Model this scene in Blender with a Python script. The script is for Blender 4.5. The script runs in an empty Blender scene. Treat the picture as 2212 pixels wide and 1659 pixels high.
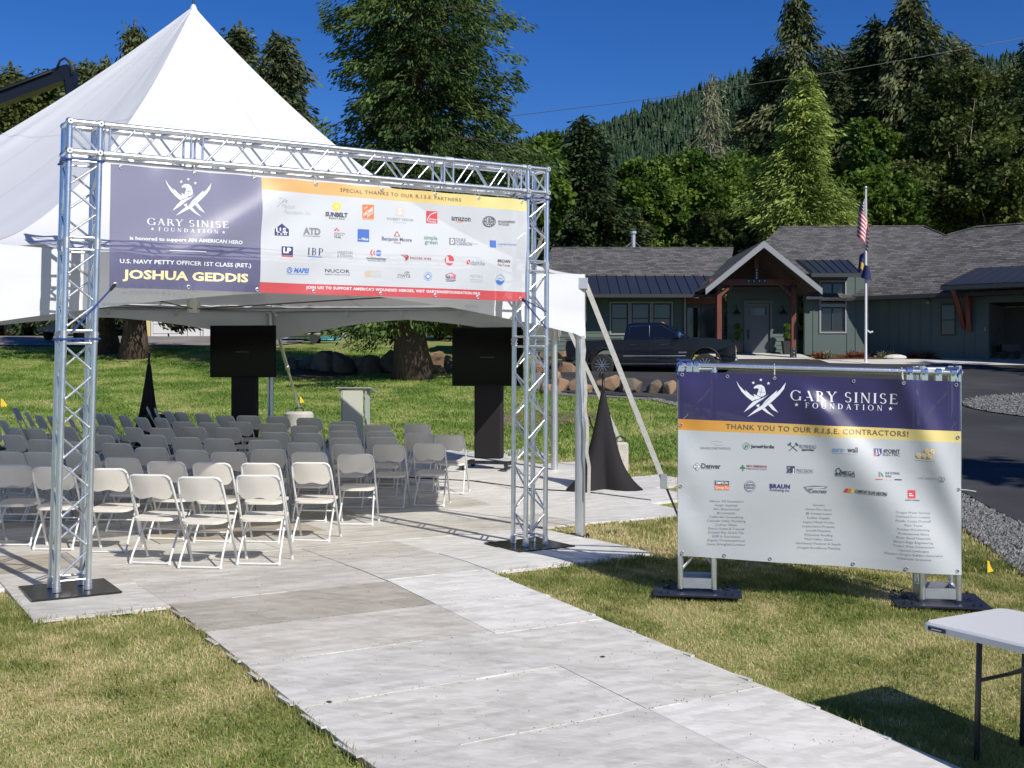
import bpy, bmesh, math, random
import numpy as np
from mathutils import Vector, Matrix, noise
from mathutils.geometry import tessellate_polygon

rnd = random.Random(7)
rng = np.random.default_rng(7)
scene = bpy.context.scene
COL = scene.collection
R = math.radians

# ------------------------------------------------------------------ camera, sky, sun, exposure
F, CX, HY, EYE = 2400.0, 1106.0, 806.0, 1.78       # focal length and horizon in units of a 2212 px wide picture
cam_d = bpy.data.cameras.new('camera')
cam = bpy.data.objects.new('camera', cam_d)
COL.objects.link(cam)
cam.location = (0, 0, EYE)
cam.rotation_euler = (R(90), 0, 0)
cam_d.sensor_width = 36
cam_d.lens = 36 * F / 2212
cam_d.shift_y = -(829.5 - HY) / 2212
cam_d.clip_start = 0.1
cam_d.clip_end = 6000
scene.camera = cam

SUN_AZ, SUN_EL = 40.0, 39.0                        # shadows fall to the left of straight ahead by SUN_AZ
world = bpy.data.worlds.new('World')
scene.world = world
world.use_nodes = True
wn = world.node_tree.nodes
bg = wn['Background']
sky = wn.new('ShaderNodeTexSky')
sky.sky_type = 'NISHITA'
sky.sun_disc = False
sky.sun_elevation = R(SUN_EL)
sky.sun_rotation = R(180 - SUN_AZ)
sky.altitude = 1500
sky.air_density = 1.0
sky.dust_density = 0.0
sky.ozone_density = 5.0
hsv = wn.new('ShaderNodeHueSaturation')
hsv.inputs['Saturation'].default_value = 1.28
hsv.inputs['Hue'].default_value = .515
world.node_tree.links.new(sky.outputs[0], hsv.inputs['Color'])
world.node_tree.links.new(hsv.outputs[0], bg.inputs[0])
bg.inputs[1].default_value = 0.10
sun_d = bpy.data.lights.new('sun', 'SUN')
sun = bpy.data.objects.new('sun', sun_d)
COL.objects.link(sun)
sun_d.energy = 5.0
sun_d.angle = R(0.5)
sun_d.color = (1.0, 0.95, 0.87)
sdir = Vector((-math.sin(R(SUN_AZ)) * math.cos(R(SUN_EL)), math.cos(R(SUN_AZ)) * math.cos(R(SUN_EL)), -math.sin(R(SUN_EL))))
sun.rotation_euler = sdir.to_track_quat('-Z', 'Y').to_euler()
sun.location = (30, -35, 40)
scene.view_settings.view_transform = 'Standard'
scene.view_settings.look = 'None'
scene.view_settings.exposure = 0.08
scene.view_settings.gamma = 1.0
scene.view_settings.use_curve_mapping = False
scene.cycles.max_bounces = 6
scene.cycles.transparent_max_bounces = 12
scene.cycles.use_denoising = True

def P(x, y, Y):
    """point that the photograph shows at (x, y) when it lies Y metres ahead of the camera"""
    return Vector(((x - CX) / F * Y, Y, EYE - (y - HY) / F * Y))

# ------------------------------------------------------------------ terrain
PY = [-60, 14.5, 22, 40, 48, 60, 90, 200, 1500]
PZ = [0, 0, .375, 1.80, 2.62, 3.75, 5.0, 8.0, 9.0]
P0 = (-2.643, 8.56)
def sstep(a, b, x):
    t = np.clip((x - a) / (b - a), 0, 1)
    return t * t * (3 - 2 * t)
def lift(X, Y):
    """level of the event floor's top surface at X, Y (arrays or numbers)"""
    X = np.asarray(X, float); Y = np.asarray(Y, float)
    z = np.interp(Y, PY, PZ)
    d = (X - P0[0]) * .577 - (Y - P0[1]) * .817
    u = (X - P0[0]) * .817 + (Y - P0[1]) * .577
    dd = np.clip(d, 0, 9.0)
    z = z - .0857 * dd + .14 * sstep(3.2, 5.6, u) * np.clip(dd / 2, 0, 1)
    return z
def ground(X, Y):
    X = np.asarray(X, float); Y = np.asarray(Y, float)
    return lift(X, Y) - .035 + .012 * np.sin(X * .9 + 1.3) * np.sin(Y * .7)
def gz(x, y): return float(ground(x, y))
def on_ground(x, y, lo=3.0, hi=120.0, f=ground):
    """where the ray through (x, y) meets the ground"""
    for _ in range(50):
        m = (lo + hi) / 2
        p = P(x, y, m)
        if p.z > float(f(p.x, p.y)): lo = m
        else: hi = m
    return P(x, y, lo)

# ------------------------------------------------------------------ materials
MATS = {}
def N(nt, kind, **kw):
    n = nt.nodes.new(kind)
    for k, v in kw.items(): setattr(n, k, v)
    return n
def mat(name, col, rough=.6, metal=0.0, var=0.0, scale=8.0, bump=0.0, bscale=40.0, spec=.5, coat=0.0, col2=None, coords='Object', detail=4.0, stretch=None, trans=0.0):
    """principled material; var mixes col with col2 (or a darker col) by noise, bump adds fine relief"""
    if name in MATS: return MATS[name]
    m = bpy.data.materials.new(name); m.use_nodes = True
    nt = m.node_tree; b = nt.nodes['Principled BSDF']
    b.inputs['Base Color'].default_value = (*col, 1)
    b.inputs['Roughness'].default_value = rough
    b.inputs['Metallic'].default_value = metal
    b.inputs['Specular IOR Level'].default_value = spec
    b.inputs['Coat Weight'].default_value = coat
    if trans: b.inputs['Transmission Weight'].default_value = trans
    tc = N(nt, 'ShaderNodeTexCoord')
    src = tc.outputs[coords]
    if stretch:
        mp = N(nt, 'ShaderNodeMapping'); mp.inputs['Scale'].default_value = stretch
        nt.links.new(src, mp.inputs[0]); src = mp.outputs[0]
    if var > 0:
        c2 = col2 or tuple(c * .55 for c in col)
        nz = N(nt, 'ShaderNodeTexNoise'); nz.inputs['Scale'].default_value = scale; nz.inputs['Detail'].default_value = detail
        nt.links.new(src, nz.inputs['Vector'])
        mr = N(nt, 'ShaderNodeMapRange'); mr.inputs[1].default_value = .35; mr.inputs[2].default_value = .68; mr.inputs[4].default_value = var
        nt.links.new(nz.outputs[0], mr.inputs[0])
        mx = N(nt, 'ShaderNodeMix', data_type='RGBA')
        mx.inputs[6].default_value = (*col, 1); mx.inputs[7].default_value = (*c2, 1)
        nt.links.new(mr.outputs[0], mx.inputs[0]); nt.links.new(mx.outputs[2], b.inputs['Base Color'])
    if bump > 0:
        n2 = N(nt, 'ShaderNodeTexNoise'); n2.inputs['Scale'].default_value = bscale; n2.inputs['Detail'].default_value = 5
        nt.links.new(src, n2.inputs['Vector'])
        bp = N(nt, 'ShaderNodeBump'); bp.inputs['Strength'].default_value = bump; bp.inputs['Distance'].default_value = .02
        nt.links.new(n2.outputs[0], bp.inputs['Height']); nt.links.new(bp.outputs[0], b.inputs['Normal'])
    MATS[name] = m
    return m

def leaf_mat(name, dark, light, straw=None, trans=.3, rough=.6):
    """foliage: colour runs from dark to light with the per leaf attribute 'tint'"""
    if name in MATS: return MATS[name]
    m = bpy.data.materials.new(name); m.use_nodes = True
    nt = m.node_tree; b = nt.nodes['Principled BSDF']; out = nt.nodes['Material Output']
    at = N(nt, 'ShaderNodeAttribute', attribute_name='tint')
    rp = N(nt, 'ShaderNodeValToRGB')
    rp.color_ramp.elements[0].color = (*dark, 1); rp.color_ramp.elements[1].color = (*light, 1)
    if straw:
        rp.color_ramp.elements[1].position = .62
        e = rp.color_ramp.elements.new(1.0); e.color = (*straw, 1)
    nt.links.new(at.outputs['Fac'], rp.inputs[0])
    nt.links.new(rp.outputs[0], b.inputs['Base Color'])
    b.inputs['Roughness'].default_value = rough
    b.inputs['Specular IOR Level'].default_value = .25
    tr = N(nt, 'ShaderNodeBsdfTranslucent'); nt.links.new(rp.outputs[0], tr.inputs[0])
    mx = N(nt, 'ShaderNodeMixShader'); mx.inputs[0].default_value = trans
    nt.links.new(b.outputs[0], mx.inputs[1]); nt.links.new(tr.outputs[0], mx.inputs[2])
    nt.links.new(mx.outputs[0], out.inputs[0])
    MATS[name] = m
    return m

def cloth_mat(name, col, transl=.2, transp=0.0, rough=.5, bump=.1, bscale=30, ramp=None):
    """coated fabric: some light passes through diffusely, woven mesh also lets a share straight through.
    ramp = (axis, from, to, colour at from, colour at to) prints a colour run across the cloth (UV)"""
    if name in MATS: return MATS[name]
    m = bpy.data.materials.new(name); m.use_nodes = True
    nt = m.node_tree; b = nt.nodes['Principled BSDF']; out = nt.nodes['Material Output']
    b.inputs['Base Color'].default_value = (*col, 1); b.inputs['Roughness'].default_value = rough
    b.inputs['Specular IOR Level'].default_value = .4
    tr = N(nt, 'ShaderNodeBsdfTranslucent'); tr.inputs[0].default_value = (*col, 1)
    if ramp:
        uv = N(nt, 'ShaderNodeTexCoord'); sp = N(nt, 'ShaderNodeSeparateXYZ'); nt.links.new(uv.outputs['UV'], sp.inputs[0])
        mr = N(nt, 'ShaderNodeMapRange'); mr.inputs[1].default_value = ramp[1]; mr.inputs[2].default_value = ramp[2]
        nt.links.new(sp.outputs[ramp[0]], mr.inputs[0])
        mc = N(nt, 'ShaderNodeMix', data_type='RGBA'); mc.inputs[6].default_value = (*ramp[3], 1); mc.inputs[7].default_value = (*ramp[4], 1)
        nt.links.new(mr.outputs[0], mc.inputs[0])
        nt.links.new(mc.outputs[2], b.inputs['Base Color']); nt.links.new(mc.outputs[2], tr.inputs[0])
    tc = N(nt, 'ShaderNodeTexCoord')
    n2 = N(nt, 'ShaderNodeTexNoise'); n2.inputs['Scale'].default_value = bscale; n2.inputs['Detail'].default_value = 4
    nt.links.new(tc.outputs['Object'], n2.inputs['Vector'])
    bp = N(nt, 'ShaderNodeBump'); bp.inputs['Strength'].default_value = bump; bp.inputs['Distance'].default_value = .02
    nt.links.new(n2.outputs[0], bp.inputs['Height']); nt.links.new(bp.outputs[0], b.inputs['Normal'])
    mx = N(nt, 'ShaderNodeMixShader'); mx.inputs[0].default_value = transl
    nt.links.new(b.outputs[0], mx.inputs[1]); nt.links.new(tr.outputs[0], mx.inputs[2])
    last = mx
    if transp > 0:
        tp = N(nt, 'ShaderNodeBsdfTransparent')
        m2 = N(nt, 'ShaderNodeMixShader'); m2.inputs[0].default_value = transp
        nt.links.new(mx.outputs[0], m2.inputs[1]); nt.links.new(tp.outputs[0], m2.inputs[2]); last = m2
    nt.links.new(last.outputs[0], out.inputs[0])
    MATS[name] = m
    return m

# ------------------------------------------------------------------ objects, parts, tags
MW = {}                                            # world matrix of every object made here
def tag(o, label=None, cat=None, group=None, kind=None):
    if label: o['label'] = label
    if cat: o['category'] = cat
    if group: o['group'] = group
    if kind: o['kind'] = kind
    return o
def thing(name, label, cat, loc=(0, 0, 0), rz=0.0, group=None, tilt=None):
    o = bpy.data.objects.new(name, None); COL.objects.link(o)
    o.empty_display_size = .2
    o.location = loc; o.rotation_euler = (tilt[0], tilt[1], rz) if tilt else (0, 0, rz)
    MW[o] = Matrix.Translation(Vector(loc)) @ o.rotation_euler.to_matrix().to_4x4()
    return tag(o, label, cat, group)
def setting(name):
    o = bpy.data.objects.new(name, None); COL.objects.link(o); o['kind'] = 'structure'; MW[o] = Matrix()
    return o
def mesh_obj(name, verts, faces, mats, parent=None, mi=None, smooth=False, world=False, loc=None):
    me = bpy.data.meshes.new(name)
    if world and parent is not None:
        inv = MW[parent].inverted(); verts = [inv @ Vector(v) for v in verts]
    if loc is not None: verts = [Vector(v) - Vector(loc) for v in verts]
    me.from_pydata([tuple(v) for v in verts], [], faces)
    for m in (mats if isinstance(mats, (list, tuple)) else [mats]): me.materials.append(m)
    if mi: me.polygons.foreach_set('material_index', mi)
    if smooth: me.polygons.foreach_set('use_smooth', [True] * len(me.polygons))
    me.update()
    o = bpy.data.objects.new(name, me); COL.objects.link(o)
    if parent is not None: o.parent = parent; MW[o] = MW[parent]
    else:
        MW[o] = Matrix()
        if loc is not None: o.location = loc; MW[o] = Matrix.Translation(Vector(loc))
    return o
def dup(root, loc, rz=None, label=None, group=None, scale=None):
    """copy of a thing with copies of its parts and their sub-parts"""
    r = root.copy(); COL.objects.link(r); r.location = loc
    if rz is not None: r.rotation_euler = (0, 0, rz)
    if scale: r.scale = scale
    if label: r['label'] = label
    if group: r['group'] = group
    for ch in list(root.children):
        c = ch.copy(); COL.objects.link(c); c.parent = r
        for g in list(ch.children):
            d = g.copy(); COL.objects.link(d); d.parent = c
    return r

class MB:
    """collects shapes into one mesh"""
    def __init__(s): s.v = []; s.f = []; s.m = []
    def add(s, vs, fs, mi=0):
        o = len(s.v); s.v += [Vector(v) for v in vs]; s.f += [tuple(i + o for i in f) for f in fs]; s.m += [mi] * len(fs); return s
    def box(s, c, d, rz=0.0, mi=0, M=None):
        hx, hy, hz = d[0] / 2, d[1] / 2, d[2] / 2
        vs = [Vector((x, y, z)) for x in (-hx, hx) for y in (-hy, hy) for z in (-hz, hz)]
        rot = M if M is not None else Matrix.Rotation(rz, 3, 'Z')
        vs = [rot @ v + Vector(c) for v in vs]
        return s.add(vs, [(0, 1, 3, 2), (4, 6, 7, 5), (0, 4, 5, 1), (2, 3, 7, 6), (0, 2, 6, 4), (1, 5, 7, 3)], mi)
    def quadbox(s, q, n, t, mi=0):
        """slab on four corners q, thickness t along -n"""
        n = Vector(n) * t; q = [Vector(a) for a in q]
        return s.add(q + [a - n for a in q], [(0, 1, 2, 3), (7, 6, 5, 4), (0, 4, 5, 1), (1, 5, 6, 2), (2, 6, 7, 3), (3, 7, 4, 0)], mi)
    def cyl(s, a, b, r, n=10, r2=None, cap=True, mi=0):
        a, b = Vector(a), Vector(b); r2 = r if r2 is None else r2
        d = (b - a).normalized(); x = d.orthogonal().normalized(); y = d.cross(x)
        vs = []
        for i in range(n):
            t = 2 * math.pi * i / n; w = x * math.cos(t) + y * math.sin(t)
            vs += [a + w * r, b + w * r2]
        fs = [(2 * i, 2 * ((i + 1) % n), 2 * ((i + 1) % n) + 1, 2 * i + 1) for i in range(n)]
        if cap: fs += [tuple(2 * i for i in range(n))[::-1], tuple(2 * i + 1 for i in range(n))]
        return s.add(vs, fs, mi)
    def tube(s, pts, r, n=8, mi=0, closed=False, rs=None):
        pts = [Vector(p) for p in pts]; k = len(pts); vs = []; fs = []; x = None
        for i, p in enumerate(pts):
            a = pts[i - 1] if (i or closed) else p; b = pts[(i + 1) % k] if (i < k - 1 or closed) else p
            d = (b - a)
            if d.length < 1e-7: d = Vector((0, 0, 1))
            d.normalize()
            x = d.orthogonal().normalized() if x is None else (x - d * x.dot(d)).normalized()
            y = d.cross(x); rr = rs[i] if rs else r
            for j in range(n):
                t = 2 * math.pi * j / n; vs.append(p + (x * math.cos(t) + y * math.sin(t)) * rr)
        for i in range(k if closed else k - 1):
            for j in range(n):
                a, b = i * n + j, i * n + (j + 1) % n; i2 = (i + 1) % k
                fs.append((a, b, i2 * n + (j + 1) % n, i2 * n + j))
        if not closed: fs += [tuple(range(n))[::-1], tuple(range((k - 1) * n, k * n))]
        return s.add(vs, fs, mi)
    def ball(s, c, r, nu=10, nv=6, mi=0, sq=(1, 1, 1)):
        c = Vector(c); vs = [c + Vector((0, 0, r * sq[2]))]; fs = []
        for i in range(1, nv):
            t = math.pi * i / nv
            for j in range(nu):
                p = 2 * math.pi * j / nu
                vs.append(c + Vector((r * sq[0] * math.sin(t) * math.cos(p), r * sq[1] * math.sin(t) * math.sin(p), r * sq[2] * math.cos(t))))
        vs.append(c - Vector((0, 0, r * sq[2])))
        for j in range(nu): fs.append((0, 1 + j, 1 + (j + 1) % nu))
        for i in range(nv - 2):
            for j in range(nu):
                a = 1 + i * nu + j; b = 1 + i * nu + (j + 1) % nu
                fs.append((a, a + nu, b + nu, b))
        l = len(vs) - 1; o = 1 + (nv - 2) * nu
        for j in range(nu): fs.append((l, o + (j + 1) % nu, o + j))
        return s.add(vs, fs, mi)
    def prism(s, pts, h, mi=0):
        """outline pts (3-D, planar) swept by vector h"""
        pts = [Vector(p) for p in pts]; n = len(pts); h = Vector(h)
        tris = tessellate_polygon([pts])
        vs = pts + [p + h for p in pts]
        fs = [tuple(t) for t in tris] + [tuple(i + n for i in t)[::-1] for t in tris]
        fs += [(i, (i + 1) % n, (i + 1) % n + n, i + n) for i in range(n)]
        return s.add(vs, fs, mi)
    def lathe(s, prof, c, n=16, mi=0):
        c = Vector(c); vs = []; fs = []
        for r, z in prof:
            for j in range(n):
                t = 2 * math.pi * j / n; vs.append(c + Vector((r * math.cos(t), r * math.sin(t), z)))
        for i in range(len(prof) - 1):
            for j in range(n):
                a, b = i * n + j, i * n + (j + 1) % n
                fs.append((a, b, b + n, a + n))
        return s.add(vs, fs, mi)
    def build(s, name, mats, parent=None, world=False, smooth=False, loc=None, bevel=0):
        o = mesh_obj(name, s.v, s.f, mats, parent, s.m if max(s.m or [0]) else None, smooth, world, loc)
        bm = bmesh.new(); bm.from_mesh(o.data); bmesh.ops.recalc_face_normals(bm, faces=bm.faces)
        if bevel: bmesh.ops.bevel(bm, geom=bm.edges[:], offset=bevel, segments=1, affect='EDGES', clamp_overlap=True)
        bm.to_mesh(o.data); bm.free()
        return o
def ang_smooth(o, deg=40):
    me = o.data
    me.polygons.foreach_set('use_smooth', [True] * len(me.polygons))
    me.set_sharp_from_angle(angle=R(deg))
    return o

# common materials
ALU = mat('brushed aluminium', (.80, .81, .83), .30, .95, var=.35, scale=14, col2=(.50, .52, .55), bump=.08, bscale=60)
ALU2 = mat('dull aluminium', (.62, .63, .65), .45, .85, var=.4, scale=10, col2=(.42, .43, .45))
STEEL = mat('black painted steel', (.022, .022, .026), .45, .2, var=.5, scale=9, col2=(.06, .055, .05))
BLACK = mat('black plastic', (.015, .015, .017), .5)
BLUESTRAP = mat('blue webbing', (.02, .055, .22), .7, bump=.3, bscale=200)
WHITESTRAP = mat('white webbing', (.60, .59, .54), .8, var=.5, scale=20, col2=(.42, .40, .35), bump=.2, bscale=180)
RUBBER = mat('rubber', (.02, .02, .02), .8)
# ------------------------------------------------------------------ the setting: lawn, drive, gravel, walks, hill
def ground_mat(name, stops, scale, fine, bump, rough=.9, bdist=.03):
    m = bpy.data.materials.new(name); m.use_nodes = True
    nt = m.node_tree; b = nt.nodes['Principled BSDF']; b.inputs['Roughness'].default_value = rough
    b.inputs['Specular IOR Level'].default_value = .2
    tc = N(nt, 'ShaderNodeTexCoord')
    n1 = N(nt, 'ShaderNodeTexNoise'); n1.inputs['Scale'].default_value = scale; n1.inputs['Detail'].default_value = 6
    n2 = N(nt, 'ShaderNodeTexNoise'); n2.inputs['Scale'].default_value = fine; n2.inputs['Detail'].default_value = 4
    for n in (n1, n2): nt.links.new(tc.outputs['Object'], n.inputs['Vector'])
    ad = N(nt, 'ShaderNodeMath', operation='MULTIPLY_ADD'); ad.inputs[1].default_value = .5
    h = N(nt, 'ShaderNodeMath', operation='MULTIPLY'); h.inputs[1].default_value = .5
    nt.links.new(n2.outputs[0], h.inputs[0]); nt.links.new(n1.outputs[0], ad.inputs[0]); nt.links.new(h.outputs[0], ad.inputs[2])
    rp = N(nt, 'ShaderNodeValToRGB')
    els = rp.color_ramp.elements
    els[0].position, els[0].color = stops[0][0], (*stops[0][1], 1); els[1].position, els[1].color = stops[-1][0], (*stops[-1][1], 1)
    for p, c in stops[1:-1]:
        e = els.new(p); e.color = (*c, 1)
    nt.links.new(ad.outputs[0], rp.inputs[0]); nt.links.new(rp.outputs[0], b.inputs['Base Color'])
    bp = N(nt, 'ShaderNodeBump'); bp.inputs['Strength'].default_value = bump; bp.inputs['Distance'].default_value = bdist
    nt.links.new(n2.outputs[0], bp.inputs['Height']); nt.links.new(bp.outputs[0], b.inputs['Normal'])
    MATS[name] = m
    return m
GRASS_G = ground_mat('lawn turf', [(.34, (.10, .16, .03)), (.44, (.17, .23, .05)), (.53, (.26, .265, .095)), (.63, (.40, .34, .18))], .55, 26, .9)
ASPH = ground_mat('asphalt', [(.33, (.026, .027, .030)), (.5, (.045, .046, .049)), (.70, (.085, .084, .082))], .45, 120, .5, bdist=.006)
GRAV = ground_mat('crushed rock', [(.34, (.07, .07, .07)), (.5, (.20, .20, .195)), (.68, (.36, .35, .34))], 9, 30, 1.0, bdist=.05)
CONC = ground_mat('pale concrete', [(.3, (.50, .48, .44)), (.7, (.62, .60, .55))], .6, 60, .15, bdist=.004)
MULCH = ground_mat('bark mulch', [(.35, (.035, .018, .012)), (.65, (.15, .075, .045))], 3, 40, 1.0)
DIRT = ground_mat('bare soil', [(.35, (.12, .085, .06)), (.65, (.26, .19, .13))], 2, 30, .8)
LOT = ground_mat('packed gravel', [(.35, (.16, .15, .14)), (.65, (.30, .28, .26))], .5, 25, .6)

def sheet(name, rows, m, off, ncol=24, kind='structure', ystep=.6):
    """ground sheet: rows of (Y, x from, x to), draped at height off over the terrain"""
    ys0 = [r[0] for r in rows]
    n = max(2, int((ys0[-1] - ys0[0]) / ystep) + 1)
    ys = np.linspace(ys0[0], ys0[-1], n)
    xa = np.interp(ys, ys0, [r[1] for r in rows]); xb = np.interp(ys, ys0, [r[2] for r in rows])
    t = np.linspace(0, 1, ncol)
    X = xa[:, None] + (xb - xa)[:, None] * t[None]; Y = np.repeat(ys[:, None], ncol, 1)
    Z = ground(X, Y) + off
    vs = np.stack([X, Y, Z], -1).reshape(-1, 3)
    fs = [(i * ncol + j, i * ncol + j + 1, (i + 1) * ncol + j + 1, (i + 1) * ncol + j) for i in range(n - 1) for j in range(ncol - 1)]
    o = mesh_obj(name, vs.tolist(), fs, m, smooth=True)
    return tag(o, kind=kind)

def grid_obj(name, xs, ys, zf, m, kind='structure', smooth=True):
    X, Y = np.meshgrid(xs, ys); Z = zf(X, Y)
    vs = np.stack([X, Y, Z], -1).reshape(-1, 3); nx = len(xs)
    fs = [(i * nx + j, i * nx + j + 1, (i + 1) * nx + j + 1, (i + 1) * nx + j) for i in range(len(ys) - 1) for j in range(nx - 1)]
    return tag(mesh_obj(name, vs.tolist(), fs, m, smooth=smooth), kind=kind)

xs = np.concatenate([np.linspace(-1500, -120, 12), np.linspace(-110, -42, 18), np.linspace(-40, 40, 200), np.linspace(42, 110, 18), np.linspace(120, 1500, 12)])
ys = np.concatenate([np.linspace(-200, -12, 8), np.linspace(-10, 64, 230), np.linspace(68, 200, 30), np.linspace(230, 1500, 14)])
grid_obj('lawn_ground', xs, ys, ground, GRASS_G)

# drive: left edge of asphalt / of the gravel shoulder by distance
AL = [(4, 5.2), (10.8, 5.75), (13.2, 6.1), (16.9, 6.62), (22, 6.4), (27, 5.4), (31.5, 3.9), (32.2, 1.6), (34, 1.1), (44.5, 1.1)]
GLF = [(4, 4.2), (10.8, 4.95), (13.5, 5.45), (17, 6.0), (22, 5.9), (27, 5.05), (30.9, 3.9), (31.9, 1.3), (34, .7), (44.5, .7)]
al = lambda y: float(np.interp(y, [a for a, _ in AL], [b for _, b in AL]))
gl = lambda y: float(np.interp(y, [a for a, _ in GLF], [b for _, b in GLF]))
sheet('gravel_shoulder', [(y, gl(y), al(y) + .12) for y in np.linspace(4, 44, 60)], GRAV, .022, 10)
sheet('driveway', [(y, al(y), 45) for y in np.linspace(4, 45, 70)], ASPH, .045, 60)
# loose stones on the shoulder and on the island give it its rough edge
def stones(name, pts, s0, s1, m):
    vs = []; fs = []
    base = [(1, 0, 0), (-1, 0, 0), (0, 1, 0), (0, -1, 0), (0, 0, .8), (0, 0, -.6)]
    tri = [(0, 2, 4), (2, 1, 4), (1, 3, 4), (3, 0, 4), (2, 0, 5), (1, 2, 5), (3, 1, 5), (0, 3, 5)]
    for x, y, z in pts:
        o = len(vs); s = rnd.uniform(s0, s1); a = rnd.uniform(0, 6.3)
        for bx, by, bz in base:
            k = s * rnd.uniform(.6, 1.2)
            vs.append((x + k * (bx * math.cos(a) - by * math.sin(a)), y + k * (bx * math.sin(a) + by * math.cos(a)), z + k * bz))
        fs += [tuple(i + o for i in t) for t in tri]
    return tag(mesh_obj(name, vs, fs, m), kind='stuff')
pts = []
for _ in range(9000):
    y = 9 + 22 * rnd.random() ** 1.6; a, b = gl(y), al(y) + .2
    x = a - .10 + (b - a - .12) * rnd.random(); pts.append((x, y, gz(x, y) + .03))
stones('shoulder_gravel', pts, .018, .05, GRAV)
th = np.linspace(0, math.pi, 15)
isl = [(28.2 - 3.7 * math.cos(t), 15.6 - 3.9 * math.sin(t) - .01, 15.6 + 3.9 * math.sin(t) + .01) for t in th]
sheet('gravel_island', isl, GRAV, .07, 16, ystep=.4)
pts = []
for _ in range(3500):
    r = math.sqrt(rnd.random()); t = rnd.uniform(0, 6.283); x, y = 15.6 + 3.9 * r * math.cos(t), 28.2 + 3.7 * r * math.sin(t)
    pts.append((x, y, gz(x, y) + .08))
stones('island_gravel', pts, .03, .06, GRAV)
sheet('front_walk', [(45.0, 8.4, 12.3), (48.2, 8.4, 12.3)], CONC, .075, 8)
sheet('garage_apron', [(42.6, 18.0, 40), (43.4, 12.4, 40), (45.0, 12.4, 40), (45.1, 17.6, 40), (47.4, 17.6, 40)], CONC, .062, 20, ystep=.1)
sheet('mulch_bed', [(45.1, 12.9, 17.6), (48.4, 12.2, 17.7)], MULCH, .06, 10)
sheet('gravel_lot', [(53, -70, -11.5), (55, -70, -10.5), (63, -70, -11)], LOT, .05, 20)
sheet('bark_patch', [(37.5, -6.6, -6.2), (39, -7.9, -5.4), (41.5, -8.2, -5.8), (43, -7.4, -6.6)], MULCH, .03, 10)
sheet('soil_patch', [(25.2, -.2, 1.0), (26.2, -1.2, 2.6), (27.6, -.2, 2.0)], DIRT, .02, 8)
sheet('garden_bank', [(64, -40, -24), (66, -42, -24.5), (69, -43, -25)], DIRT, .5, 10)

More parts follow.
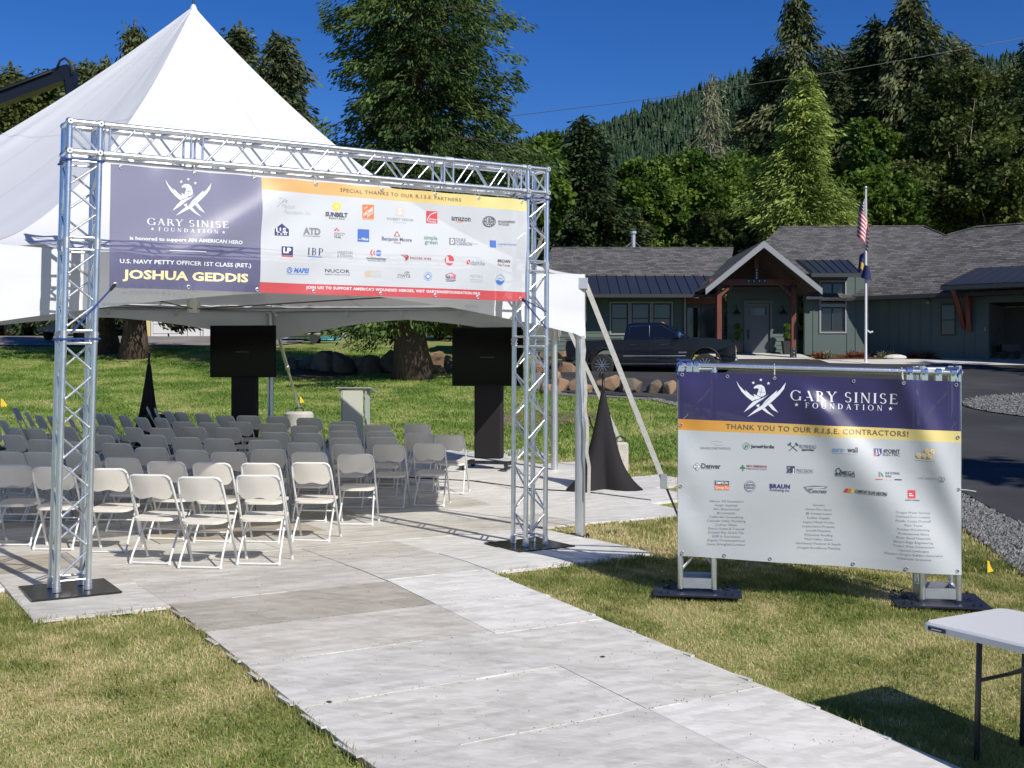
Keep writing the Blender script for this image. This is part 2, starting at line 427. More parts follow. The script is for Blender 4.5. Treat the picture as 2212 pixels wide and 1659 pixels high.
# ------------------------------------------------------------------ the event floor: panels laid edge to edge
def panel_mat(i, a, b):
    name = 'floor panel plastic %s' % 'abcdefgh'[i]
    m = bpy.data.materials.new(name); m.use_nodes = True
    nt = m.node_tree; bs = nt.nodes['Principled BSDF']; bs.inputs['Roughness'].default_value = .55
    bs.inputs['Specular IOR Level'].default_value = .35
    tc = N(nt, 'ShaderNodeTexCoord'); oi = N(nt, 'ShaderNodeObjectInfo')
    mp = N(nt, 'ShaderNodeMapping'); mp.inputs['Rotation'].default_value = (0, 0, R(-32)); mp.inputs['Scale'].default_value = (1.0, 3.2, 1)
    nt.links.new(tc.outputs['Object'], mp.inputs[0])
    rv = N(nt, 'ShaderNodeVectorMath', operation='SCALE'); rv.inputs[0].default_value = (31, 17, 11)
    nt.links.new(oi.outputs['Random'], rv.inputs['Scale'])
    av = N(nt, 'ShaderNodeVectorMath', operation='ADD'); nt.links.new(mp.outputs[0], av.inputs[0]); nt.links.new(rv.outputs[0], av.inputs[1])
    n1 = N(nt, 'ShaderNodeTexNoise'); n1.inputs['Scale'].default_value = 3.2; n1.inputs['Detail'].default_value = 12; n1.inputs['Roughness'].default_value = .74
    nt.links.new(av.outputs[0], n1.inputs['Vector'])
    n2 = N(nt, 'ShaderNodeTexNoise'); n2.inputs['Scale'].default_value = 1.3; n2.inputs['Detail'].default_value = 5
    nt.links.new(tc.outputs['Object'], n2.inputs['Vector'])
    ad = N(nt, 'ShaderNodeMath', operation='MULTIPLY_ADD'); ad.inputs[1].default_value = .72
    hm = N(nt, 'ShaderNodeMath', operation='MULTIPLY'); hm.inputs[1].default_value = .30
    nt.links.new(n2.outputs[0], hm.inputs[0]); nt.links.new(n1.outputs[0], ad.inputs[0]); nt.links.new(hm.outputs[0], ad.inputs[2])
    rp = N(nt, 'ShaderNodeValToRGB'); e = rp.color_ramp.elements
    e[0].position, e[0].color = .36, (*b, 1); e[1].position, e[1].color = .57, (*a, 1)
    k3 = e.new(.47); k3.color = (*[.55 * p_ + .45 * q_ for p_, q_ in zip(a, b)], 1)
    nt.links.new(ad.outputs[0], rp.inputs[0])
    vo = N(nt, 'ShaderNodeTexBrick'); vo.offset = .43; vo.inputs['Scale'].default_value = 1; vo.inputs['Brick Width'].default_value = .30; vo.inputs['Row Height'].default_value = .055; vo.inputs['Mortar Size'].default_value = .0
    vo.inputs['Color1'].default_value = (0, 0, 0, 1); vo.inputs['Color2'].default_value = (1, 1, 1, 1)
    mp2 = N(nt, 'ShaderNodeMapping'); mp2.inputs['Rotation'].default_value = (0, 0, R(-32))
    nt.links.new(tc.outputs['Object'], mp2.inputs[0]); nt.links.new(mp2.outputs[0], vo.inputs['Vector'])
    n3 = N(nt, 'ShaderNodeTexNoise'); n3.inputs['Scale'].default_value = 38; n3.inputs['Detail'].default_value = 6; n3.inputs['Roughness'].default_value = .7
    mp3 = N(nt, 'ShaderNodeMapping'); mp3.inputs['Rotation'].default_value = (0, 0, R(-32)); mp3.inputs['Scale'].default_value = (.25, 1, 1)
    nt.links.new(tc.outputs['Object'], mp3.inputs[0]); nt.links.new(mp3.outputs[0], n3.inputs['Vector'])
    sx = N(nt, 'ShaderNodeMath', operation='MULTIPLY_ADD'); sx.inputs[1].default_value = .45; nt.links.new(vo.outputs['Color'], sx.inputs[0]); nt.links.new(n3.outputs[0], sx.inputs[2])
    sc = N(nt, 'ShaderNodeMapRange'); sc.inputs[1].default_value = .30; sc.inputs[2].default_value = 1.05; sc.inputs[3].default_value = .80; sc.inputs[4].default_value = 1.10
    nt.links.new(sx.outputs[0], sc.inputs[0])
    mu = N(nt, 'ShaderNodeVectorMath', operation='SCALE'); nt.links.new(rp.outputs[0], mu.inputs[0]); nt.links.new(sc.outputs[0], mu.inputs['Scale'])
    nt.links.new(mu.outputs[0], bs.inputs['Base Color'])
    bp = N(nt, 'ShaderNodeBump'); bp.inputs['Strength'].default_value = .12; bp.inputs['Distance'].default_value = .01
    nt.links.new(n1.outputs[0], bp.inputs['Height']); nt.links.new(bp.outputs[0], bs.inputs['Normal'])
    return m
PANELM = [panel_mat(0, (.62, .605, .555), (.42, .40, .355)), panel_mat(1, (.43, .40, .34), (.26, .235, .19)), panel_mat(2, (.59, .565, .51), (.39, .365, .315)),
          panel_mat(3, (.60, .585, .54), (.40, .385, .345)), panel_mat(4, (.70, .685, .645), (.53, .515, .475)), panel_mat(5, (.46, .415, .335), (.26, .225, .17))]
floor = setting('event_floor')
fl32 = R(32.0)
D32 = Vector((math.cos(fl32), math.sin(fl32))); N32 = Vector((-math.sin(fl32), math.cos(fl32))); T35 = Vector((math.sin(R(35.1)), -math.cos(R(35.1))))
O2 = Vector(P0)
def panel(a, b, c, d, mi, tabs=()):
    """panel on four ground corners, each lifted to the floor level; tabs = edges with interlocking lips"""
    q = [Vector((p[0], p[1])) for p in (a, b, c, d)]; ctr = sum(q, Vector((0, 0))) / 4
    q = [p + (ctr - p).normalized() * .003 for p in q]
    mb = MB(); nx = 6
    def at(s, t):
        p = q[0].lerp(q[1], s).lerp(q[3].lerp(q[2], s), t); return Vector((p.x, p.y, float(lift(p.x, p.y))))
    dz = rnd.uniform(-.004, .004)
    vs = [at(i / nx, j / 2) + Vector((0, 0, dz)) for j in range(3) for i in range(nx + 1)]
    fs = [(j * (nx + 1) + i, j * (nx + 1) + i + 1, (j + 1) * (nx + 1) + i + 1, (j + 1) * (nx + 1) + i) for j in range(2) for i in range(nx)]
    mb.add(vs, fs)
    rim = [i for i in range(nx + 1)] + [(nx + 1) * j + nx for j in (1, 2)] + [2 * (nx + 1) + i for i in range(nx - 1, -1, -1)] + [nx + 1]
    k = len(rim)
    mb.add([vs[i] for i in rim] + [vs[i] - Vector((0, 0, .085)) for i in rim], [(i, i + k, (i + 1) % k + k, (i + 1) % k) for i in range(k)])
    o = mb.build('floor_panel', PANELM[mi], floor)
    for e, n in tabs:
        p, r = q[e], q[(e + 1) % 4]; dr = (r - p).normalized(); out = Vector((dr.y, -dr.x))
        if (p + out - ctr).length < (p - ctr).length: out = -out
        tb = MB()
        for i in range(n):
            t = (i + .5 + rnd.uniform(-.08, .08)) / n; c2 = p.lerp(r, t) + out * rnd.uniform(.004, .014)
            tb.box((c2.x, c2.y, float(lift(c2.x, c2.y)) - .012), ((r - p).length / n * rnd.uniform(.35, .75), .04, .012), rz=math.atan2(dr.y, dr.x))
        tb.build('interlock_lip', PANELM[mi], o)
def uv_pt(u, n): return O2 + D32 * u + N32 * n
# walkway towards the camera, two columns of unequal panels
def path_pt(u, d): return O2 + D32 * u + T35 * d
dl = [0, .78, 1.56, 2.40, 3.28, 4.12, 4.95, 5.8]; tint = [1, 2, 3, 0, 3, 0, 2]
for i in range(len(dl) - 1):
    panel(path_pt(0, dl[i]), path_pt(1.87, dl[i]), path_pt(1.87, dl[i + 1]), path_pt(0, dl[i + 1]), tint[i], [(3, 2)])
dr_ = [-.06, 1.62, 3.30, 5.0]
for i in range(3):
    panel(path_pt(1.871, dr_[i]), path_pt(2.86, dr_[i]), path_pt(2.86, dr_[i + 1]), path_pt(1.871, dr_[i + 1]), (4, 0, 4)[i], [(1, 3)])
# raised lips that run along the cross seams
for u0, u1, dd in ((.25, 1.2, 0), (1.9, 2.8, -.05), (.5, 1.3, 1.56), (1.95, 2.85, 1.62), (.3, 1.5, 2.40), (.15, 1.7, 3.28), (1.9, 2.84, 3.30), (.1, 1.1, 4.12)):
    p, q = path_pt(u0, dd), path_pt(u1, dd)
    n = 4; mb = MB()
    for k in range(n):
        if rnd.random() < .2: continue
        a, b = p.lerp(q, (k + .03) / n), p.lerp(q, (k + .97) / n); c = (a + b) / 2
        mb.box((c.x, c.y, float(lift(c.x, c.y)) + .001), ((b - a).length, .010, .008), rz=math.atan2((q - p).y, (q - p).x))
    mb.build('seam_lip', PANELM[0], floor)
# strip under the arch, then the floor of the tent
edges = [-.98, .0, 1.87, 2.86, 4.72]
for a, b, m_ in ((-.98, 0, 0), (0, 1.87, 2), (1.872, 2.9, 0), (2.9, 4.75, 4)):
    for k, (n0, n1) in enumerate(((0, 1.02), (1.02, 2.04))):
        fr = -.05 if k == 0 else n0
        panel(uv_pt(a, fr), uv_pt(b, fr), uv_pt(b, n1), uv_pt(a, n1), (m_, 2)[k] if a < 2.5 else 4, [(0, 4)] if k == 0 and a != 0 else [])
for a, b in ((-2.85, -.98), (-4.7, -2.85), (-6.6, -4.7)):
    panel(uv_pt(a, 1.36), uv_pt(b, 1.36), uv_pt(b, 2.04), uv_pt(a, 2.04), 4)
poly = [(-9, 2.0), (6.9, 2.0), (8.8, 4.3), (8.9, 7.2), (7.3, 10.8), (5.8, 13.2), (-2, 13.4), (-7.5, 9.5), (-9, 5)]
def inside(u, n):
    c = False; j = len(poly) - 1
    for i in range(len(poly)):
        (a, b), (e, f) = poly[i], poly[j]
        if (b > n) != (f > n) and u < (e - a) * (n - b) / (f - b) + a: c = not c
        j = i
    return c
FLOOR_CELLS = []
for r in range(11):
    n0 = 2.05 + r * 1.03; u = -9.5 - (r % 2) * .93
    while u < 9:
        if inside(u + .93, n0 + .5):
            panel(uv_pt(u, n0), uv_pt(u + 1.86, n0), uv_pt(u + 1.86, n0 + 1.03), uv_pt(u, n0 + 1.03),
                  4 if u > 3.8 and r < 9 else rnd.choice((0, 2, 2, 5, 5, 0)), [(0, 3)] if (r == 0 and u > 3) or not inside(u + .93, n0 - .5) else [])
        u += 1.86

def no_grass(X, Y):
    """where panels, drive, gravel or bark keep the grass away"""
    dx, dy = X - P0[0], Y - P0[1]
    u = dx * D32.x + dy * D32.y; n = dx * N32.x + dy * N32.y
    fl = (u > -.98) & (u < 4.75) & (n > -.035) & (n < 2.1) | (u > -9) & (u < -.98) & (n > 1.36) & (n < 2.1)
    fl |= (n >= 2.05) & (n < 13.3) & (u > -9.3) & (u < np.interp(n, [2, 4.3, 7.2, 10.8, 13.2], [6.9, 8.7, 8.8, 7.3, 5.8]))
    det = D32.x * T35.y - D32.y * T35.x
    pu = (dx * T35.y - dy * T35.x) / det; pd = (D32.x * dy - D32.y * dx) / det
    fl |= (pu > .012) & (pu < 2.85) & (pd > -.1) & (pd < 5.8)
    g = np.interp(Y, [a for a, _ in GLF], [b for _, b in GLF])
    fl |= (X > g - .05) & (Y > 3)
    fl |= (Y > 52.5)
    fl |= ((X + 6.8) ** 2 / 2 + (Y - 40.2) ** 2 / 7 < 1)
    return fl
def blades(name, n, xr, yr, h0, h1, w, m, lean=.5, ypow=1.0, edge=False, toff=.70):
    X = rng.uniform(xr[0], xr[1], n); Y = yr[0] + (yr[1] - yr[0]) * rng.random(n) ** ypow
    k = np.abs(X) < Y * .47 + 2.5; X, Y = X[k], Y[k]
    k = ~no_grass(X, Y)
    if edge: k &= no_grass(X + .07, Y) | no_grass(X - .07, Y) | no_grass(X, Y + .06)
    X, Y = X[k], Y[k]; n = len(X)
    pat = np.array([noise.noise((x * .55, y * .55, 3.1)) + .6 * noise.noise((x * 1.7, y * 1.7, 1)) + .45 * noise.noise((x * 5, y * 5, 7)) for x, y in zip(X.tolist(), Y.tolist())])
    h = rng.uniform(h0, h1, n) * (1.0 + .55 * np.clip(-pat, -.7, 1.0)); a = rng.uniform(0, 2 * np.pi, n); b = rng.uniform(0, 2 * np.pi, n)
    l = h * rng.uniform(.1, lean, n); ww = w * rng.uniform(.6, 1.3, n)
    Z = ground(X, Y) - .004
    ca, sa, cb, sb = np.cos(a), np.sin(a), np.cos(b), np.sin(b)
    V = np.empty((n, 5, 3), np.float32)
    V[:, 0] = np.stack([X - ca * ww, Y - sa * ww, Z], 1); V[:, 1] = np.stack([X + ca * ww, Y + sa * ww, Z], 1)
    mx, my, mz = X + cb * l * .35, Y + sb * l * .35, Z + h * .6
    V[:, 2] = np.stack([mx + ca * ww * .8, my + sa * ww * .8, mz], 1); V[:, 3] = np.stack([mx - ca * ww * .8, my - sa * ww * .8, mz], 1)
    V[:, 4] = np.stack([X + cb * l, Y + sb * l, Z + h * .97], 1)
    me = bpy.data.meshes.new(name)
    me.vertices.add(n * 5); me.vertices.foreach_set('co', V.ravel())
    base = np.arange(n, dtype=np.int32)[:, None] * 5
    L = (base + np.array([0, 1, 2, 3, 3, 2, 4], np.int32)[None]).ravel()
    me.loops.add(n * 7); me.loops.foreach_set('vertex_index', L)
    me.polygons.add(n * 2)
    st = (np.arange(n, dtype=np.int32)[:, None] * 7 + np.array([0, 4], np.int32)[None]).ravel()
    me.polygons.foreach_set('loop_start', st); me.polygons.foreach_set('loop_total', np.tile([4, 3], n).astype(np.int32))
    t = np.clip(toff + 1.05 * pat + rng.normal(0, .18, n), 0, 1)
    at = me.attributes.new('tint', 'FLOAT', 'POINT'); at.data.foreach_set('value', np.repeat(t, 5).astype(np.float32))
    me.materials.append(m); me.update(calc_edges=True); me.validate()
    o = bpy.data.objects.new(name, me); COL.objects.link(o)
    return tag(o, kind='stuff')
GRASSM = leaf_mat('grass blade', (.125, .180, .040), (.33, .335, .105), straw=(.72, .60, .34), trans=.45, rough=.55)
blades('near_grass', 480000, (-6, 6.5), (4.6, 11.5), .016, .043, .0029, GRASSM, lean=.95, ypow=.85)
blades('side_grass', 110000, (.5, 9), (10.5, 20), .035, .07, .005, GRASSM, lean=.9)
blades('edge_grass', 90000, (-4, 5), (4.6, 10.5), .035, .085, .0030, GRASSM, lean=.8, edge=True)
FARG = leaf_mat('far grass blade', (.14, .245, .040), (.29, .41, .085), straw=(.50, .50, .18), trans=.45, rough=.6)
blades('far_grass', 300000, (-26, 6), (17, 52), .04, .075, .014, FARG, lean=.9, ypow=1.15, toff=.42)

pts = []
for _ in range(700):
    u_, d_ = rnd.uniform(.02, 2.84), rnd.uniform(-2, 5.7) if rnd.random() < .6 else rnd.choice((.78, 1.56, 2.40, 3.28, 4.12)) + rnd.gauss(0, .03)
    q_ = path_pt(u_, d_); pts.append((q_.x, q_.y, float(lift(q_.x, q_.y)) + .002))
stones('floor_grit', pts, .002, .006, mat('dry grit', (.16, .12, .07), .9))
# ------------------------------------------------------------------ trees: trunk, branches and a crown of leaf sprays
BARK = mat('fir bark', (.13, .09, .065), .95, var=.9, scale=6, col2=(.05, .035, .028), bump=1.0, bscale=16, stretch=(4, 4, .5))
PALEBARK = mat('grey bark', (.36, .33, .28), .95, var=.8, scale=9, col2=(.14, .12, .10), bump=.8, bscale=20, stretch=(3, 3, .6))
LEAFM = {
    'cedar': leaf_mat('cedar foliage', (.018, .044, .012), (.135, .205, .052), trans=.28),
    'fir': leaf_mat('fir foliage', (.032, .054, .020), (.170, .190, .080), trans=.25),
    'darkfir': leaf_mat('dark fir foliage', (.015, .034, .014), (.065, .100, .032), trans=.22),
    'deodar': leaf_mat('pale weeping foliage', (.11, .175, .030), (.41, .50, .125), trans=.3),
    'maple': leaf_mat('maple foliage', (.036, .085, .012), (.20, .30, .045), trans=.4),
    'olive': leaf_mat('olive foliage', (.030, .052, .012), (.145, .175, .042), trans=.35),
    'dry': leaf_mat('thin grey foliage', (.13, .14, .075), (.33, .33, .19), trans=.3),
}
def cards_mesh(name, C, D, L, W, T, m, parent, twist=None):
    """leaf sprays: centres C, directions D, lengths L, widths W, tints T"""
    n = len(C)
    D = D / np.maximum(np.linalg.norm(D, axis=1, keepdims=True), 1e-6)
    rv = rng.normal(0, 1, (n, 3)); S = np.cross(D, rv); S /= np.maximum(np.linalg.norm(S, axis=1, keepdims=True), 1e-6)
    V = np.empty((n, 4, 3), np.float32)
    V[:, 0] = C - D * (L / 2)[:, None]; V[:, 2] = C + D * (L / 2)[:, None]
    V[:, 1] = C + S * (W / 2)[:, None] + D * (L * .1)[:, None]; V[:, 3] = C - S * (W / 2)[:, None] + D * (L * .1)[:, None]
    me = bpy.data.meshes.new(name)
    me.vertices.add(n * 4); me.vertices.foreach_set('co', V.ravel())
    me.loops.add(n * 4); me.loops.foreach_set('vertex_index', np.arange(n * 4, dtype=np.int32))
    me.polygons.add(n); me.polygons.foreach_set('loop_start', np.arange(n, dtype=np.int32) * 4)
    me.polygons.foreach_set('loop_total', np.full(n, 4, np.int32))
    at = me.attributes.new('tint', 'FLOAT', 'POINT'); at.data.foreach_set('value', np.repeat(np.clip(T, 0, 1), 4).astype(np.float32))
    me.materials.append(m); me.update(calc_edges=True)
    o = bpy.data.objects.new(name, me); COL.objects.link(o)
    if parent is not None: o.parent = parent; MW[o] = MW[parent]
    return o
def wob(h, k, a=.15): return Vector((a * math.sin(h * .35 + k), a * math.cos(h * .29 + k * 2), 0))
def conifer(label, x, Y, ytop, hw, kind, nb=150, npb=60, card=(.36, .11), base_t=.08, droop=.35, hang=.6, shape=None, trunk_r=.3, name='conifer_tree', group='conifers around the house', up=.15, thin=1.0, bark=None, fork=0, bx=None, layers=0, vj=.11):
    """hw = half width in picture units at the widest place, ytop = picture height of the tip"""
    b = P(x if bx is None else bx, HY, Y); zb = gz(b.x, Y); H = EYE + (HY - ytop) / F * Y - zb; Rm = hw / F * Y
    tr = thing(name, label, 'tree', (b.x, Y, zb), group=group); k0 = rnd.uniform(0, 9)
    mb = MB(); m = 10
    pts = [Vector((0, 0, -.3))] + [Vector((0, 0, H * i / m)) + wob(H * i / m, k0) * min(1, i) for i in range(1, m + 1)]
    rs = [trunk_r * 1.5] + [trunk_r * (1.15 if i == 1 else 1) * (1 - .93 * i / m) for i in range(1, m + 1)]
    rs[1] = trunk_r * .98
    mb.tube(pts, .1, 10, rs=rs); mb.build('trunk', bark or BARK, tr, smooth=True)
    shp = shape or (lambda t: (1 - t) ** .75 * min(1, .55 + 2.5 * t))
    br = MB(); C = []; D = []; T = []; Ls = []
    for i in range(nb):
        t = (i + rnd.random()) / nb; t = t ** 1.08
        if layers: t = min(.995, (int(t * layers) + .5 + rnd.gauss(0, .10)) / layers)
        t = max(0, t); h = H * (base_t + (1 - base_t) * t * .985); az = i * 2.39996 + rnd.uniform(-.5, .5)
        L = Rm * shp(t) * rnd.uniform(.50, 1.12) * (1 + .55 * noise.noise((math.cos(az) * 1.3 + k0, math.sin(az) * 1.3, h * .38)))
        L = max(L, .25); o = Vector((0, 0, h)) + wob(h, k0); d = Vector((math.cos(az), math.sin(az), 0)); sd = Vector((-d.y, d.x, 0))
        at = lambda s: o + d * (L * s) + Vector((0, 0, (up * s - droop * s * s) * L))
        if rnd.random() < .55 and L > .6: br.tube([at(s) for s in (0, .35, .7, .95)], .02, 4, rs=[.05 + .012 * L, .035 + .008 * L, .02, .008])
        nn = max(8, int(npb * thin * (.35 + .65 * L / Rm))); tb = .42 + .30 * rnd.gauss(0, 1)
        cs = [(.12 + .9 * rnd.random() ** .7, rnd.gauss(0, .17), rnd.gauss(-.12 * hang, vj), rnd.gauss(0, .13)) for _ in range(max(4, nn // 20))]; sg = card[0] * .62
        for q in range(nn):
            s, la, zo, tq = cs[q % len(cs)]
            lat = la * L * (1.25 - s * .75)
            p = at(s) + sd * lat + Vector((rnd.gauss(0, sg), rnd.gauss(0, sg), zo * min(1.4, .5 + .3 * L) + rnd.gauss(-sg * .3, sg * .75)))
            C.append(p[:]); dd = d * .7 + sd * (lat / max(L, .1) * 2.2 + rnd.gauss(0, .35)) + Vector((0, 0, -hang * rnd.uniform(.3, 1.4) + .2))
            D.append(dd[:]); T.append(tb + tq + rnd.gauss(0, .13) + .12 * (s - .5)); Ls.append(rnd.uniform(.65, 1.35))
    for q in range(40):                                             # leader
        h = H * (.93 + .085 * rnd.random()); C.append((rnd.gauss(0, .05) + wob(h, k0).x, rnd.gauss(0, .05) + wob(h, k0).y, h)); D.append((rnd.gauss(0, .4), rnd.gauss(0, .4), 1)); T.append(.5); Ls.append(.8)
    if br.v: br.build('branches', bark or BARK, tr)['kind'] = 'stuff'
    Ls = np.array(Ls)
    cards_mesh('crown', np.array(C), np.array(D), Ls * card[0], Ls * card[1], np.array(T), LEAFM[kind], tr)
    return tr
def broadleaf(label, x, Y, yc, rx, ry, kind, n=9000, size=.3, clumps=70, name='broadleaf_tree', group='leafy trees behind the house', trunk_r=.22, limb=True, zb=None):
    """crown centre at picture (x, yc) with half sizes rx, ry"""
    b = P(x, yc, Y); z0 = gz(b.x, Y) if zb is None else zb; a, c = rx / F * Y, ry / F * Y; zc = b.z - z0
    tr = thing(name, label, 'tree', (b.x, Y, z0), group=group)
    mb = MB(); top = max(zc, .8)
    mb.tube([(0, 0, -.3), (.05, 0, top * .4), (-.05, .1, top * .8), (0, 0, top + c * .3)], .1, 8, rs=[trunk_r * 1.3, trunk_r, trunk_r * .7, trunk_r * .3]); mb.build('trunk', PALEBARK, tr, smooth=True)
    br = MB(); C = []; D = []; T = []; Ls = []
    for i in range(clumps):
        v = Vector((rnd.gauss(0, 1), rnd.gauss(0, 1), rnd.gauss(0, 1))).normalized(); rr = rnd.random() ** .4
        cc = Vector((v.x * a * rr, v.y * a * .85 * rr, zc + v.z * c * rr)); cr = (.13 + .17 * rnd.random()) * min(a, c) * 1.15
        if cc.z < .3: cc.z = .3
        if limb and i % 3 == 0: br.tube([(0, 0, top * .5), Vector((0, 0, top * .55)).lerp(cc, .5) + Vector((0, 0, .2)), cc], .02, 4, rs=[.09, .05, .015])
        tb = .40 + .27 * rnd.gauss(0, 1)
        for q in range(n // clumps):
            w = Vector((rnd.gauss(0, 1), rnd.gauss(0, 1), rnd.gauss(0, .8))); w.normalize(); r2 = cr * rnd.uniform(.45, 1.12)
            p = cc + w * r2; C.append(p[:]); D.append((w.x + rnd.gauss(0, .8), w.y + rnd.gauss(0, .8), w.z * .3 + rnd.gauss(-.3, .5))); T.append(tb + rnd.gauss(0, .18)); Ls.append(rnd.uniform(.6, 1.3))
    if br.v: br.build('branches', PALEBARK, tr)['kind'] = 'stuff'
    Ls = np.array(Ls)
    cards_mesh('crown', np.array(C), np.array(D), Ls * size, Ls * size * .72, np.array(T), LEAFM[kind], tr)
    return tr

WIDE = lambda t: (1 - t) ** .40 * min(1, .6 + 2 * t) * (.82 + .3 * math.sin(t * 23) ** 2)
G1 = 'tall conifers standing by the lawn'
conifer('huge dense dark green cedar rising out of the picture beside the white tent', 893, 37.6, -330, 240, 'cedar', nb=500, npb=330, card=(.22, .055), base_t=.11, droop=.34, hang=.85,
        shape=lambda t: min(1.0, .80 + 2.2 * t) * (1.12 - .12 * min(1, t * 5)) * (1 - max(0, t - .45) ** 1.6 * 1.9) + .10 * math.sin(t * 21) ** 2, trunk_r=.50, group=G1, name='cedar_tree')
# buttressed foot of the big cedar is part of its trunk's look: roots
conifer('conifer with the thicker leaning trunk and hanging sprays left of the pale garage', 288, 46, 50, 235, 'fir', nb=230, npb=150, card=(.30, .075), base_t=.165, droop=.45, hang=1.2, trunk_r=.46, group=G1, up=.1,
        shape=lambda t: (1 - t) ** 1.0 * min(1, .7 + 2 * t))
conifer('dark conifer trunk behind the left truss post, beside another conifer', 232, 48.5, 128, 270, 'fir', nb=220, npb=140, card=(.32, .085), base_t=.18, droop=.45, hang=1.1, trunk_r=.46, group=G1, shape=lambda t: (1 - t) ** .8 * min(1, .7 + 2 * t))
for lab, x, Y, yt, hw, kd, kw in [
    ('grey green fir at the far left edge below the crane boom', 30, 72, 146, 190, 'fir', dict(base_t=.02, shape=WIDE)),
    ('bushy fir just right of the black crane boom', 182, 66, 138, 150, 'fir', dict(base_t=.02, shape=WIDE)),
    ('fir filling the gap under the crane boom', 104, 76, 190, 170, 'fir', dict(base_t=.02, shape=WIDE)),
    ('fir with a broad top right of the tent peak', 522, 80, 55, 150, 'fir', dict(shape=WIDE)),
    ('slender drooping fir between tent peak and big cedar', 606, 76, 74, 150, 'fir', dict(droop=.5, hang=.9, shape=WIDE)),
    ('near black pointed conifer rising right of the banner arch', 1262, 62, 258, 165, 'darkfir', dict(nb=240, npb=150, shape=lambda t: (1 - t) ** .62 * min(1, .7 + 2 * t), base_t=.02, card=(.40, .11))),
    ('tall dark conifer with ragged top behind the pale weeping cedar', 1722, 88, -12, 190, 'fir', dict(nb=210, npb=190, shape=lambda t: (1 - t) ** .52 * min(1, .6 + 2 * t) * (.75 + .4 * math.sin(t * 17) ** 2), droop=.55, hang=1.1)),
    ('dark conifer between the pale weeping cedar and the tall pair', 1808, 92, 122, 150, 'fir', dict(droop=.5)),
    ('tallest dark conifer above the right part of the house', 1968, 84, -16, 235, 'fir', dict(nb=220, npb=200, shape=lambda t: (1 - t) ** .52 * min(1, .6 + 2 * t) * (.78 + .36 * math.sin(t * 19) ** 2), droop=.55, hang=1.1)),
    ('dark conifer leaning against the tallest one on its left', 1888, 86, 40, 165, 'darkfir', dict(nb=190, npb=170, droop=.5, shape=WIDE)),
    ('dark conifer right of the tallest one', 2066, 88, 84, 160, 'fir', dict(nb=180, npb=150, droop=.5, shape=WIDE)),
    ('dark conifer filling in left of the pale weeping cedar', 1655, 90, 118, 130, 'fir', dict(shape=WIDE)),
    ('dark conifer behind the right shoulder of the weeping cedar', 1850, 96, 96, 140, 'darkfir', dict(shape=WIDE)),
    ('dark conifer between the two tallest ones', 1925, 95, 60, 150, 'darkfir', dict(shape=WIDE)),
    ('dark conifer well right of the tallest one', 2130, 92, 150, 150, 'fir', dict(shape=WIDE)),
    ('conifer cut off by the right edge of the photo', 2226, 74, 88, 170, 'darkfir', dict(nb=120, npb=70)),
]:
    a = dict(nb=190, npb=150, card=(.55, .16), trunk_r=.32); a.update(kw)
    conifer(lab, x, Y, yt, hw, kd, **a)
conifer('thin half dead conifer with pale bare trunk above the leafy trees', 1538, 80, 166, 78, 'dry', nb=80, npb=60, card=(.55, .10), base_t=.22, droop=.35, hang=1.5, trunk_r=.26, bark=PALEBARK, up=.05,
        shape=lambda t: (.55 + .45 * (1 - t)) * (1 - t ** 6))
conifer('pale yellow green weeping cedar with layered boughs behind the roof', 1735, 60, 148, 235, 'deodar', nb=260, npb=330, card=(.36, .075), base_t=.02, droop=.34, hang=.7, layers=21, vj=.07, trunk_r=.28, name='weeping_cedar', up=.22,
        shape=lambda t: (1 - t) ** .9 * min(1, .7 + 2 * t) * (.86 + .22 * math.sin(t * 63) ** 2))
for lab, x, Y, yc, rx, ry, kd, n in [
    ('leafy tree right behind the big cedar', 1150, 58, 420, 75, 105, 'maple', 9000),
    ('leafy tree left of the dark pointed conifer', 1190, 70, 360, 70, 60, 'maple', 6000),
    ('bright green maple right of the dark pointed conifer', 1395, 66, 445, 85, 112, 'maple', 11000),
    ('bright green maple under the half dead conifer', 1500, 69, 435, 95, 108, 'maple', 11000),
    ('bright green maple left of the weeping cedar', 1595, 72, 430, 75, 95, 'maple', 8000),
    ('bright green tree right of the weeping cedar, upper', 1880, 71, 345, 66, 95, 'maple', 8000),
    ('bright green tree behind the flagpole', 1895, 66, 440, 85, 75, 'maple', 8000),
    ('big olive green tree left of the right edge', 2075, 70, 330, 105, 190, 'olive', 14000),
    ('olive green tree low behind the garage roof', 2150, 66, 430, 105, 110, 'olive', 10000),
    ('olive green tree at the right edge of the photo', 2215, 78, 300, 90, 160, 'olive', 8000),
    ('leafy olive tree at the left edge under the crane boom', 18, 70, 265, 75, 95, 'olive', 8000),
    ('leafy olive tree between crane boom and tent', 128, 72, 255, 75, 95, 'olive', 8000),
    ('shaded tree between flagpole and garage roof', 1990, 68, 440, 85, 90, 'olive', 7000),
    ('shaded shrubby tree above the left roof ridge', 1330, 62, 520, 90, 60, 'olive', 6000),
    ('shaded shrubby tree above the middle of the left roof', 1560, 62, 520, 110, 60, 'olive', 6000),
]:
    broadleaf(lab, x, Y, yc, rx, ry, kd, n=int(n * 1.9), size=.31, clumps=125)
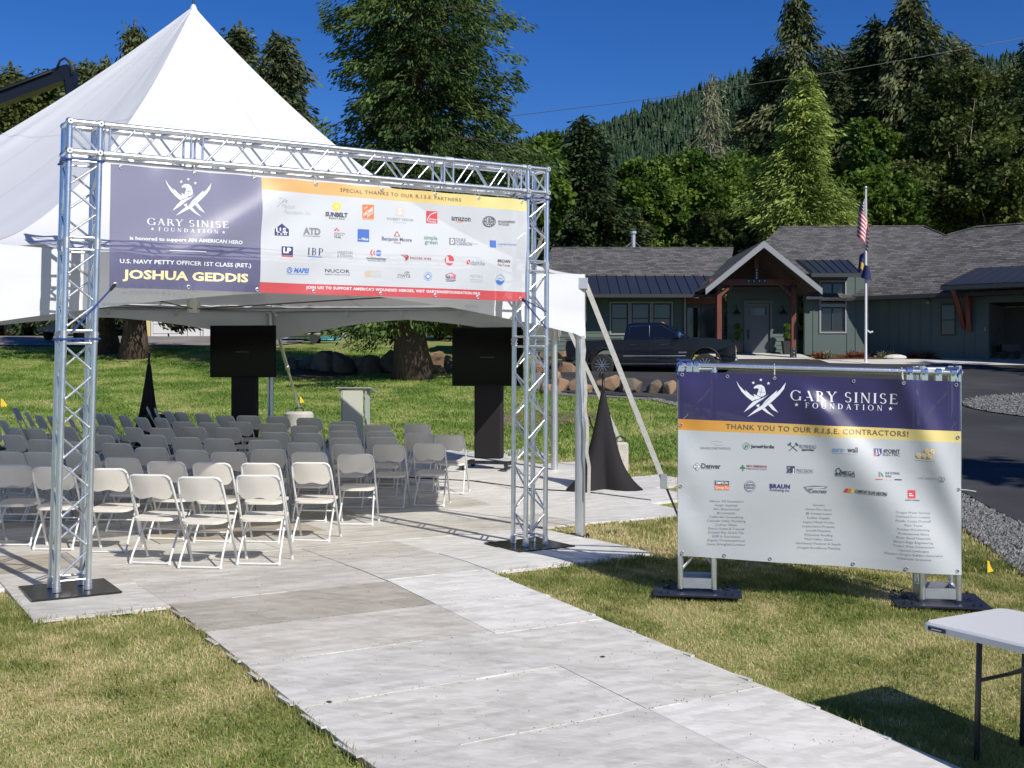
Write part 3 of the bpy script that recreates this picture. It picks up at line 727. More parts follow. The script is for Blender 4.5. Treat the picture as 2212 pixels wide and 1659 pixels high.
# shrubs seen under the tent
for lab, x, Y, yc, rx, ry, kd in [
    ('dark bushes behind the blue tarpaulin', 690, 62, 690, 90, 45, 'olive'), ('dark bush left of the big cedar trunk', 800, 60, 700, 80, 50, 'olive'),
    ('dark bush right of the big cedar trunk', 1000, 58, 690, 90, 60, 'olive'), ('dark bush at the left end of the house', 1110, 56, 680, 70, 70, 'olive'),
    ('light green shrub beside the boat trailer', 640, 57, 715, 32, 18, 'maple'), ('dark hedge clump below the left tent corner', 110, 64, 670, 90, 50, 'olive'), ('dark hedge clump behind the left post', 190, 66, 670, 70, 55, 'olive')]:
    broadleaf(lab, x, Y, yc, rx, ry, kd, n=5000, size=.3, clumps=45, name='shrub', group='shrubs beyond the lawn', trunk_r=.06)
broadleaf('yellow green round clipped shrub at the far left', 48, 66, 698, 8, 16, 'maple', n=1600, size=.16, clumps=20, name='clipped_shrub', group=None, trunk_r=.05, limb=False)
# trees to the right of the photographed view; their shade falls across the drive and the garage wing
for lab, x, y, h, r in (('tall fir to the right of the drive, near', 17.5, 6.5, 16, 3.0), ('tall fir to the right of the drive, middle', 30, 27, 19, 4.2), ('tall fir to the right of the drive, by the garage', 36, 33, 21, 4.6), ('tall fir to the right of the garage', 41, 37, 20, 4.2)):
    conifer(lab, CX + x / y * F, y, HY - (h + gz(x, y) - EYE) / y * F, r / y * F, 'fir', nb=80, npb=50, card=(.7, .26), base_t=.1, trunk_r=.35, group='firs right of the drive')

# ------------------------------------------------------------------ the wooded hill far behind
HR = [(-400, 640), (300, 560), (700, 430), (1000, 350), (1180, 312), (1290, 275), (1400, 238), (1500, 205), (1640, 158), (1800, 152), (1920, 150), (2140, 138), (2230, 130), (2600, 100), (3200, 160)]
def hill_z(X, Y):
    x = CX + X / Y * F
    ridge = EYE + (HY - np.interp(x, [a for a, _ in HR], [b for _, b in HR])) / F * 950 - 3
    t = np.clip((Y - 420) / (950 - 420), 0, 1)
    back = np.clip((Y - 950) / 300, 0, 1)
    return 6 + (ridge - 6) * (t ** .9) * (1 - .6 * back) + 5 * np.sin(X * .03) * t * (1 - t)
HILLM = ground_mat('forest floor', [(.35, (.015, .022, .012)), (.65, (.03, .045, .02))], .02, .4, .4)
grid_obj('forest_hill', np.linspace(-650, 900, 120), np.linspace(420, 1250, 70), hill_z, HILLM)
def hill_forest():
    V = []; Q = []; T = []
    n = 24000; X = rng.uniform(-330, 560, n); Y = 460 + 520 * rng.random(n) ** .8
    k = (X / Y < .52) & (X / Y > -.28); X, Y = X[k], Y[k]; Z = hill_z(X, Y)
    for x, y, z in zip(X.tolist(), Y.tolist(), Z.tolist()):
        h = rnd.choice((rnd.uniform(5, 9), rnd.uniform(8, 13), rnd.uniform(9, 15))) * (.60 + .4 * y / 950); r = h * rnd.uniform(.15, .27); tb = rnd.uniform(.0, .75) ** 1.3 + .45 * noise.noise((x * .012, y * .012, 2)); h *= 1 + .5 * noise.noise((x * .02, y * .02, 5)); lv = 4
        for i in range(lv):
            t0 = i / lv; zz = z + h * (.05 + .95 * t0); rr = r * (1 - t0) ** .8 + .2; zt = z + h * min(1, .05 + .95 * (t0 + 1.75 / lv)); a0 = rnd.uniform(0, 6)
            o = len(V); m = 5
            for j in range(m):
                a = a0 + 6.283 * j / m; k = rnd.uniform(.65, 1.2); V.append((x + rr * k * math.cos(a), y + rr * k * math.sin(a), zz - rnd.uniform(0, .06) * h)); T.append(tb + rnd.gauss(0, .12))
            V.append((x, y, zt)); T.append(tb + .1)
            Q += [(o + j, o + (j + 1) % m, o + m) for j in range(m)]
    me = bpy.data.meshes.new('hill_forest'); me.from_pydata(V, [], Q)
    at = me.attributes.new('tint', 'FLOAT', 'POINT'); at.data.foreach_set('value', np.clip(T, 0, 1).astype(np.float32))
    me.materials.append(leaf_mat('hill forest', (.014, .036, .014), (.042, .088, .028), trans=.15)); me.update()
    o = bpy.data.objects.new('hill_forest', me); COL.objects.link(o); tag(o, kind='stuff')
hill_forest()
# ------------------------------------------------------------------ the tent: six sided, one peak
TENT = cloth_mat('tent vinyl', (.75, .765, .79), transl=.17, rough=.42, bump=.16, bscale=2.2)
TENT.node_tree.nodes['Translucent BSDF'].inputs[0].default_value = (.86, .79, .66, 1)
SEAM = cloth_mat('welded vinyl seam', (.68, .70, .73), transl=.1, rough=.5)
TUBE = mat('anodised tube', (.70, .71, .72), .38, .85, var=.25, scale=5)
CABLE = mat('steel cable', (.12, .12, .12), .5, .6)
tp_L, tp_R = Vector((-4.43, 9.19)), Vector((.797, 12.27))
tmid = (tp_L + tp_R) / 2; td = (tp_R - tp_L); tn = Vector((-td.y, td.x)).normalized()
tc2 = tmid + tn * (td.length * .866)
TV_ = []
for i in range(6):
    a = math.atan2(*(tp_L - tc2).yx) + i * math.pi / 3
    v = tc2 + Vector((math.cos(a), math.sin(a))) * td.length; TV_.append(v)
tc2.x = (418 - CX) / F * tc2.y
TV_[3] = Vector((-4.62, 21.3))
EAVE = [2.86, 2.87, 2.98, 3.08, 3.06, 2.93]        # eave height above datum at each corner, L, R, then round the back
PEAK = Vector((tc2.x, tc2.y, EYE + 793 / F * tc2.y))
tent = thing('event_tent', 'large white six sided peaked tent over the rows of chairs', 'tent', (tc2.x, tc2.y, float(lift(tc2.x, tc2.y))))
def ridge(i, t):
    v = TV_[i]; f = 1 - (1 - t) ** 1.48
    p = Vector((tc2.x, tc2.y)).lerp(v, t)
    return Vector((p.x, p.y, PEAK.z - (PEAK.z - EAVE[i]) * f))
NT, NS = 44, 26
for i in range(6):
    vs = []; fs = []; ni = (i + 1) % 6
    for a in range(NT + 1):
        t = .006 + .994 * a / NT
        A, B = ridge(i, t), ridge(ni, t)
        for s in range(NS + 1):
            k = s / NS; p = A.lerp(B, k); e = 4 * k * (1 - k)
            p.z -= .10 * e * math.sin(min(1, t * 1.1) * math.pi) + .05 * e * t * t
            rd = min(k, 1 - k)                                      # wrinkles run down beside the ridges and fan out to the corners
            wr = rd * 30 * math.exp(-rd * 13) * noise.noise((t * 5, k * 30, i * 3.7)) * .05 * math.sin(min(1, t * 1.15) * math.pi) + .055 * math.exp(-((1 - t) * 5 + rd * 7)) * math.sin(rd * 60 + t * 3 + i) * (1 - math.exp(-rd * 25))
            p.z += wr + .012 * noise.noise((t * 5, k * 6, i))
            vs.append(p)
    for a in range(NT):
        for s in range(NS):
            b = a * (NS + 1) + s; fs.append((b, b + NS + 1, b + NS + 2, b + 1))
    mesh_obj('roof_panel', vs, fs, TENT, tent, smooth=True, world=True)
    # welded seams, a cross seam and two running up to the peak
    at_ = lambda a, s: vs[a * (NS + 1) + s] + Vector((0, 0, .004))
    for line in ([(17, s) for s in range(NS + 1)], [(a, 9) for a in range(6, NT + 1)], [(a, 17) for a in range(6, NT + 1)]):
        sv = []; sf = []
        for q_, (a, s) in enumerate(line):
            p = at_(a, s); nb_ = (at_(min(NT, a + 1), s) - at_(max(0, a - 1), s)) if len(line) == NS + 1 else (at_(a, min(NS, s + 1)) - at_(a, max(0, s - 1)))
            w_ = nb_.normalized() * .016; sv += [p - w_, p + w_]
            if q_: sf.append((2 * q_ - 2, 2 * q_ - 1, 2 * q_ + 1, 2 * q_))
        mesh_obj('roof_seam', sv, sf, SEAM, tent, smooth=True, world=True)
    # skirt between two legs, cut to an arch
    vs = []; fs = []; ns = 40; nr = 7
    a, b = ridge(i, 1), ridge(ni, 1); out = ((TV_[i] + TV_[ni]) / 2 - tc2).normalized()
    for r in range(nr + 1):
        for s in range(ns + 1):
            k = s / ns; e = abs(2 * k - 1)
            drop = .25 + .43 * e ** 1.55
            if e > .975: drop += .03
            p = a.lerp(b, k); p.z -= .05 * 4 * k * (1 - k) * 0 + .05 * (4 * k * (1 - k)) + drop * r / nr
            w = .016 * math.sin(k * 40 + r * .7 + 2 * math.sin(k * 13)) * (r / nr) + .03 * noise.noise((k * 9, r * .5, i)) * (r / nr) + .03 * math.exp(-min(k, 1 - k) * 40) * 0
            vs.append(p + Vector((out.x, out.y, 0)) * (.015 + w))
    for r in range(nr):
        for s in range(ns):
            c = r * (ns + 1) + s; fs.append((c, c + 1, c + ns + 2, c + ns + 1))
    mesh_obj('valance', vs, fs, TENT, tent, smooth=True, world=True)
    # leg, head bracket, eave tube, cable to the king pole
    v = TV_[i]; gzv = gz(v.x, v.y); ez = EAVE[i] - .10; inn = (tc2 - v).normalized() * .05
    lx, ly = v.x + inn.x, v.y + inn.y
    mb = MB(); mb.cyl((lx, ly, gzv - .03), (lx, ly, gzv + (ez - gzv) * .52), .057, 14); mb.cyl((lx, ly, gzv + (ez - gzv) * .5), (lx, ly, ez), .050, 14); mb.cyl((lx, ly, gzv + 1.32), (lx, ly, gzv + 1.40), .064, 14)
    mb.build('leg', TUBE, tent, world=True, smooth=False)
    mb = MB(); mb.box((lx, ly, gzv + .012), (.2, .2, .02)); mb.build('foot_plate', STEEL, tent, world=True)
    mb = MB(); mb.box((lx, ly, ez), (.16, .16, .12)); mb.cyl((lx, ly, ez), (lx - out.x * .3, ly - out.y * .3, ez - .1), .03); mb.build('corner_bracket', ALU2, tent, world=True)
    w = TV_[ni]; in2 = (tc2 - w).normalized() * .08; in1 = (tc2 - v).normalized() * .08
    e0, e1 = Vector((v.x + in1.x, v.y + in1.y, EAVE[i] - .12)), Vector((w.x + in2.x, w.y + in2.y, EAVE[ni] - .12))
    mb = MB(); mb.cyl(e0, e1, .036, 10); mb.build('eave_tube', TUBE, tent, world=True)
    for k in (.3, .5, .7):
        p = e0.lerp(e1, k); mb = MB(); mb.box(p + Vector((0, 0, -.05)), (.05, .05, .16)); mb.build('valance_clip', WHITESTRAP, tent, world=True)
kb = Vector((tc2.x, tc2.y, 2.66))
mb = MB(); mb.cyl(kb, PEAK - Vector((0, 0, .05)), .055, 12); mb.build('king_pole', TUBE, tent, world=True)
mb = MB(); mb.cyl(kb - Vector((0, 0, .06)), kb + Vector((0, 0, .12)), .09, 12); mb.build('hub', ALU2, tent, world=True)
for i in range(6):
    v = TV_[i]; mb = MB(); mb.cyl(kb, (v.x, v.y, EAVE[i] - .12), .009, 5); mb.build('tension_cable', CABLE, tent, world=True)
mb = MB(); mb.lathe([(.004, .05), (.025, .035), (.05, -.02), (.075, -.09)], PEAK - Vector((0, 0, .02)), 16); mb.build('peak_cap', TENT, tent, world=True, smooth=True)
mb = MB(); mb.cyl(PEAK, PEAK + Vector((0, 0, .45)), .014, 8); mb.build('finial', STEEL, tent, world=True)

# guy straps run from the corners to concrete blocks
BLOCKM = ground_mat('ballast concrete', [(.35, (.40, .38, .33)), (.65, (.60, .57, .51))], 3, 50, .3)
def strap(pts, w, m, name, parent, world=True):
    pts = [Vector(p) for p in pts]; vs = []; fs = []
    for i, p in enumerate(pts):
        d = (pts[min(i + 1, len(pts) - 1)] - pts[max(i - 1, 0)]).normalized(); s = d.cross(Vector((.25, 1, .1))).normalized() * w / 2; h = d.cross(s).normalized() * .003
        vs += [p - s - h, p + s - h, p + s + h, p - s + h]
    for i in range(len(pts) - 1):
        for j in range(4):
            fs.append((i * 4 + j, i * 4 + (j + 1) % 4, i * 4 + 4 + (j + 1) % 4, i * 4 + 4 + j))
    return mesh_obj(name, vs, fs, m, parent, world=world)
def guy(i, bx, by, rt, blk=None):
    """strap from corner i to an anchor at bx, by"""
    v = TV_[i]; a = Vector((v.x, v.y, EAVE[i] - .06)); e = Vector((bx, by, gz(bx, by) + (.45 if blk else .1)))
    m = a.lerp(e, rt)
    strap([a, a.lerp(m, .5), m], .055, WHITESTRAP, 'guy_strap', tent)
    mb = MB(); mb.box(m, (.07, .05, .16)); mb.build('ratchet', ALU2, tent, world=True)
    mb = MB(); mb.tube([m, m.lerp(e, .5) + Vector((.03, 0, -.06)), e], .012, 6); mb.build('guy_rope', STEEL, tent, world=True)
# ballast
def block(name, label, px, py, Y, w, h, rnd_=True):
    p = P(px, HY, Y); z = gz(p.x, Y)
    t = thing(name, label, 'ballast block', (p.x, Y, z - .02), rz=.3)
    mb = MB()
    if rnd_: mb.lathe([(.001, h), (w / 2 - .05, h), (w / 2, h - .05), (w / 2, 0)], (0, 0, 0), 28)
    else: mb.box((0, 0, h / 2), (w, w, h))
    o = mb.build('concrete_body', BLOCKM, t, bevel=0 if rnd_ else .03); ang_smooth(o, 35)
    mb = MB(); mb.tube([(-.09, 0, h), (-.08, 0, h + .06), (0, 0, h + .1), (.08, 0, h + .06), (.09, 0, h)], .014, 6); mb.build('lifting_ring', STEEL, t)
    return Vector((p.x, Y, z + h))
b0 = block('ballast_block', 'round concrete drum weighting the tent strut behind the chairs', 646, 0, 24.0, .62, .47)
b1 = block('ballast_block', 'tall pale concrete block half hidden by the right black cone', 1340, 0, 18.2, .22, .52, False)
guy(1, P(1478, HY, 11.9).x, 11.9, .80)
v = TV_[2]; a = Vector((v.x, v.y, EAVE[2] - .06)); strap([a, a.lerp(b1, .5), b1], .06, WHITESTRAP, 'guy_strap', tent)
v = TV_[3]; a = Vector((v.x, v.y, EAVE[3] - .06)); m = a.lerp(b0, .55)
mb = MB(); mb.cyl(a, m, .034, 10); mb.cyl(m, b0 + Vector((0, 0, .08)), .026, 10); mb.build('raking_strut', TUBE, tent, world=True)
mb = MB(); mb.cyl(m - (b0 - a).normalized() * .06, m + (b0 - a).normalized() * .06, .045, 10); mb.build('strut_collar', ALU2, tent, world=True)
v = TV_[0]; a = Vector((v.x - .05, v.y - .03, EAVE[0] - .7)); mb = MB(); mb.tube([a, a + Vector((-.5, -.2, -.35)), a + Vector((-1.3, -.5, -1.6))], .014, 6); mb.build('guy_rope', WHITESTRAP, tent, world=True)
# loose webbing hanging down the front right leg
v = TV_[1]; z0 = EAVE[1]
strap([Vector((v.x - .02 + .012 * math.sin(q * 2.2), v.y - .09, z0 - .68 - q * .16)) + Vector((.02 * q / 3, 0, 0)) for q in range(12)], .035, WHITESTRAP, 'loose_webbing', tent)

# ------------------------------------------------------------------ the truss arch
OA = Vector((-3.66, 8.93, 0)); LA = 4.72; HA = 3.79; fa = R(32.0)
DA = Vector((math.cos(fa), math.sin(fa), 0)); NA = Vector((-math.sin(fa), math.cos(fa), 0)); S_ = .24
def A_(u, n, w):
    """arch space: u along the beam, n away from the camera, w up; the left leg leans a little"""
    k = u / LA
    lean = (.105 * (1 - k) + .035 * k) * w / HA
    return OA + DA * (u + lean) + NA * (n + .02 * w / HA) + Vector((0, 0, .055 + w * (1 + .016 * k)))
arch = thing('truss_arch', 'bright aluminium box truss arch standing on the walkway', 'truss arch', tuple(A_(LA / 2, S_ / 2, -.05)))
def braces(sec, f0, f1, n, start):
    """zigzag on one face between chord functions f0 and f1 (parameter 0..1)"""
    for i in range(n):
        a, b = (f0, f1) if (i + start) % 2 == 0 else (f1, f0)
        mb = MB(); mb.cyl(a((i + .04) / n), b((i + .96) / n), .0098, 7, cap=False); mb.build('brace', ALU, sec, world=True, smooth=True)
def truss_section(axis, t0, t1, at, n):
    """at(i, j, t): chord (i, j in 0, 1) at distance t"""
    mb = MB()
    for i in (0, 1):
        for j in (0, 1): mb.cyl(at(i, j, t0), at(i, j, t1), .0250, 14)
    sec = mb.build('truss_section', ALU, arch, world=True); ang_smooth(sec)
    fs = [((0, 0), (1, 0)), ((0, 1), (1, 1)), ((0, 0), (0, 1)), ((1, 0), (1, 1))]
    for k, (c0, c1) in enumerate(fs):
        g = lambda c: (lambda s: at(c[0], c[1], t0 + .06 + (t1 - t0 - .12) * s))
        braces(sec, g(c0), g(c1), n, k % 2)
        for te in (t0 + .05, t1 - .05):
            mb = MB(); mb.cyl(at(c0[0], c0[1], te), at(c1[0], c1[1], te), .0098, 7, cap=False); mb.build('end_bar', ALU, sec, world=True, smooth=True)
    for te in (t0, t1):
        for i in (0, 1):
            for j in (0, 1):
                d = (at(i, j, t1) - at(i, j, t0)).normalized(); c = at(i, j, te); s = 1 if te == t0 else -1
                mb = MB(); mb.cyl(c, c + d * s * .045, .0285, 12)
                mb.cyl(c + d * s * .02 - Vector((.034, .0, 0)), c + d * s * .02 + Vector((.034, 0, 0)), .006, 6)
                mb.build('conical_coupler', ALU2, sec, world=True)
    return sec
for u0 in (0, LA - S_):
    at = lambda i, j, t, u0=u0: A_(u0 + i * S_, j * S_, t)
    for a, b, n in ((.0, 2.02, 8), (2.02, 2.78, 3), (2.78, 3.50, 3)): truss_section('w', a, b, at, n)
    # corner block
    mb = MB(); zb, zt = 3.525, 3.525 + S_
    C = [[[A_(u0 + i * S_, j * S_, z) for z in (zb, zt)] for j in (0, 1)] for i in (0, 1)]
    for i in (0, 1):
        for j in (0, 1):
            mb.cyl(C[i][j][0], C[i][j][1], .025, 12)
            mb.cyl(A_(u0 + i * S_, j * S_, 3.50), C[i][j][0], .025, 12)
    for z in (0, 1):
        for i in (0, 1): mb.cyl(C[i][0][z], C[i][1][z], .025, 12); mb.cyl(C[0][i][z], C[1][i][z], .025, 12)
    for p in [C[i][j][z] for i in (0, 1) for j in (0, 1) for z in (0, 1)]: mb.ball(p, .034, 12, 8)
    blk = mb.build('corner_block', ALU, arch, world=True); ang_smooth(blk)
    for j in (0, 1):
        mb = MB(); mb.cyl(C[0][j][1], C[1][j][0], .0098, 7); mb.build('brace', ALU, blk, world=True)
    for i in (0, 1):
        mb = MB(); mb.cyl(C[i][0][1], C[i][1][0], .0098, 7); mb.build('brace', ALU, blk, world=True)
    for i in (0, 1):
        for z in (0, 1):
            mb = MB(); c = C[i][0][z] - NA * .033; mb.cyl(c, c - NA * .006, .022, 12); mb.cyl(c - NA * .005, c - NA * .009, .007, 6, mi=1)
            mb.build('node_cap', [ALU2, BLACK], blk, world=True)
    # base plate and feet
    q = [A_(u0 + S_ / 2, S_ / 2, 0) + DA * (.34 * x) + NA * (.34 * y) for x, y in ((-1, -1), (1, -1), (1, 1), (-1, 1))]
    q = [Vector((p.x, p.y, float(lift(p.x, p.y)) + .016)) for p in q]
    mb = MB(); mb.quadbox(q, (0, 0, 1), .012); mb.build('base_plate', mat('black steel plate', (.012, .012, .014), .22, .3, var=.5, scale=6, col2=(.05, .045, .04)), arch, world=True)
    for i in (0, 1):
        for j in (0, 1): p = A_(u0 + i * S_, j * S_, 0); mb = MB(); mb.cyl((p.x, p.y, .02), p, .034, 12); mb.build('foot', ALU2, arch, world=True)
atb = lambda i, j, t: A_(t, i * S_, 3.525 + j * S_)
bs = [S_ + .03, 1.05, 3.55, LA - S_ - .03]
for a, b, n in ((bs[0], bs[1], 3), (bs[1], bs[2], 10), (bs[2], bs[3], 4)): truss_section('u', a, b, atb, n)
# blue safety straps and cords on the arch
def loop(u0, w, nm='ratchet_strap'):
    pts = [A_(u0 - .035, -.035, w), A_(u0 + S_ + .035, -.035, w + .005), A_(u0 + S_ + .035, S_ + .035, w), A_(u0 - .035, S_ + .035, w)]
    mb = MB(); k = len(pts)
    for i in range(k):
        a, b = pts[i], pts[(i + 1) % k]; mb.cyl(a, b, .007, 6)
    mb.box(A_(u0 - .045, -.03, w - .005), (.03, .03, .03)); mb.build(nm, BLUESTRAP, arch, world=True)
loop(0, 3.455); loop(LA - S_, 3.455); loop(0, 2.00)
# ------------------------------------------------------------------ print: lettering and logos as thin shapes laid on the banners
def flat(name, c): return mat('print ' + name, c, .42)
INK = {k: flat(k, c) for k, c in dict(white=(.80, .82, .86), navy=(.045, .050, .16), dark=(.055, .060, .075), grey=(.22, .23, .26), listgrey=(.27, .28, .31), pale=(.42, .45, .50), blue=(.07, .16, .50), sky=(.18, .36, .62), red=(.60, .06, .07),
       orange=(.78, .20, .06), yellow=(.85, .62, .05), green=(.05, .22, .09), tan=(.60, .42, .25), beige=(.62, .56, .48), maroon=(.35, .06, .06), gold=(.78, .55, .20), cream=(.90, .75, .42), brown=(.16, .12, .06), amber=(.72, .36, .05)).items()}
_glyph = {}
def font2d(s, bold=0.0, italic=0.0, space=1.0):
    k = (s, bold, italic, space)
    if k not in _glyph:
        cu = bpy.data.curves.new('lettering', 'FONT'); cu.body = s; cu.offset = bold; cu.resolution_u = 2; cu.space_character = space
        ob = bpy.data.objects.new('lettering', cu); me = bpy.data.meshes.new_from_object(ob)
        vs = [(v.co.x + italic * v.co.y, v.co.y) for v in me.vertices]; fs = [tuple(p.vertices) for p in me.polygons]
        bpy.data.objects.remove(ob); bpy.data.curves.remove(cu); bpy.data.meshes.remove(me)
        _glyph[k] = (vs, fs)
    return _glyph[k]
CAP = max(v[1] for v in font2d('H')[0])
# Roman capitals with serifs, built of strokes
def rom(ch):
    """(verts, faces, advance) of a serif capital, 1 unit high"""
    V = []; Fq = []
    def q(*p):
        o = len(V); V.extend(p); Fq.append(tuple(range(o, o + len(p))))
    def stem(x, w, y0=0.0, y1=1.0, s0=True, s1=True, x1=None, sw=.10):
        x1 = x if x1 is None else x1
        q((x - w / 2, y0), (x + w / 2, y0), (x1 + w / 2, y1), (x1 - w / 2, y1))
        if s0: q((x - w / 2 - sw, y0), (x + w / 2 + sw, y0), (x + w / 2, y0 + .05), (x - w / 2, y0 + .05))
        if s1: q((x1 - w / 2, y1 - .05), (x1 + w / 2, y1 - .05), (x1 + w / 2 + sw, y1), (x1 - w / 2 - sw, y1))
    def arc(cx, cy, rx, ry, a0, a1, tv=.15, th=.055, n=18):
        p = []
        for i in range(n + 1):
            a = R(a0 + (a1 - a0) * i / n); c, s = math.cos(a), math.sin(a); t = th + (tv - th) * c * c
            p.append(((cx + rx * c, cy + ry * s), (cx + (rx - t) * c, cy + (ry - t * .9) * s)))
        for i in range(n): q(p[i][0], p[i + 1][0], p[i + 1][1], p[i][1])
    def bar(x0, x1, y, h=.055): q((x0, y - h / 2), (x1, y - h / 2), (x1, y + h / 2), (x0, y + h / 2))
    adv = .8
    if ch == 'I': stem(.2, .15); adv = .4
    elif ch == 'A': stem(.12, .06, x1=.40, s1=False); stem(.70, .15, x1=.40, s1=False); bar(.22, .62, .36); adv = .84
    elif ch == 'N': stem(.16, .06); stem(.74, .06, s0=False); q((.08, 1), (.24, 1), (.77, 0), (.67, 0)); adv = .9
    elif ch == 'E': stem(.2, .15); bar(.2, .62, .97); bar(.2, .56, .52); bar(.2, .66, .03); q((.58, .97), (.62, .97), (.64, .78), (.61, .78)); q((.62, .03), (.66, .03), (.69, .24), (.66, .24)); adv = .72
    elif ch == 'F': stem(.2, .15); bar(.2, .62, .97); bar(.2, .55, .52); q((.58, .97), (.62, .97), (.64, .76), (.61, .76)); adv = .68
    elif ch == 'T': stem(.4, .15, s1=False); bar(.05, .75, .97); q((.05, 1), (.09, 1), (.07, .76), (.03, .76)); q((.71, 1), (.75, 1), (.77, .76), (.73, .76)); adv = .8
    elif ch == 'Y': stem(.4, .15, 0, .5, s1=False); q((.33, .5), (.47, .5), (.22, 1), (.04, 1)); q((.40, .46), (.47, .5), (.78, 1), (.70, 1)); bar(-.02, .30, .975, .05); bar(.62, .86, .975, .05); adv = .82
    elif ch == 'U': stem(.16, .15, .3, 1, s0=False); stem(.70, .06, .3, 1, s0=False); arc(.41, .33, .325, .35, 180, 360, .11); adv = .86
    elif ch == 'O': arc(.47, .5, .45, .52, 0, 360, n=30); adv = .94
    elif ch == 'D': stem(.2, .15); arc(.36, .5, .48, .50, -90, 90); bar(.2, .38, .975); bar(.2, .38, .025); adv = .92
    elif ch == 'G': arc(.48, .5, .45, .52, 38, 330, n=26); stem(.82, .13, .02, .40, s0=False, sw=.07); q((.80, .72), (.84, .72), (.84, .96), (.81, .96)); adv = .98
    elif ch == 'R': stem(.2, .15); arc(.34, .745, .30, .255, -90, 90, .13); bar(.2, .36, .975); bar(.2, .36, .515); q((.36, .5), (.54, .5), (.88, 0), (.70, 0)); adv = .84
    elif ch == 'S': arc(.33, .745, .25, .27, 30, 270, .12); arc(.33, .255, .27, .27, -150, 90, .12); adv = .66
    elif ch == 'B': stem(.2, .15); arc(.34, .76, .26, .24, -90, 90, .13); arc(.34, .27, .32, .27, -90, 90, .13); bar(.2, .36, .975); bar(.2, .36, .025); bar(.2, .36, .52); adv = .76
    elif ch == 'P': stem(.2, .15); arc(.34, .72, .32, .28, -90, 90, .13); bar(.2, .36, .975); bar(.2, .36, .465); adv = .74
    else: adv = .38
    return V, Fq, adv
def roman(s, gap=.12):
    V = []; Fq = []; x = 0
    for c in s:
        v, f, a = rom(c); o = len(V); V += [(x + p[0], p[1]) for p in v]; Fq += [tuple(i + o for i in g) for g in f]; x += a + gap
    return V, Fq

class Banner:
    def __init__(s, name, label, TL, TR, BL, BR, wr, ns, nv_edges, nu_edges, mats, pick, cat='banner'):
        s.c = [Vector(v) for v in (TL, TR, BL, BR)]; s.wr = wr
        s.n = -(s.c[1] - s.c[0]).cross(s.c[2] - s.c[0]).normalized()
        if s.n.y > 0: s.n = -s.n
        loc = (s.c[2] + s.c[3]) / 2
        s.t = thing(name, label, cat, tuple(loc))
        pr = lambda p: (CX + p.x / p.y * F, HY - (p.z - EYE) / p.y * F)
        s.H = s.homog([pr(p) for p in s.c], [(0, 0), (1, 0), (0, 1), (1, 1)])
        us = np.unique(np.concatenate([np.linspace(a, b, n) for a, b, n in nu_edges])); vv = np.unique(np.concatenate([np.linspace(a, b, n) for a, b, n in nv_edges]))
        vs = [s.pos(u, v, 0) for v in vv for u in us]; k = len(us); fs = []; mi = []
        for j in range(len(vv) - 1):
            for i in range(k - 1):
                fs.append((j * k + i, j * k + i + 1, (j + 1) * k + i + 1, (j + 1) * k + i)); mi.append(pick((us[i] + us[i + 1]) / 2, (vv[j] + vv[j + 1]) / 2))
        o = mesh_obj('vinyl_sheet', vs, fs, mats, s.t, mi, True, True)
        uvl = o.data.uv_layers.new(name='UVMap'); uvs = [(u, v) for v in vv for u in us]
        for lp in o.data.loops: uvl.data[lp.index].uv = uvs[lp.vertex_index]
    @staticmethod
    def homog(src, dst):
        A = []; B = []
        for (x, y), (u, v) in zip(src, dst):
            A += [[x, y, 1, 0, 0, 0, -u * x, -u * y], [0, 0, 0, x, y, 1, -v * x, -v * y]]; B += [u, v]
        return np.append(np.linalg.solve(np.array(A, float), np.array(B, float)), 1).reshape(3, 3)
    def uv(s, x, y):
        r = s.H @ np.array([x, y, 1.0]); return r[0] / r[2], r[1] / r[2]
    def pos(s, u, v, off):
        a, b, c, d = s.c
        return a * ((1 - u) * (1 - v)) + b * (u * (1 - v)) + c * ((1 - u) * v) + d * (u * v) + s.n * (s.wr(u, v) + off)
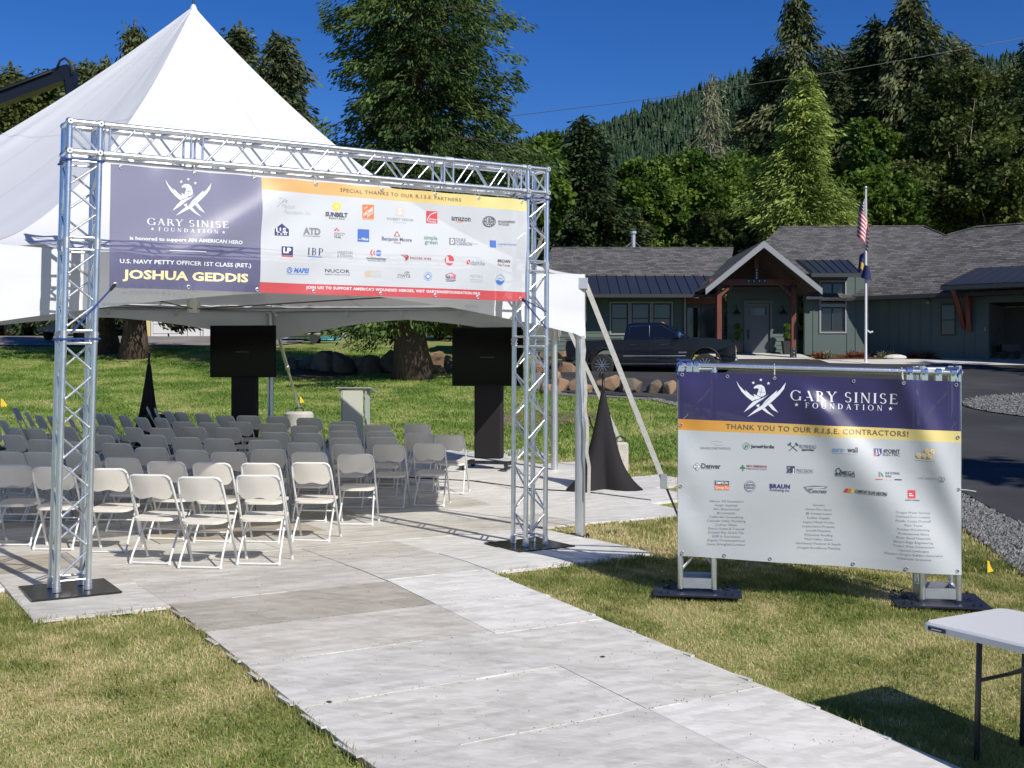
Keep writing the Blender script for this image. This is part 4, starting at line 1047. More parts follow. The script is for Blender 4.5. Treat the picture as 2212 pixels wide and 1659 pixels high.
class Print:
    """shapes of one logo or line of lettering; T turns picture detail coordinates into picture coordinates"""
    def __init__(s, b, T): s.b = b; s.T = T; s.v = []; s.f = []; s.m = []; s.mats = []
    def uv(s, x, y): return s.b.uv(*s.T(x, y))
    def _add(s, uvs, fs, ink, layer):
        if ink not in s.mats: s.mats.append(ink)
        o = len(s.v); s.v += [s.b.pos(u, v, .0022 + .0014 * layer) for u, v in uvs]; s.f += [tuple(i + o for i in f) for f in fs]; s.m += [s.mats.index(ink)] * len(fs); return s
    def poly(s, pts, ink, layer=0):
        uvs = [s.uv(*p) for p in pts]; return s._add(uvs, tessellate_polygon([[Vector((u, v, 0)) for u, v in uvs]]), ink, layer)
    def rect(s, x0, y0, x1, y1, ink, layer=0, sl=0.0):
        return s.poly([(x0, y0), (x1, y0 + sl * (x1 - x0)), (x1, y1 + sl * (x1 - x0)), (x0, y1)], ink, layer)
    def disc(s, x, y, rx, ry, ink, layer=0, n=22): return s.poly([(x + rx * math.cos(6.2832 * i / n), y + ry * math.sin(6.2832 * i / n)) for i in range(n)], ink, layer)
    def ring(s, x, y, rx, ry, w, ink, layer=0, a0=0, a1=360, n=26):
        p = []
        for i in range(n + 1):
            a = R(a0 + (a1 - a0) * i / n); c, d = math.cos(a), math.sin(a); p += [(x + rx * c, y + ry * d), (x + (rx - w) * c, y + (ry - w) * d)]
        return s._add([s.uv(*q) for q in p], [(2 * i, 2 * i + 2, 2 * i + 3, 2 * i + 1) for i in range(n)], ink, layer)
    def line(s, p, q, w, ink, layer=0):
        dx, dy = q[0] - p[0], q[1] - p[1]; l = math.hypot(dx, dy); nx, ny = -dy / l * w / 2, dx / l * w / 2
        k = max(1, int(l / 25)); pts = []
        for i in range(k + 1):
            t = i / k; x, y = p[0] + dx * t, p[1] + dy * t; pts += [s.uv(x + nx, y + ny), s.uv(x - nx, y - ny)]
        return s._add(pts, [(2 * i, 2 * i + 2, 2 * i + 3, 2 * i + 1) for i in range(k)], ink, layer)
    def star(s, x, y, r, ink, layer=0, tilt=0):
        return s.poly([(x + (r if i % 2 == 0 else r * .42) * math.sin(math.pi * i / 5 + tilt), y - (r if i % 2 == 0 else r * .42) * math.cos(math.pi * i / 5 + tilt)) for i in range(10)], ink, layer)
    def text(s, t, p, q, h, ink, layer=0, bold=0.012, italic=0.0, font='sans', space=1.0, ref=None):
        vs, fs = roman(t, .12 * space) if font == 'serif' else font2d(t, bold, italic, space)
        cap = 1.0 if font == 'serif' else CAP
        x0, x1 = min(v[0] for v in vs), max(v[0] for v in vs)
        a, b = s.uv(*p), s.uv(*q); mx, my = (p[0] + q[0]) / 2, (p[1] + q[1]) / 2
        dv = s.uv(mx, my + h)[1] - s.uv(mx, my)[1]
        return s._add([(a[0] + (b[0] - a[0]) * (v[0] - x0) / (x1 - x0), a[1] + (b[1] - a[1]) * (v[0] - x0) / (x1 - x0) + (.5 - v[1] / cap) * dv) for v in vs], fs, ink, layer)
    def build(s, name='printed_logo'):
        o = mesh_obj(name, s.v, s.f, [INK[k] for k in s.mats], s.b.t, s.m, False, True)
        return o
# eagle emblem outline, in the detail coordinates of the arch banner
EMB = [[(790, 268), (822, 325), (868, 378), (895, 402), (880, 370), (940, 432), (985, 462), (972, 425), (1052, 470), (1030, 486), (1000, 492), (958, 508), (900, 458), (845, 393), (808, 322)],
       [(1320, 310), (1300, 385), (1255, 445), (1200, 500), (1150, 545), (1090, 595), (1030, 625), (905, 690), (985, 618), (1060, 560), (1100, 512), (1145, 470), (1228, 395), (1215, 430), (1262, 388)],
       [(1137, 437), (1080, 492), (1000, 545), (940, 588), (868, 633), (925, 560), (968, 515), (1040, 488), (1105, 462)],
       [(1128, 560), (1162, 548), (1190, 588), (1240, 657), (1178, 620)], [(1062, 606), (1098, 596), (1130, 635), (1200, 703), (1120, 655)], [(1000, 560), (1040, 545), (1030, 582), (1012, 580)],
       [(972, 356), (990, 335), (1020, 322), (1060, 326), (1088, 350), (1100, 395), (1106, 438), (1075, 460), (1050, 462), (1008, 440), (1020, 400), (1030, 372), (1005, 360), (985, 366)]]
EMB_STARS = [(970, 297), (1051, 268), (1133, 312)]
def emblem(b, T, name='eagle_emblem'):
    p = Print(b, T)
    for k, pl in enumerate(EMB): p.poly(pl, 'white', 1 if k in (1, 2) else 0)
    for x, y in EMB_STARS: p.star(x, y, 20, 'white', 0)
    p.line((1000, 545), (1100, 470), 4, 'navy', 2); p.line((1045, 575), (1150, 490), 4, 'navy', 2); p.line((1062, 350), (1050, 445), 3, 'navy', 2); p.disc(1030, 340, 5, 3, 'navy', 2, 8)
    p.line((1012, 402), (1095, 415), 3, 'navy', 2)
    return p.build(name)

# ------------------------------------------------------------------ banner on the arch
def arch_inv(x, y, n=-.04):
    u, w = 1.0, 3.0
    pj = lambda u, w: (lambda p: (CX + p.x / p.y * F, HY - (p.z - EYE) / p.y * F))(A_(u, n, w))
    for _ in range(30):
        a = pj(u, w); b = pj(u + .01, w); c = pj(u, w + .01)
        J = np.array([[(b[0] - a[0]) / .01, (c[0] - a[0]) / .01], [(b[1] - a[1]) / .01, (c[1] - a[1]) / .01]])
        d = np.linalg.solve(J, np.array([x - a[0], y - a[1]])); u += d[0]; w += d[1]
    return A_(u, n, w)
PURP = cloth_mat('purple mesh vinyl', (.105, .100, .215), transl=.15, transp=.22, rough=.36, bump=.05, bscale=6)
BWHITE = cloth_mat('white mesh vinyl', (.66, .68, .70), transl=.18, transp=.14, rough=.38, bump=.05, bscale=6)
BRED = cloth_mat('red mesh vinyl', (.62, .075, .085), transl=.15, transp=.10, rough=.38, bump=.05, bscale=6)
BORG = cloth_mat('orange to yellow mesh vinyl', (.8, .5, .1), transl=.15, transp=.08, rough=.38, bump=.05, bscale=6, ramp=(0, .36, .95, (.78, .40, .11), (.84, .74, .32)))
def wr1(u, v):
    g = lambda x, w: math.exp(-(x / w) ** 2)
    return .030 * v * math.sin(u * 9 + 1) * .5 + .05 * g((u * 2.6 - .12) - (1 - v), .16) * sstep(0, .5, u * 3) * g(u - .2, .22) + .014 * math.sin(u * 55) * math.exp(-v * 9) + .03 * g(u * 2.2 - (1 - v) - 1.4, .25) * v + .012 * math.sin(u * 23 + v * 9) * v
ub = None
B1c = [arch_inv(239, 354), arch_inv(1139, 432), arch_inv(234.5, 621), arch_inv(1135.5, 651)]
_b = Banner.__new__(Banner)
pj = lambda p: (CX + p.x / p.y * F, HY - (p.z - EYE) / p.y * F)
H1 = Banner.homog([pj(p) for p in B1c], [(0, 0), (1, 0), (0, 1), (1, 1)])
_r = H1 @ np.array([561.0, 505, 1]); us = _r[0] / _r[2]
bn = Banner('sponsor_banner', 'wide purple and white banner hung from the aluminium arch', *B1c, wr1, None, [(0, .112, 8), (.112, .908, 46), (.908, 1, 7)], [(0, us, 60), (us, 1, 90)],
            [PURP, BWHITE, BRED, BORG], lambda u, v: 0 if u < us else (3 if v < .112 else (2 if v > .908 else 1)))
TB = lambda x, y: (x * .18747 + 207.4, y * .18747 + 337.0)
TA = lambda x, y: (x * .29298 + 544.4, y * .29298 + 362.9)
emblem(bn, TB)
def L_(b, T, t, p, q, h, ink, name='lettering', **k): return Print(b, T).text(t, p, q, h, ink, **k).build(name)
L_(bn, TB, 'GARY SINISE', (582, 752), (1495, 800), 76, 'white', font='serif')
L_(bn, TB, 'FOUNDATION', (708, 843), (1376, 880), 44, 'white', font='serif', space=4.0)
Print(bn, TB).star(640, 842, 19, 'white').star(1437, 886, 19, 'white').build('star_mark')
L_(bn, TB, 'is honored to support', (383, 945), (1018, 972), 38, 'white', bold=.016)
L_(bn, TB, 'AN AMERICAN HERO', (1037, 974), (1672, 998), 38, 'white', bold=.03)
Print(bn, TB).line((828, 1094), (1243, 1109), 7, 'white').build('rule_line')
L_(bn, TB, 'U.S. NAVY PETTY OFFICER 1ST CLASS (RET.)', (267, 1212), (1770, 1262), 44, 'white', bold=.014)
L_(bn, TB, 'JOSHUA GEDDIS', (297, 1362), (1737, 1408), 92, 'cream', bold=.035)
L_(bn, TA, 'SPECIAL THANKS TO OUR R.I.S.E. PARTNERS', (638, 161), (1533, 236), 25, 'brown', bold=.01, space=1.15)
L_(bn, TA, "JOIN US! TO SUPPORT AMERICA'S WOUNDED HEROES, VISIT GARYSINISEFOUNDATION.ORG", (393, 878), (1672, 926), 19, 'white', bold=.02, space=1.1)
def lg(b=bn, T=TA): return Print(b, T)
S = .045                                                            # the lines on the banner run down to the right
p = lg(); p.text('The', (180, 238), (245, 243), 34, 'pale', italic=.4, bold=-.004); p.text('Marcus', (200, 280), (302, 284), 30, 'pale', italic=.4, bold=-.004); p.text('Foundation, Inc.', (222, 322), (424, 334), 28, 'pale', italic=.4, bold=-.004); p.line((165, 290), (232, 232), 3, 'grey'); p.build()
p = lg(); p.poly([(613 + (36 if i % 2 else 25) * math.cos(6.283 * i / 24), 283 + (36 if i % 2 else 25) * math.sin(6.283 * i / 24)) for i in range(24)], 'yellow'); p.disc(613, 283, 12, 12, 'cream', 1); p.text('SUNBELT', (530, 339), (694, 349), 30, 'dark', bold=.045); p.text('RENTALS', (556, 369), (672, 375), 13, 'dark', space=1.2); p.build()
p = lg(); p.rect(803, 268, 888, 370, 'orange', 0, S); p.text('THE', (812, 303), (840, 286), 12, 'white', 1); p.text('HOME', (812, 345), (880, 300), 26, 'white', 1, bold=.03); p.text('DEPOT', (838, 356), (884, 328), 17, 'white', 1, bold=.02); p.line((806, 377), (886, 381), 4, 'tan'); p.build()
p = lg(); p.rect(1052, 285, 1110, 352, 'beige', 0, S); p.text('S', (1068, 319), (1094, 320), 42, 'white', 1); p.text('SHUBERT DESIGN', (985, 373), (1178, 384), 18, 'grey', bold=0, space=1.1); p.text('FURNITURE', (1035, 399), (1125, 404), 10, 'pale', bold=0, space=1.4); p.build()
p = lg(); p.rect(1274, 316, 1357, 406, 'red', 0, S); p.ring(1352, 400, 74, 74, 5, 'white', 1, 190, 268); p.text('Owens', (1296, 376), (1350, 380), 13, 'white', 1); p.text('Corning', (1284, 393), (1346, 398), 13, 'white', 1); p.build()
p = lg(); p.text('amazon', (1461, 366), (1603, 376), 40, 'dark', bold=.02); p.ring(1524, 372, 42, 30, 5, 'orange', 0, 35, 145); p.build()
p = lg(); p.ring(1743, 396, 50, 41, 4, 'dark'); p.ring(1743, 396, 43, 35, 3, 'dark'); p.text('HUBER', (1706, 393), (1782, 399), 50, 'dark'); p.text('ENGINEERED', (1811, 395), (1938, 400), 16, 'dark', bold=.012); p.text('WOODS', (1811, 415), (1890, 419), 16, 'dark', bold=.012); p.build()
p = lg(); p.poly([(158, 448), (210, 409), (262, 452), (262, 500), (158, 496)], 'navy'); p.text('U.S.', (168, 456), (252, 461), 34, 'white', 1, bold=.04); p.text('LBM', (175, 485), (245, 488), 12, 'white', 1, space=1.6); p.build()
p = lg(); p.text('ATD', (367, 464), (495, 470), 46, 'grey', bold=.05); p.line((366, 499), (494, 505), 4, 'grey'); p.build()
p = lg(); p.disc(602, 458, 7, 7, 'red', 0, 8); p.disc(613, 447, 7, 7, 'red', 0, 8); p.disc(624, 459, 7, 7, 'red', 0, 8); p.text('SCHULTE', (597, 480), (673, 484), 11, 'dark', space=1.4); p.text('ROTH +', (597, 495), (662, 498), 11, 'dark', space=1.4); p.text('ZABEL', (597, 509), (650, 512), 11, 'dark', bold=.03, space=1.4); p.build()
p = lg(); p.rect(770, 449, 855, 541, 'blue', 0, S); p.text('Nice', (800, 521), (849, 524), 19, 'white', 1, bold=.02); p.line((775, 524), (793, 525), 3, 'white', 1); p.build()
p = lg(); p.poly([(1058, 463), (1082, 505), (1034, 503)], 'maroon'); p.poly([(1058, 476), (1070, 499), (1046, 498)], 'white', 1); p.text('Benjamin Moore', (948, 519), (1165, 532), 27, 'navy', bold=.012); p.text('Paints', (1036, 549), (1084, 552), 15, 'maroon', bold=0); p.build()
p = lg(); p.text('simple', (1256, 511), (1354, 518), 30, 'green', bold=.005); p.text('green', (1260, 544), (1354, 550), 30, 'green', bold=.005); p.build()
p = lg(); p.rect(1443, 515, 1488, 566, 'grey', 0, S); p.text('D', (1454, 541), (1477, 542), 34, 'white', 1, bold=.05); p.text('DUKE', (1496, 529), (1566, 534), 24, 'grey', bold=.02); p.text('CANNON', (1496, 557), (1612, 564), 24, 'grey', bold=.02); p.line((1616, 560), (1652, 562), 6, 'pale'); p.build()
p = lg(); p.rect(1744, 534, 1790, 586, 'blue', 0, S); p.text('CABINETWORKS', (1803, 562), (1944, 568), 12, 'blue', space=1.4); p.line((1804, 577), (1842, 579), 2, 'pale'); p.build()
p = lg(); p.rect(208, 577, 292, 640, 'navy', 0, S); p.rect(208, 643, 292, 652, 'red', 0, S); p.text('LP', (220, 606), (278, 609), 36, 'white', 1, bold=.05); p.build()
p = lg(); p.text('IBP', (400, 613), (516, 618), 52, 'navy', font='serif'); p.line((402, 650), (512, 656), 5, 'blue'); p.build()
p = lg(); p.text('WINSTON', (622, 618), (733, 624), 21, 'grey', bold=-.004); p.text('& STRAWN', (622, 644), (733, 650), 21, 'grey', bold=-.004); p.text('LLP', (712, 669), (733, 671), 8, 'pale'); p.build()
p = lg(); p.ring(888, 624, 26, 26, 9, 'red', 0, 120, 240); p.ring(906, 625, 22, 22, 8, 'red', 0, 130, 230); p.disc(922, 627, 21, 23, 'blue'); p.line((900, 622), (944, 624), 3, 'white', 1); p.line((900, 632), (944, 634), 3, 'white', 1); p.text('northAmerican', (835, 663), (975, 670), 18, 'dark', bold=.02); p.text('MOVING SERVICES', (842, 683), (970, 688), 10, 'grey'); p.build()
p = lg(); p.poly([(1078, 640), (1128, 640), (1142, 652), (1138, 672), (1118, 688), (1112, 662), (1096, 648)], 'maroon'); p.line((1100, 646), (1126, 652), 3, 'white', 1); p.text('ENCORE WIRE', (1150, 664), (1306, 672), 16, 'maroon', bold=.02, space=1.15); p.build()
p = lg(); p.disc(1441, 681, 34, 39, 'red'); p.text('Rheem', (1417, 692), (1473, 694), 20, 'white', 1, bold=.02); p.text('R', (1418, 672), (1440, 672), 34, 'white', 1); p.build()
p = lg(); p.rect(1568, 678, 1594, 710, 'red', 0, S); p.line((1571, 680), (1591, 708), 4, 'white', 1); p.text('daltile', (1600, 700), (1703, 706), 32, 'grey', bold=0); p.build()
p = lg(); p.text('BROAN', (1802, 685), (1897, 690), 21, 'dark', bold=.03); p.text('NuTone', (1802, 714), (1897, 719), 20, 'maroon', bold=.005); p.build()
p = lg(); p.ring(270, 752, 21, 22, 5, 'blue'); p.line((258, 764), (270, 738), 5, 'blue'); p.line((282, 764), (270, 738), 5, 'blue'); p.text('MAPEI', (303, 752), (416, 757), 33, 'blue', bold=.035, italic=.2); p.line((250, 779), (414, 785), 4, 'sky'); p.build()
p = lg(); p.text('NUCOR', (533, 754), (711, 763), 25, 'dark', bold=.015); p.text('REBAR FABRICATION', (533, 782), (709, 789), 9, 'dark', space=1.5); p.build()
p = lg()
for i in range(4): p.poly([(818, 764 + i * 12), (840, 757 + i * 12), (862, 757 + i * 12), (862, 765 + i * 12), (840, 765 + i * 12), (818, 771 + i * 12)], 'tan')
p.text('NATURAL', (868, 759), (937, 762), 12, 'beige'); p.text('STONE', (868, 780), (937, 784), 20, 'beige', bold=-.004); p.text('INSTITUTE', (868, 800), (937, 804), 11, 'beige'); p.build()
p = lg(); p.text('nwfa', (1058, 788), (1152, 792), 36, 'grey', bold=.005); p.ring(1125, 790, 22, 26, 4, 'green', 1, 200, 330); p.line((1044, 810), (1114, 814), 2, 'pale'); p.build()
p = lg(); p.ring(1280, 800, 30, 34, 4, 'sky'); p.poly([(1280, 776), (1302, 801), (1280, 826), (1258, 800)], 'blue'); p.poly([(1280, 786), (1293, 801), (1280, 815), (1267, 800)], 'white', 1); p.build()
p = lg(); p.line((1408, 792), (1448, 775), 5, 'red'); p.line((1448, 775), (1486, 795), 5, 'red'); p.text('NA', (1410, 805), (1446, 807), 25, 'navy', bold=.03); p.text('HB', (1449, 807), (1484, 809), 25, 'red', bold=.03); p.line((1410, 826), (1484, 830), 5, 'navy'); p.line((1410, 836), (1470, 839), 3, 'navy'); p.build()
p = lg(); p.text('NEMRA', (1592, 796), (1690, 801), 22, 'pale', bold=0); p.line((1592, 822), (1692, 828), 5, 'pale'); p.line((1592, 838), (1690, 843), 3, 'pale'); p.build()
p = lg(); p.ring(1825, 825, 36, 39, 4, 'sky'); p.poly([(1792, 832), (1810, 824), (1832, 836), (1858, 826), (1850, 850), (1825, 863), (1800, 850)], 'blue'); p.line((1804, 814), (1848, 817), 4, 'sky'); p.build()
def grommets(b, spots, r=.014):
    for u, v in spots:
        c = b.pos(u, v, .004); mb = MB(); n = b.n; x = n.orthogonal().normalized(); y = n.cross(x)
        mb.tube([c + (x * math.cos(6.283 * i / 10) + y * math.sin(6.283 * i / 10)) * r for i in range(10)], .004, 5, closed=True); mb.build('grommet', ALU2, b.t, world=True)
grommets(bn, [(u, .022) for u in (.02, .17, .30, .44, .60, .74, .86, .985)] + [(u, .975) for u in (.012, .16, .31, .44, .60, .74, .86, .985)])
for u in (.17, .30, .44, .60, .74, .86):
    a = bn.pos(u, .022, .004); mb = MB(); mb.tube([a, a + Vector((0, -.01, .05)), a + NA * .05 + Vector((0, 0, .085)), a + NA * .075 + Vector((0, 0, .03)), a + NA * .01], .004, 5); mb.build('cable_tie', WHITESTRAP, bn.t, world=True)
mb = MB(); a = bn.pos(.012, .975, .006); b_ = A_(S_ * .2, -.03, 2.05); mb.tube([a, a.lerp(b_, .12)], .014, 6); mb.build('hook', BLACK, bn.t, world=True)
mb = MB(); mb.tube([a.lerp(b_, .1), b_], .008, 6); mb.build('bungee_cord', BLUESTRAP, bn.t, world=True)
mb = MB(); a = bn.pos(.99, .975, .006); b_ = A_(LA - .02, -.03, 2.15); mb.tube([a, a.lerp(b_, .1)], .014, 6); mb.build('hook', BLACK, bn.t, world=True)
mb = MB(); mb.tube([a, b_], .008, 6); mb.tube([a, A_(LA - .02, -.03, 2.32)], .006, 6); mb.build('bungee_cord', BLUESTRAP, bn.t, world=True)

# ------------------------------------------------------------------ second banner and its frame
YL, YR = 9.50, 9.12
TL2, TR2, BL2, BR2 = P(1464.8, 802, YL), P(2076.3, 824.5, YR), P(1464.8, 1201.5, YL), P(2075.7, 1240.6, YR)
def wr2(u, v):
    g = lambda x, w: math.exp(-(x / w) ** 2)
    return -.014 + .075 * g(u - .42 - .55 * v * .9, .05 + .10 * v) * sstep(0, .2, v) + .06 * g(u - .80 - .28 * v, .05) * (1 - v * .5) - .018 * g(u - .55 - .5 * v, .08) * v + .012 * math.sin(u * 14 + v * 3) * v + .010 * math.sin(v * 11 + u * 4) + .02 * g(u - .03, .05) * math.sin(v * 16)
PURP2 = cloth_mat('deep purple mesh vinyl', (.040, .034, .120), transl=.10, transp=.09, rough=.34, bump=.05, bscale=6)
BW2 = cloth_mat('pale mesh vinyl', (.57, .595, .61), transl=.15, transp=.06, rough=.36, bump=.05, bscale=6)
BORG2 = cloth_mat('amber to yellow mesh vinyl', (.8, .5, .1), transl=.12, transp=.06, rough=.36, bump=.05, bscale=6, ramp=(0, .02, .8, (.74, .32, .05), (.80, .66, .24)))
b2 = Banner('contractor_banner', 'purple topped thank you banner on the low aluminium frame', TL2, TR2, BL2, BR2, wr2, None, [(0, .258, 22), (.258, .317, 6), (.317, 1, 44)], [(0, 1, 110)], [PURP2, BW2, BORG2], lambda u, v: 0 if v < .258 else (2 if v < .317 else 1))
TC = lambda x, y: (x * .32033 + 1399.8, y * .32033 + 760.4)
TD = lambda x, y: (x * .32033 + 1399.8, y * .32033 + 1019.6)
emblem(b2, lambda x, y: TC(597 + (x - 790) * .628, 196 + (y - 268 - .08 * (x - 790)) * .585 + .025 * (x - 790) * .628))
L_(b2, TC, 'GARY SINISE', (960, 291), (1683, 318), 68, 'white', font='serif')
L_(b2, TC, 'FOUNDATION', (1057, 358), (1583, 379), 36, 'white', font='serif', space=4.0)
Print(b2, TC).star(1001, 355, 15, 'white').star(1638, 383, 15, 'white').build('star_mark')
L_(b2, TC, 'THANK YOU TO OUR R.I.S.E. CONTRACTORS!', (526, 502), (1757, 554), 34, 'brown', bold=.012, space=1.12)
q2 = lambda: Print(b2, TC)
p = q2(); p.text('SARAHELIZABETHDESIGN', (350, 648), (557, 652), 15, 'grey', bold=-.002, space=1.1); p.ring(460, 625, 46, 24, 2, 'pale', 0, 200, 330); p.ring(480, 612, 40, 18, 2, 'pale', 0, 20, 160); p.build()
p = q2(); p.ring(663, 636, 24, 23, 3, 'green'); p.text('JH', (651, 636), (676, 637), 22, 'green', 1, italic=.2); p.text('JamesHardie', (694, 636), (852, 640), 22, 'dark', bold=.03); p.build()
p = q2(); p.line((950, 668), (1008, 620), 5, 'dark'); p.line((950, 620), (1008, 670), 5, 'dark'); p.line((945, 630), (965, 614), 11, 'dark'); p.line((995, 614), (1014, 632), 11, 'dark'); p.text('IRONHEAD', (1022, 637), (1133, 641), 25, 'grey', bold=.01); p.poly([(1036, 656), (1120, 658), (1116, 668), (1080, 664), (1040, 668)], 'dark'); p.build()
p = q2(); p.text('euro', (1238, 652), (1312, 654), 32, 'sky', bold=.01); p.disc(1322, 655, 4, 4, 'pale', 0, 8); p.text('wall', (1338, 655), (1409, 658), 32, 'dark', bold=.025); p.line((1238, 676), (1408, 688), 3, 'pale'); p.build()
p = q2(); p.poly([(1522, 650), (1577, 652), (1577, 684), (1556, 702), (1522, 700)], 'navy'); p.poly([(1524, 672), (1545, 700), (1524, 700)], 'red', 1); p.line((1538, 655), (1544, 695), 4, 'white', 1); p.line((1556, 655), (1560, 690), 4, 'white', 1); p.text('4POINT', (1586, 667), (1700, 671), 22, 'dark', bold=.025); p.text('ELECTRIC', (1584, 689), (1700, 694), 20, 'dark', bold=0); p.build()
p = q2()
for hx, hy in ((1822, 697), (1856, 697), (1892, 700), (1874, 668), (1908, 670)):
    for w_, k_, ly in ((22, 'gold', 0), (17, 'white', 1), (13, 'gold', 2)): p.poly([(hx + w_ * math.cos(1.047 * i), hy + w_ * math.sin(1.047 * i)) for i in range(6)], k_, ly)
p.line((1802, 726), (1930, 731), 4, 'gold'); p.build()
p = q2(); p.poly([(330, 745), (358, 773), (330, 801), (302, 773)], 'dark'); p.poly([(330, 750), (353, 773), (330, 796), (307, 773)], 'white', 1); p.text('D', (321, 773), (340, 773), 24, 'dark', 2, bold=.03); p.text('Denver', (360, 768), (491, 772), 32, 'dark', bold=.025); p.line((362, 788), (430, 790), 2, 'pale'); p.build()
p = q2(); p.disc(639, 775, 7, 13, 'green'); p.disc(629, 783, 10, 6, 'green'); p.disc(650, 784, 10, 6, 'green'); p.line((639, 785), (640, 806), 6, 'green'); p.text('NEW DIMENSION', (665, 770), (801, 774), 15, 'maroon'); p.text('HARDWOOD FLOORS', (665, 788), (801, 792), 12, 'grey', space=1.2); p.build()
p = q2(); p.rect(962, 770, 990, 815, 'dark'); p.line((935, 773), (990, 774), 7, 'dark', 1); p.text('35', (936, 798), (968, 799), 30, 'navy', 2, bold=.03); p.text('J', (970, 798), (984, 798), 26, 'white', 2); p.text('PRECISION', (1001, 799), (1110, 803), 22, 'grey', bold=0); p.line((1001, 815), (1108, 818), 2, 'pale'); p.build()
p = q2(); p.ring(1280, 800, 18, 20, 6, 'dark'); p.line((1258, 820), (1276, 820), 6, 'dark'); p.line((1284, 820), (1302, 822), 6, 'dark'); p.text('MEGA', (1300, 811), (1390, 815), 26, 'dark', bold=.015); p.text('MEDIA SOLUTIONS', (1261, 829), (1390, 836), 14, 'dark', bold=.012); p.build()
p = q2(); p.rect(1549, 805, 1562, 838, 'grey'); p.poly([(1566, 806), (1586, 836), (1576, 838), (1566, 822)], 'green', 0); p.text('NATIONAL', (1598, 814), (1699, 819), 16, 'dark', bold=.01, space=1.15); p.text('NAIL', (1598, 834), (1642, 836), 16, 'dark', bold=.01, space=1.15); p.line((1526, 854), (1576, 856), 6, 'red'); p.line((1596, 857), (1645, 859), 6, 'tan'); p.line((1660, 859), (1710, 862), 8, 'navy'); p.build()
p = q2(); p.text('L.A.R. CONCEPTS', (1822, 850), (1940, 855), 13, 'grey', bold=0, space=1.1); p.ring(1965, 853, 14, 14, 3, 'grey'); p.ring(1984, 855, 13, 13, 3, 'grey'); p.line((1958, 872), (1990, 874), 4, 'grey'); p.build()
r2 = lambda: Print(b2, TD)
p = r2(); p.rect(450, 60, 547, 88, 'dark', 0, .02); p.rect(450, 89, 547, 121, 'orange', 0, .02); p.text('SIMPSON', (457, 74), (540, 76), 17, 'white', 1, bold=.02); p.text('Strong-Tie', (455, 105), (543, 107), 18, 'white', 1, bold=.01); p.build()
p = r2(); p.disc(687, 97, 38, 39, 'grey'); p.ring(687, 97, 33, 34, 2, 'white', 1); p.rect(652, 88, 723, 108, 'dark', 1); p.text('FLOORING', (655, 98), (720, 99), 14, 'white', 2, bold=.01); p.line((672, 78), (704, 79), 4, 'white', 1); p.line((672, 118), (704, 119), 4, 'white', 1); p.build()
p = r2(); p.text('BRAUN', (820, 94), (957, 99), 26, 'navy', bold=.05, space=1.1); p.text('Excavating Inc.', (820, 118), (955, 125), 18, 'navy', italic=.35, bold=.005); p.build()
p = r2(); p.poly([(1046, 100), (1120, 90), (1212, 98), (1200, 112), (1120, 105), (1082, 134), (1070, 130)], 'grey'); p.line((1068, 108), (1190, 104), 4, 'white', 1); p.text('Concrete', (1086, 126), (1206, 130), 26, 'dark', italic=.4, bold=.01, layer=2); p.build()
p = r2(); p.poly([(1330, 110), (1350, 110), (1338, 137), (1316, 136)], 'red'); p.poly([(1352, 110), (1370, 111), (1358, 138), (1340, 137)], 'orange'); p.poly([(1372, 112), (1390, 113), (1380, 140), (1362, 139)], 'yellow'); p.text('COMFORT FLOW HEATING', (1393, 126), (1607, 145), 20, 'dark', bold=.03, italic=.25); p.line((1394, 140), (1600, 158), 3, 'grey'); p.build()
p = r2(); p.rect(1750, 122, 1804, 176, 'red', 0, .03); p.line((1760, 146), (1782, 147), 5, 'white', 1); p.line((1760, 158), (1790, 160), 5, 'white', 1); p.text('OWENS CORNING', (1729, 187), (1832, 192), 9, 'navy', space=1.1); p.build()
n1 = ['Above All Sanitation', 'Aegis Asphalt', "Al's Sheetmetal", 'Broomstick', 'Cafferata Consulting', 'Cascade Valley Plumbing', 'Culver Glass', "Dave's Loam & Topsoil", 'Donald Ray Grant Tile', 'EGR & Associates', 'Eugene Ornamental Iron', 'Gene Stringfield Lumber']
n2 = ['Geomax', 'Home Fire Stove', 'JB Instant Lawn', 'Keller Supply', 'Legacy Metal Works', "Lettermen's Propane", 'Lovell Masonry', 'McKenzie Roofing', 'Mid-Valley Glass', 'Northwest Fastener & Supply', 'Oregon Excellence Painting']
n3 = ['Oregon Water Services', 'Overhead Door Company', 'Pacific Coast Drywall', 'Parr Truss', 'Premium Woodworking', 'Professional Shine', 'River Bend Materials', 'Rivers Edge Engineering', 'Timber West Construction', 'Upward Landscapes', 'Western Oregon Builders Association', 'Willamette Greystone']
for names, cx, y0, dy, sl in ((n1, 529, 198, 26.6, .02), (n2, 1154, 224, 29.0, .035), (n3, 1784, 271, 27.9, .05)):
    for i, t in enumerate(names):
        w = len(t) * 5.35 + 8; y = y0 + i * dy
        L_(b2, TD, t, (cx - w, y - sl * w), (cx + w, y + sl * w), 15, 'listgrey', bold=-.003)
grommets(b2, [(u, .018) for u in (.015, .18, .35, .63, .80, .985)] + [(u, .982) for u in (.015, .17, .335, .63, .81, .985)] + [(.99, .29), (.99, .56), (.01, .29), (.01, .62)], .012)
fr = thing('banner_frame', 'low aluminium truss frame carrying the thank you banner', 'banner frame', tuple((BL2 + BR2) / 2 - Vector((0, 0, .25))))
DF = (TR2 - TL2); DF.z = 0; DF.normalize(); NF = Vector((-DF.y, DF.x, 0)); W_ = .285
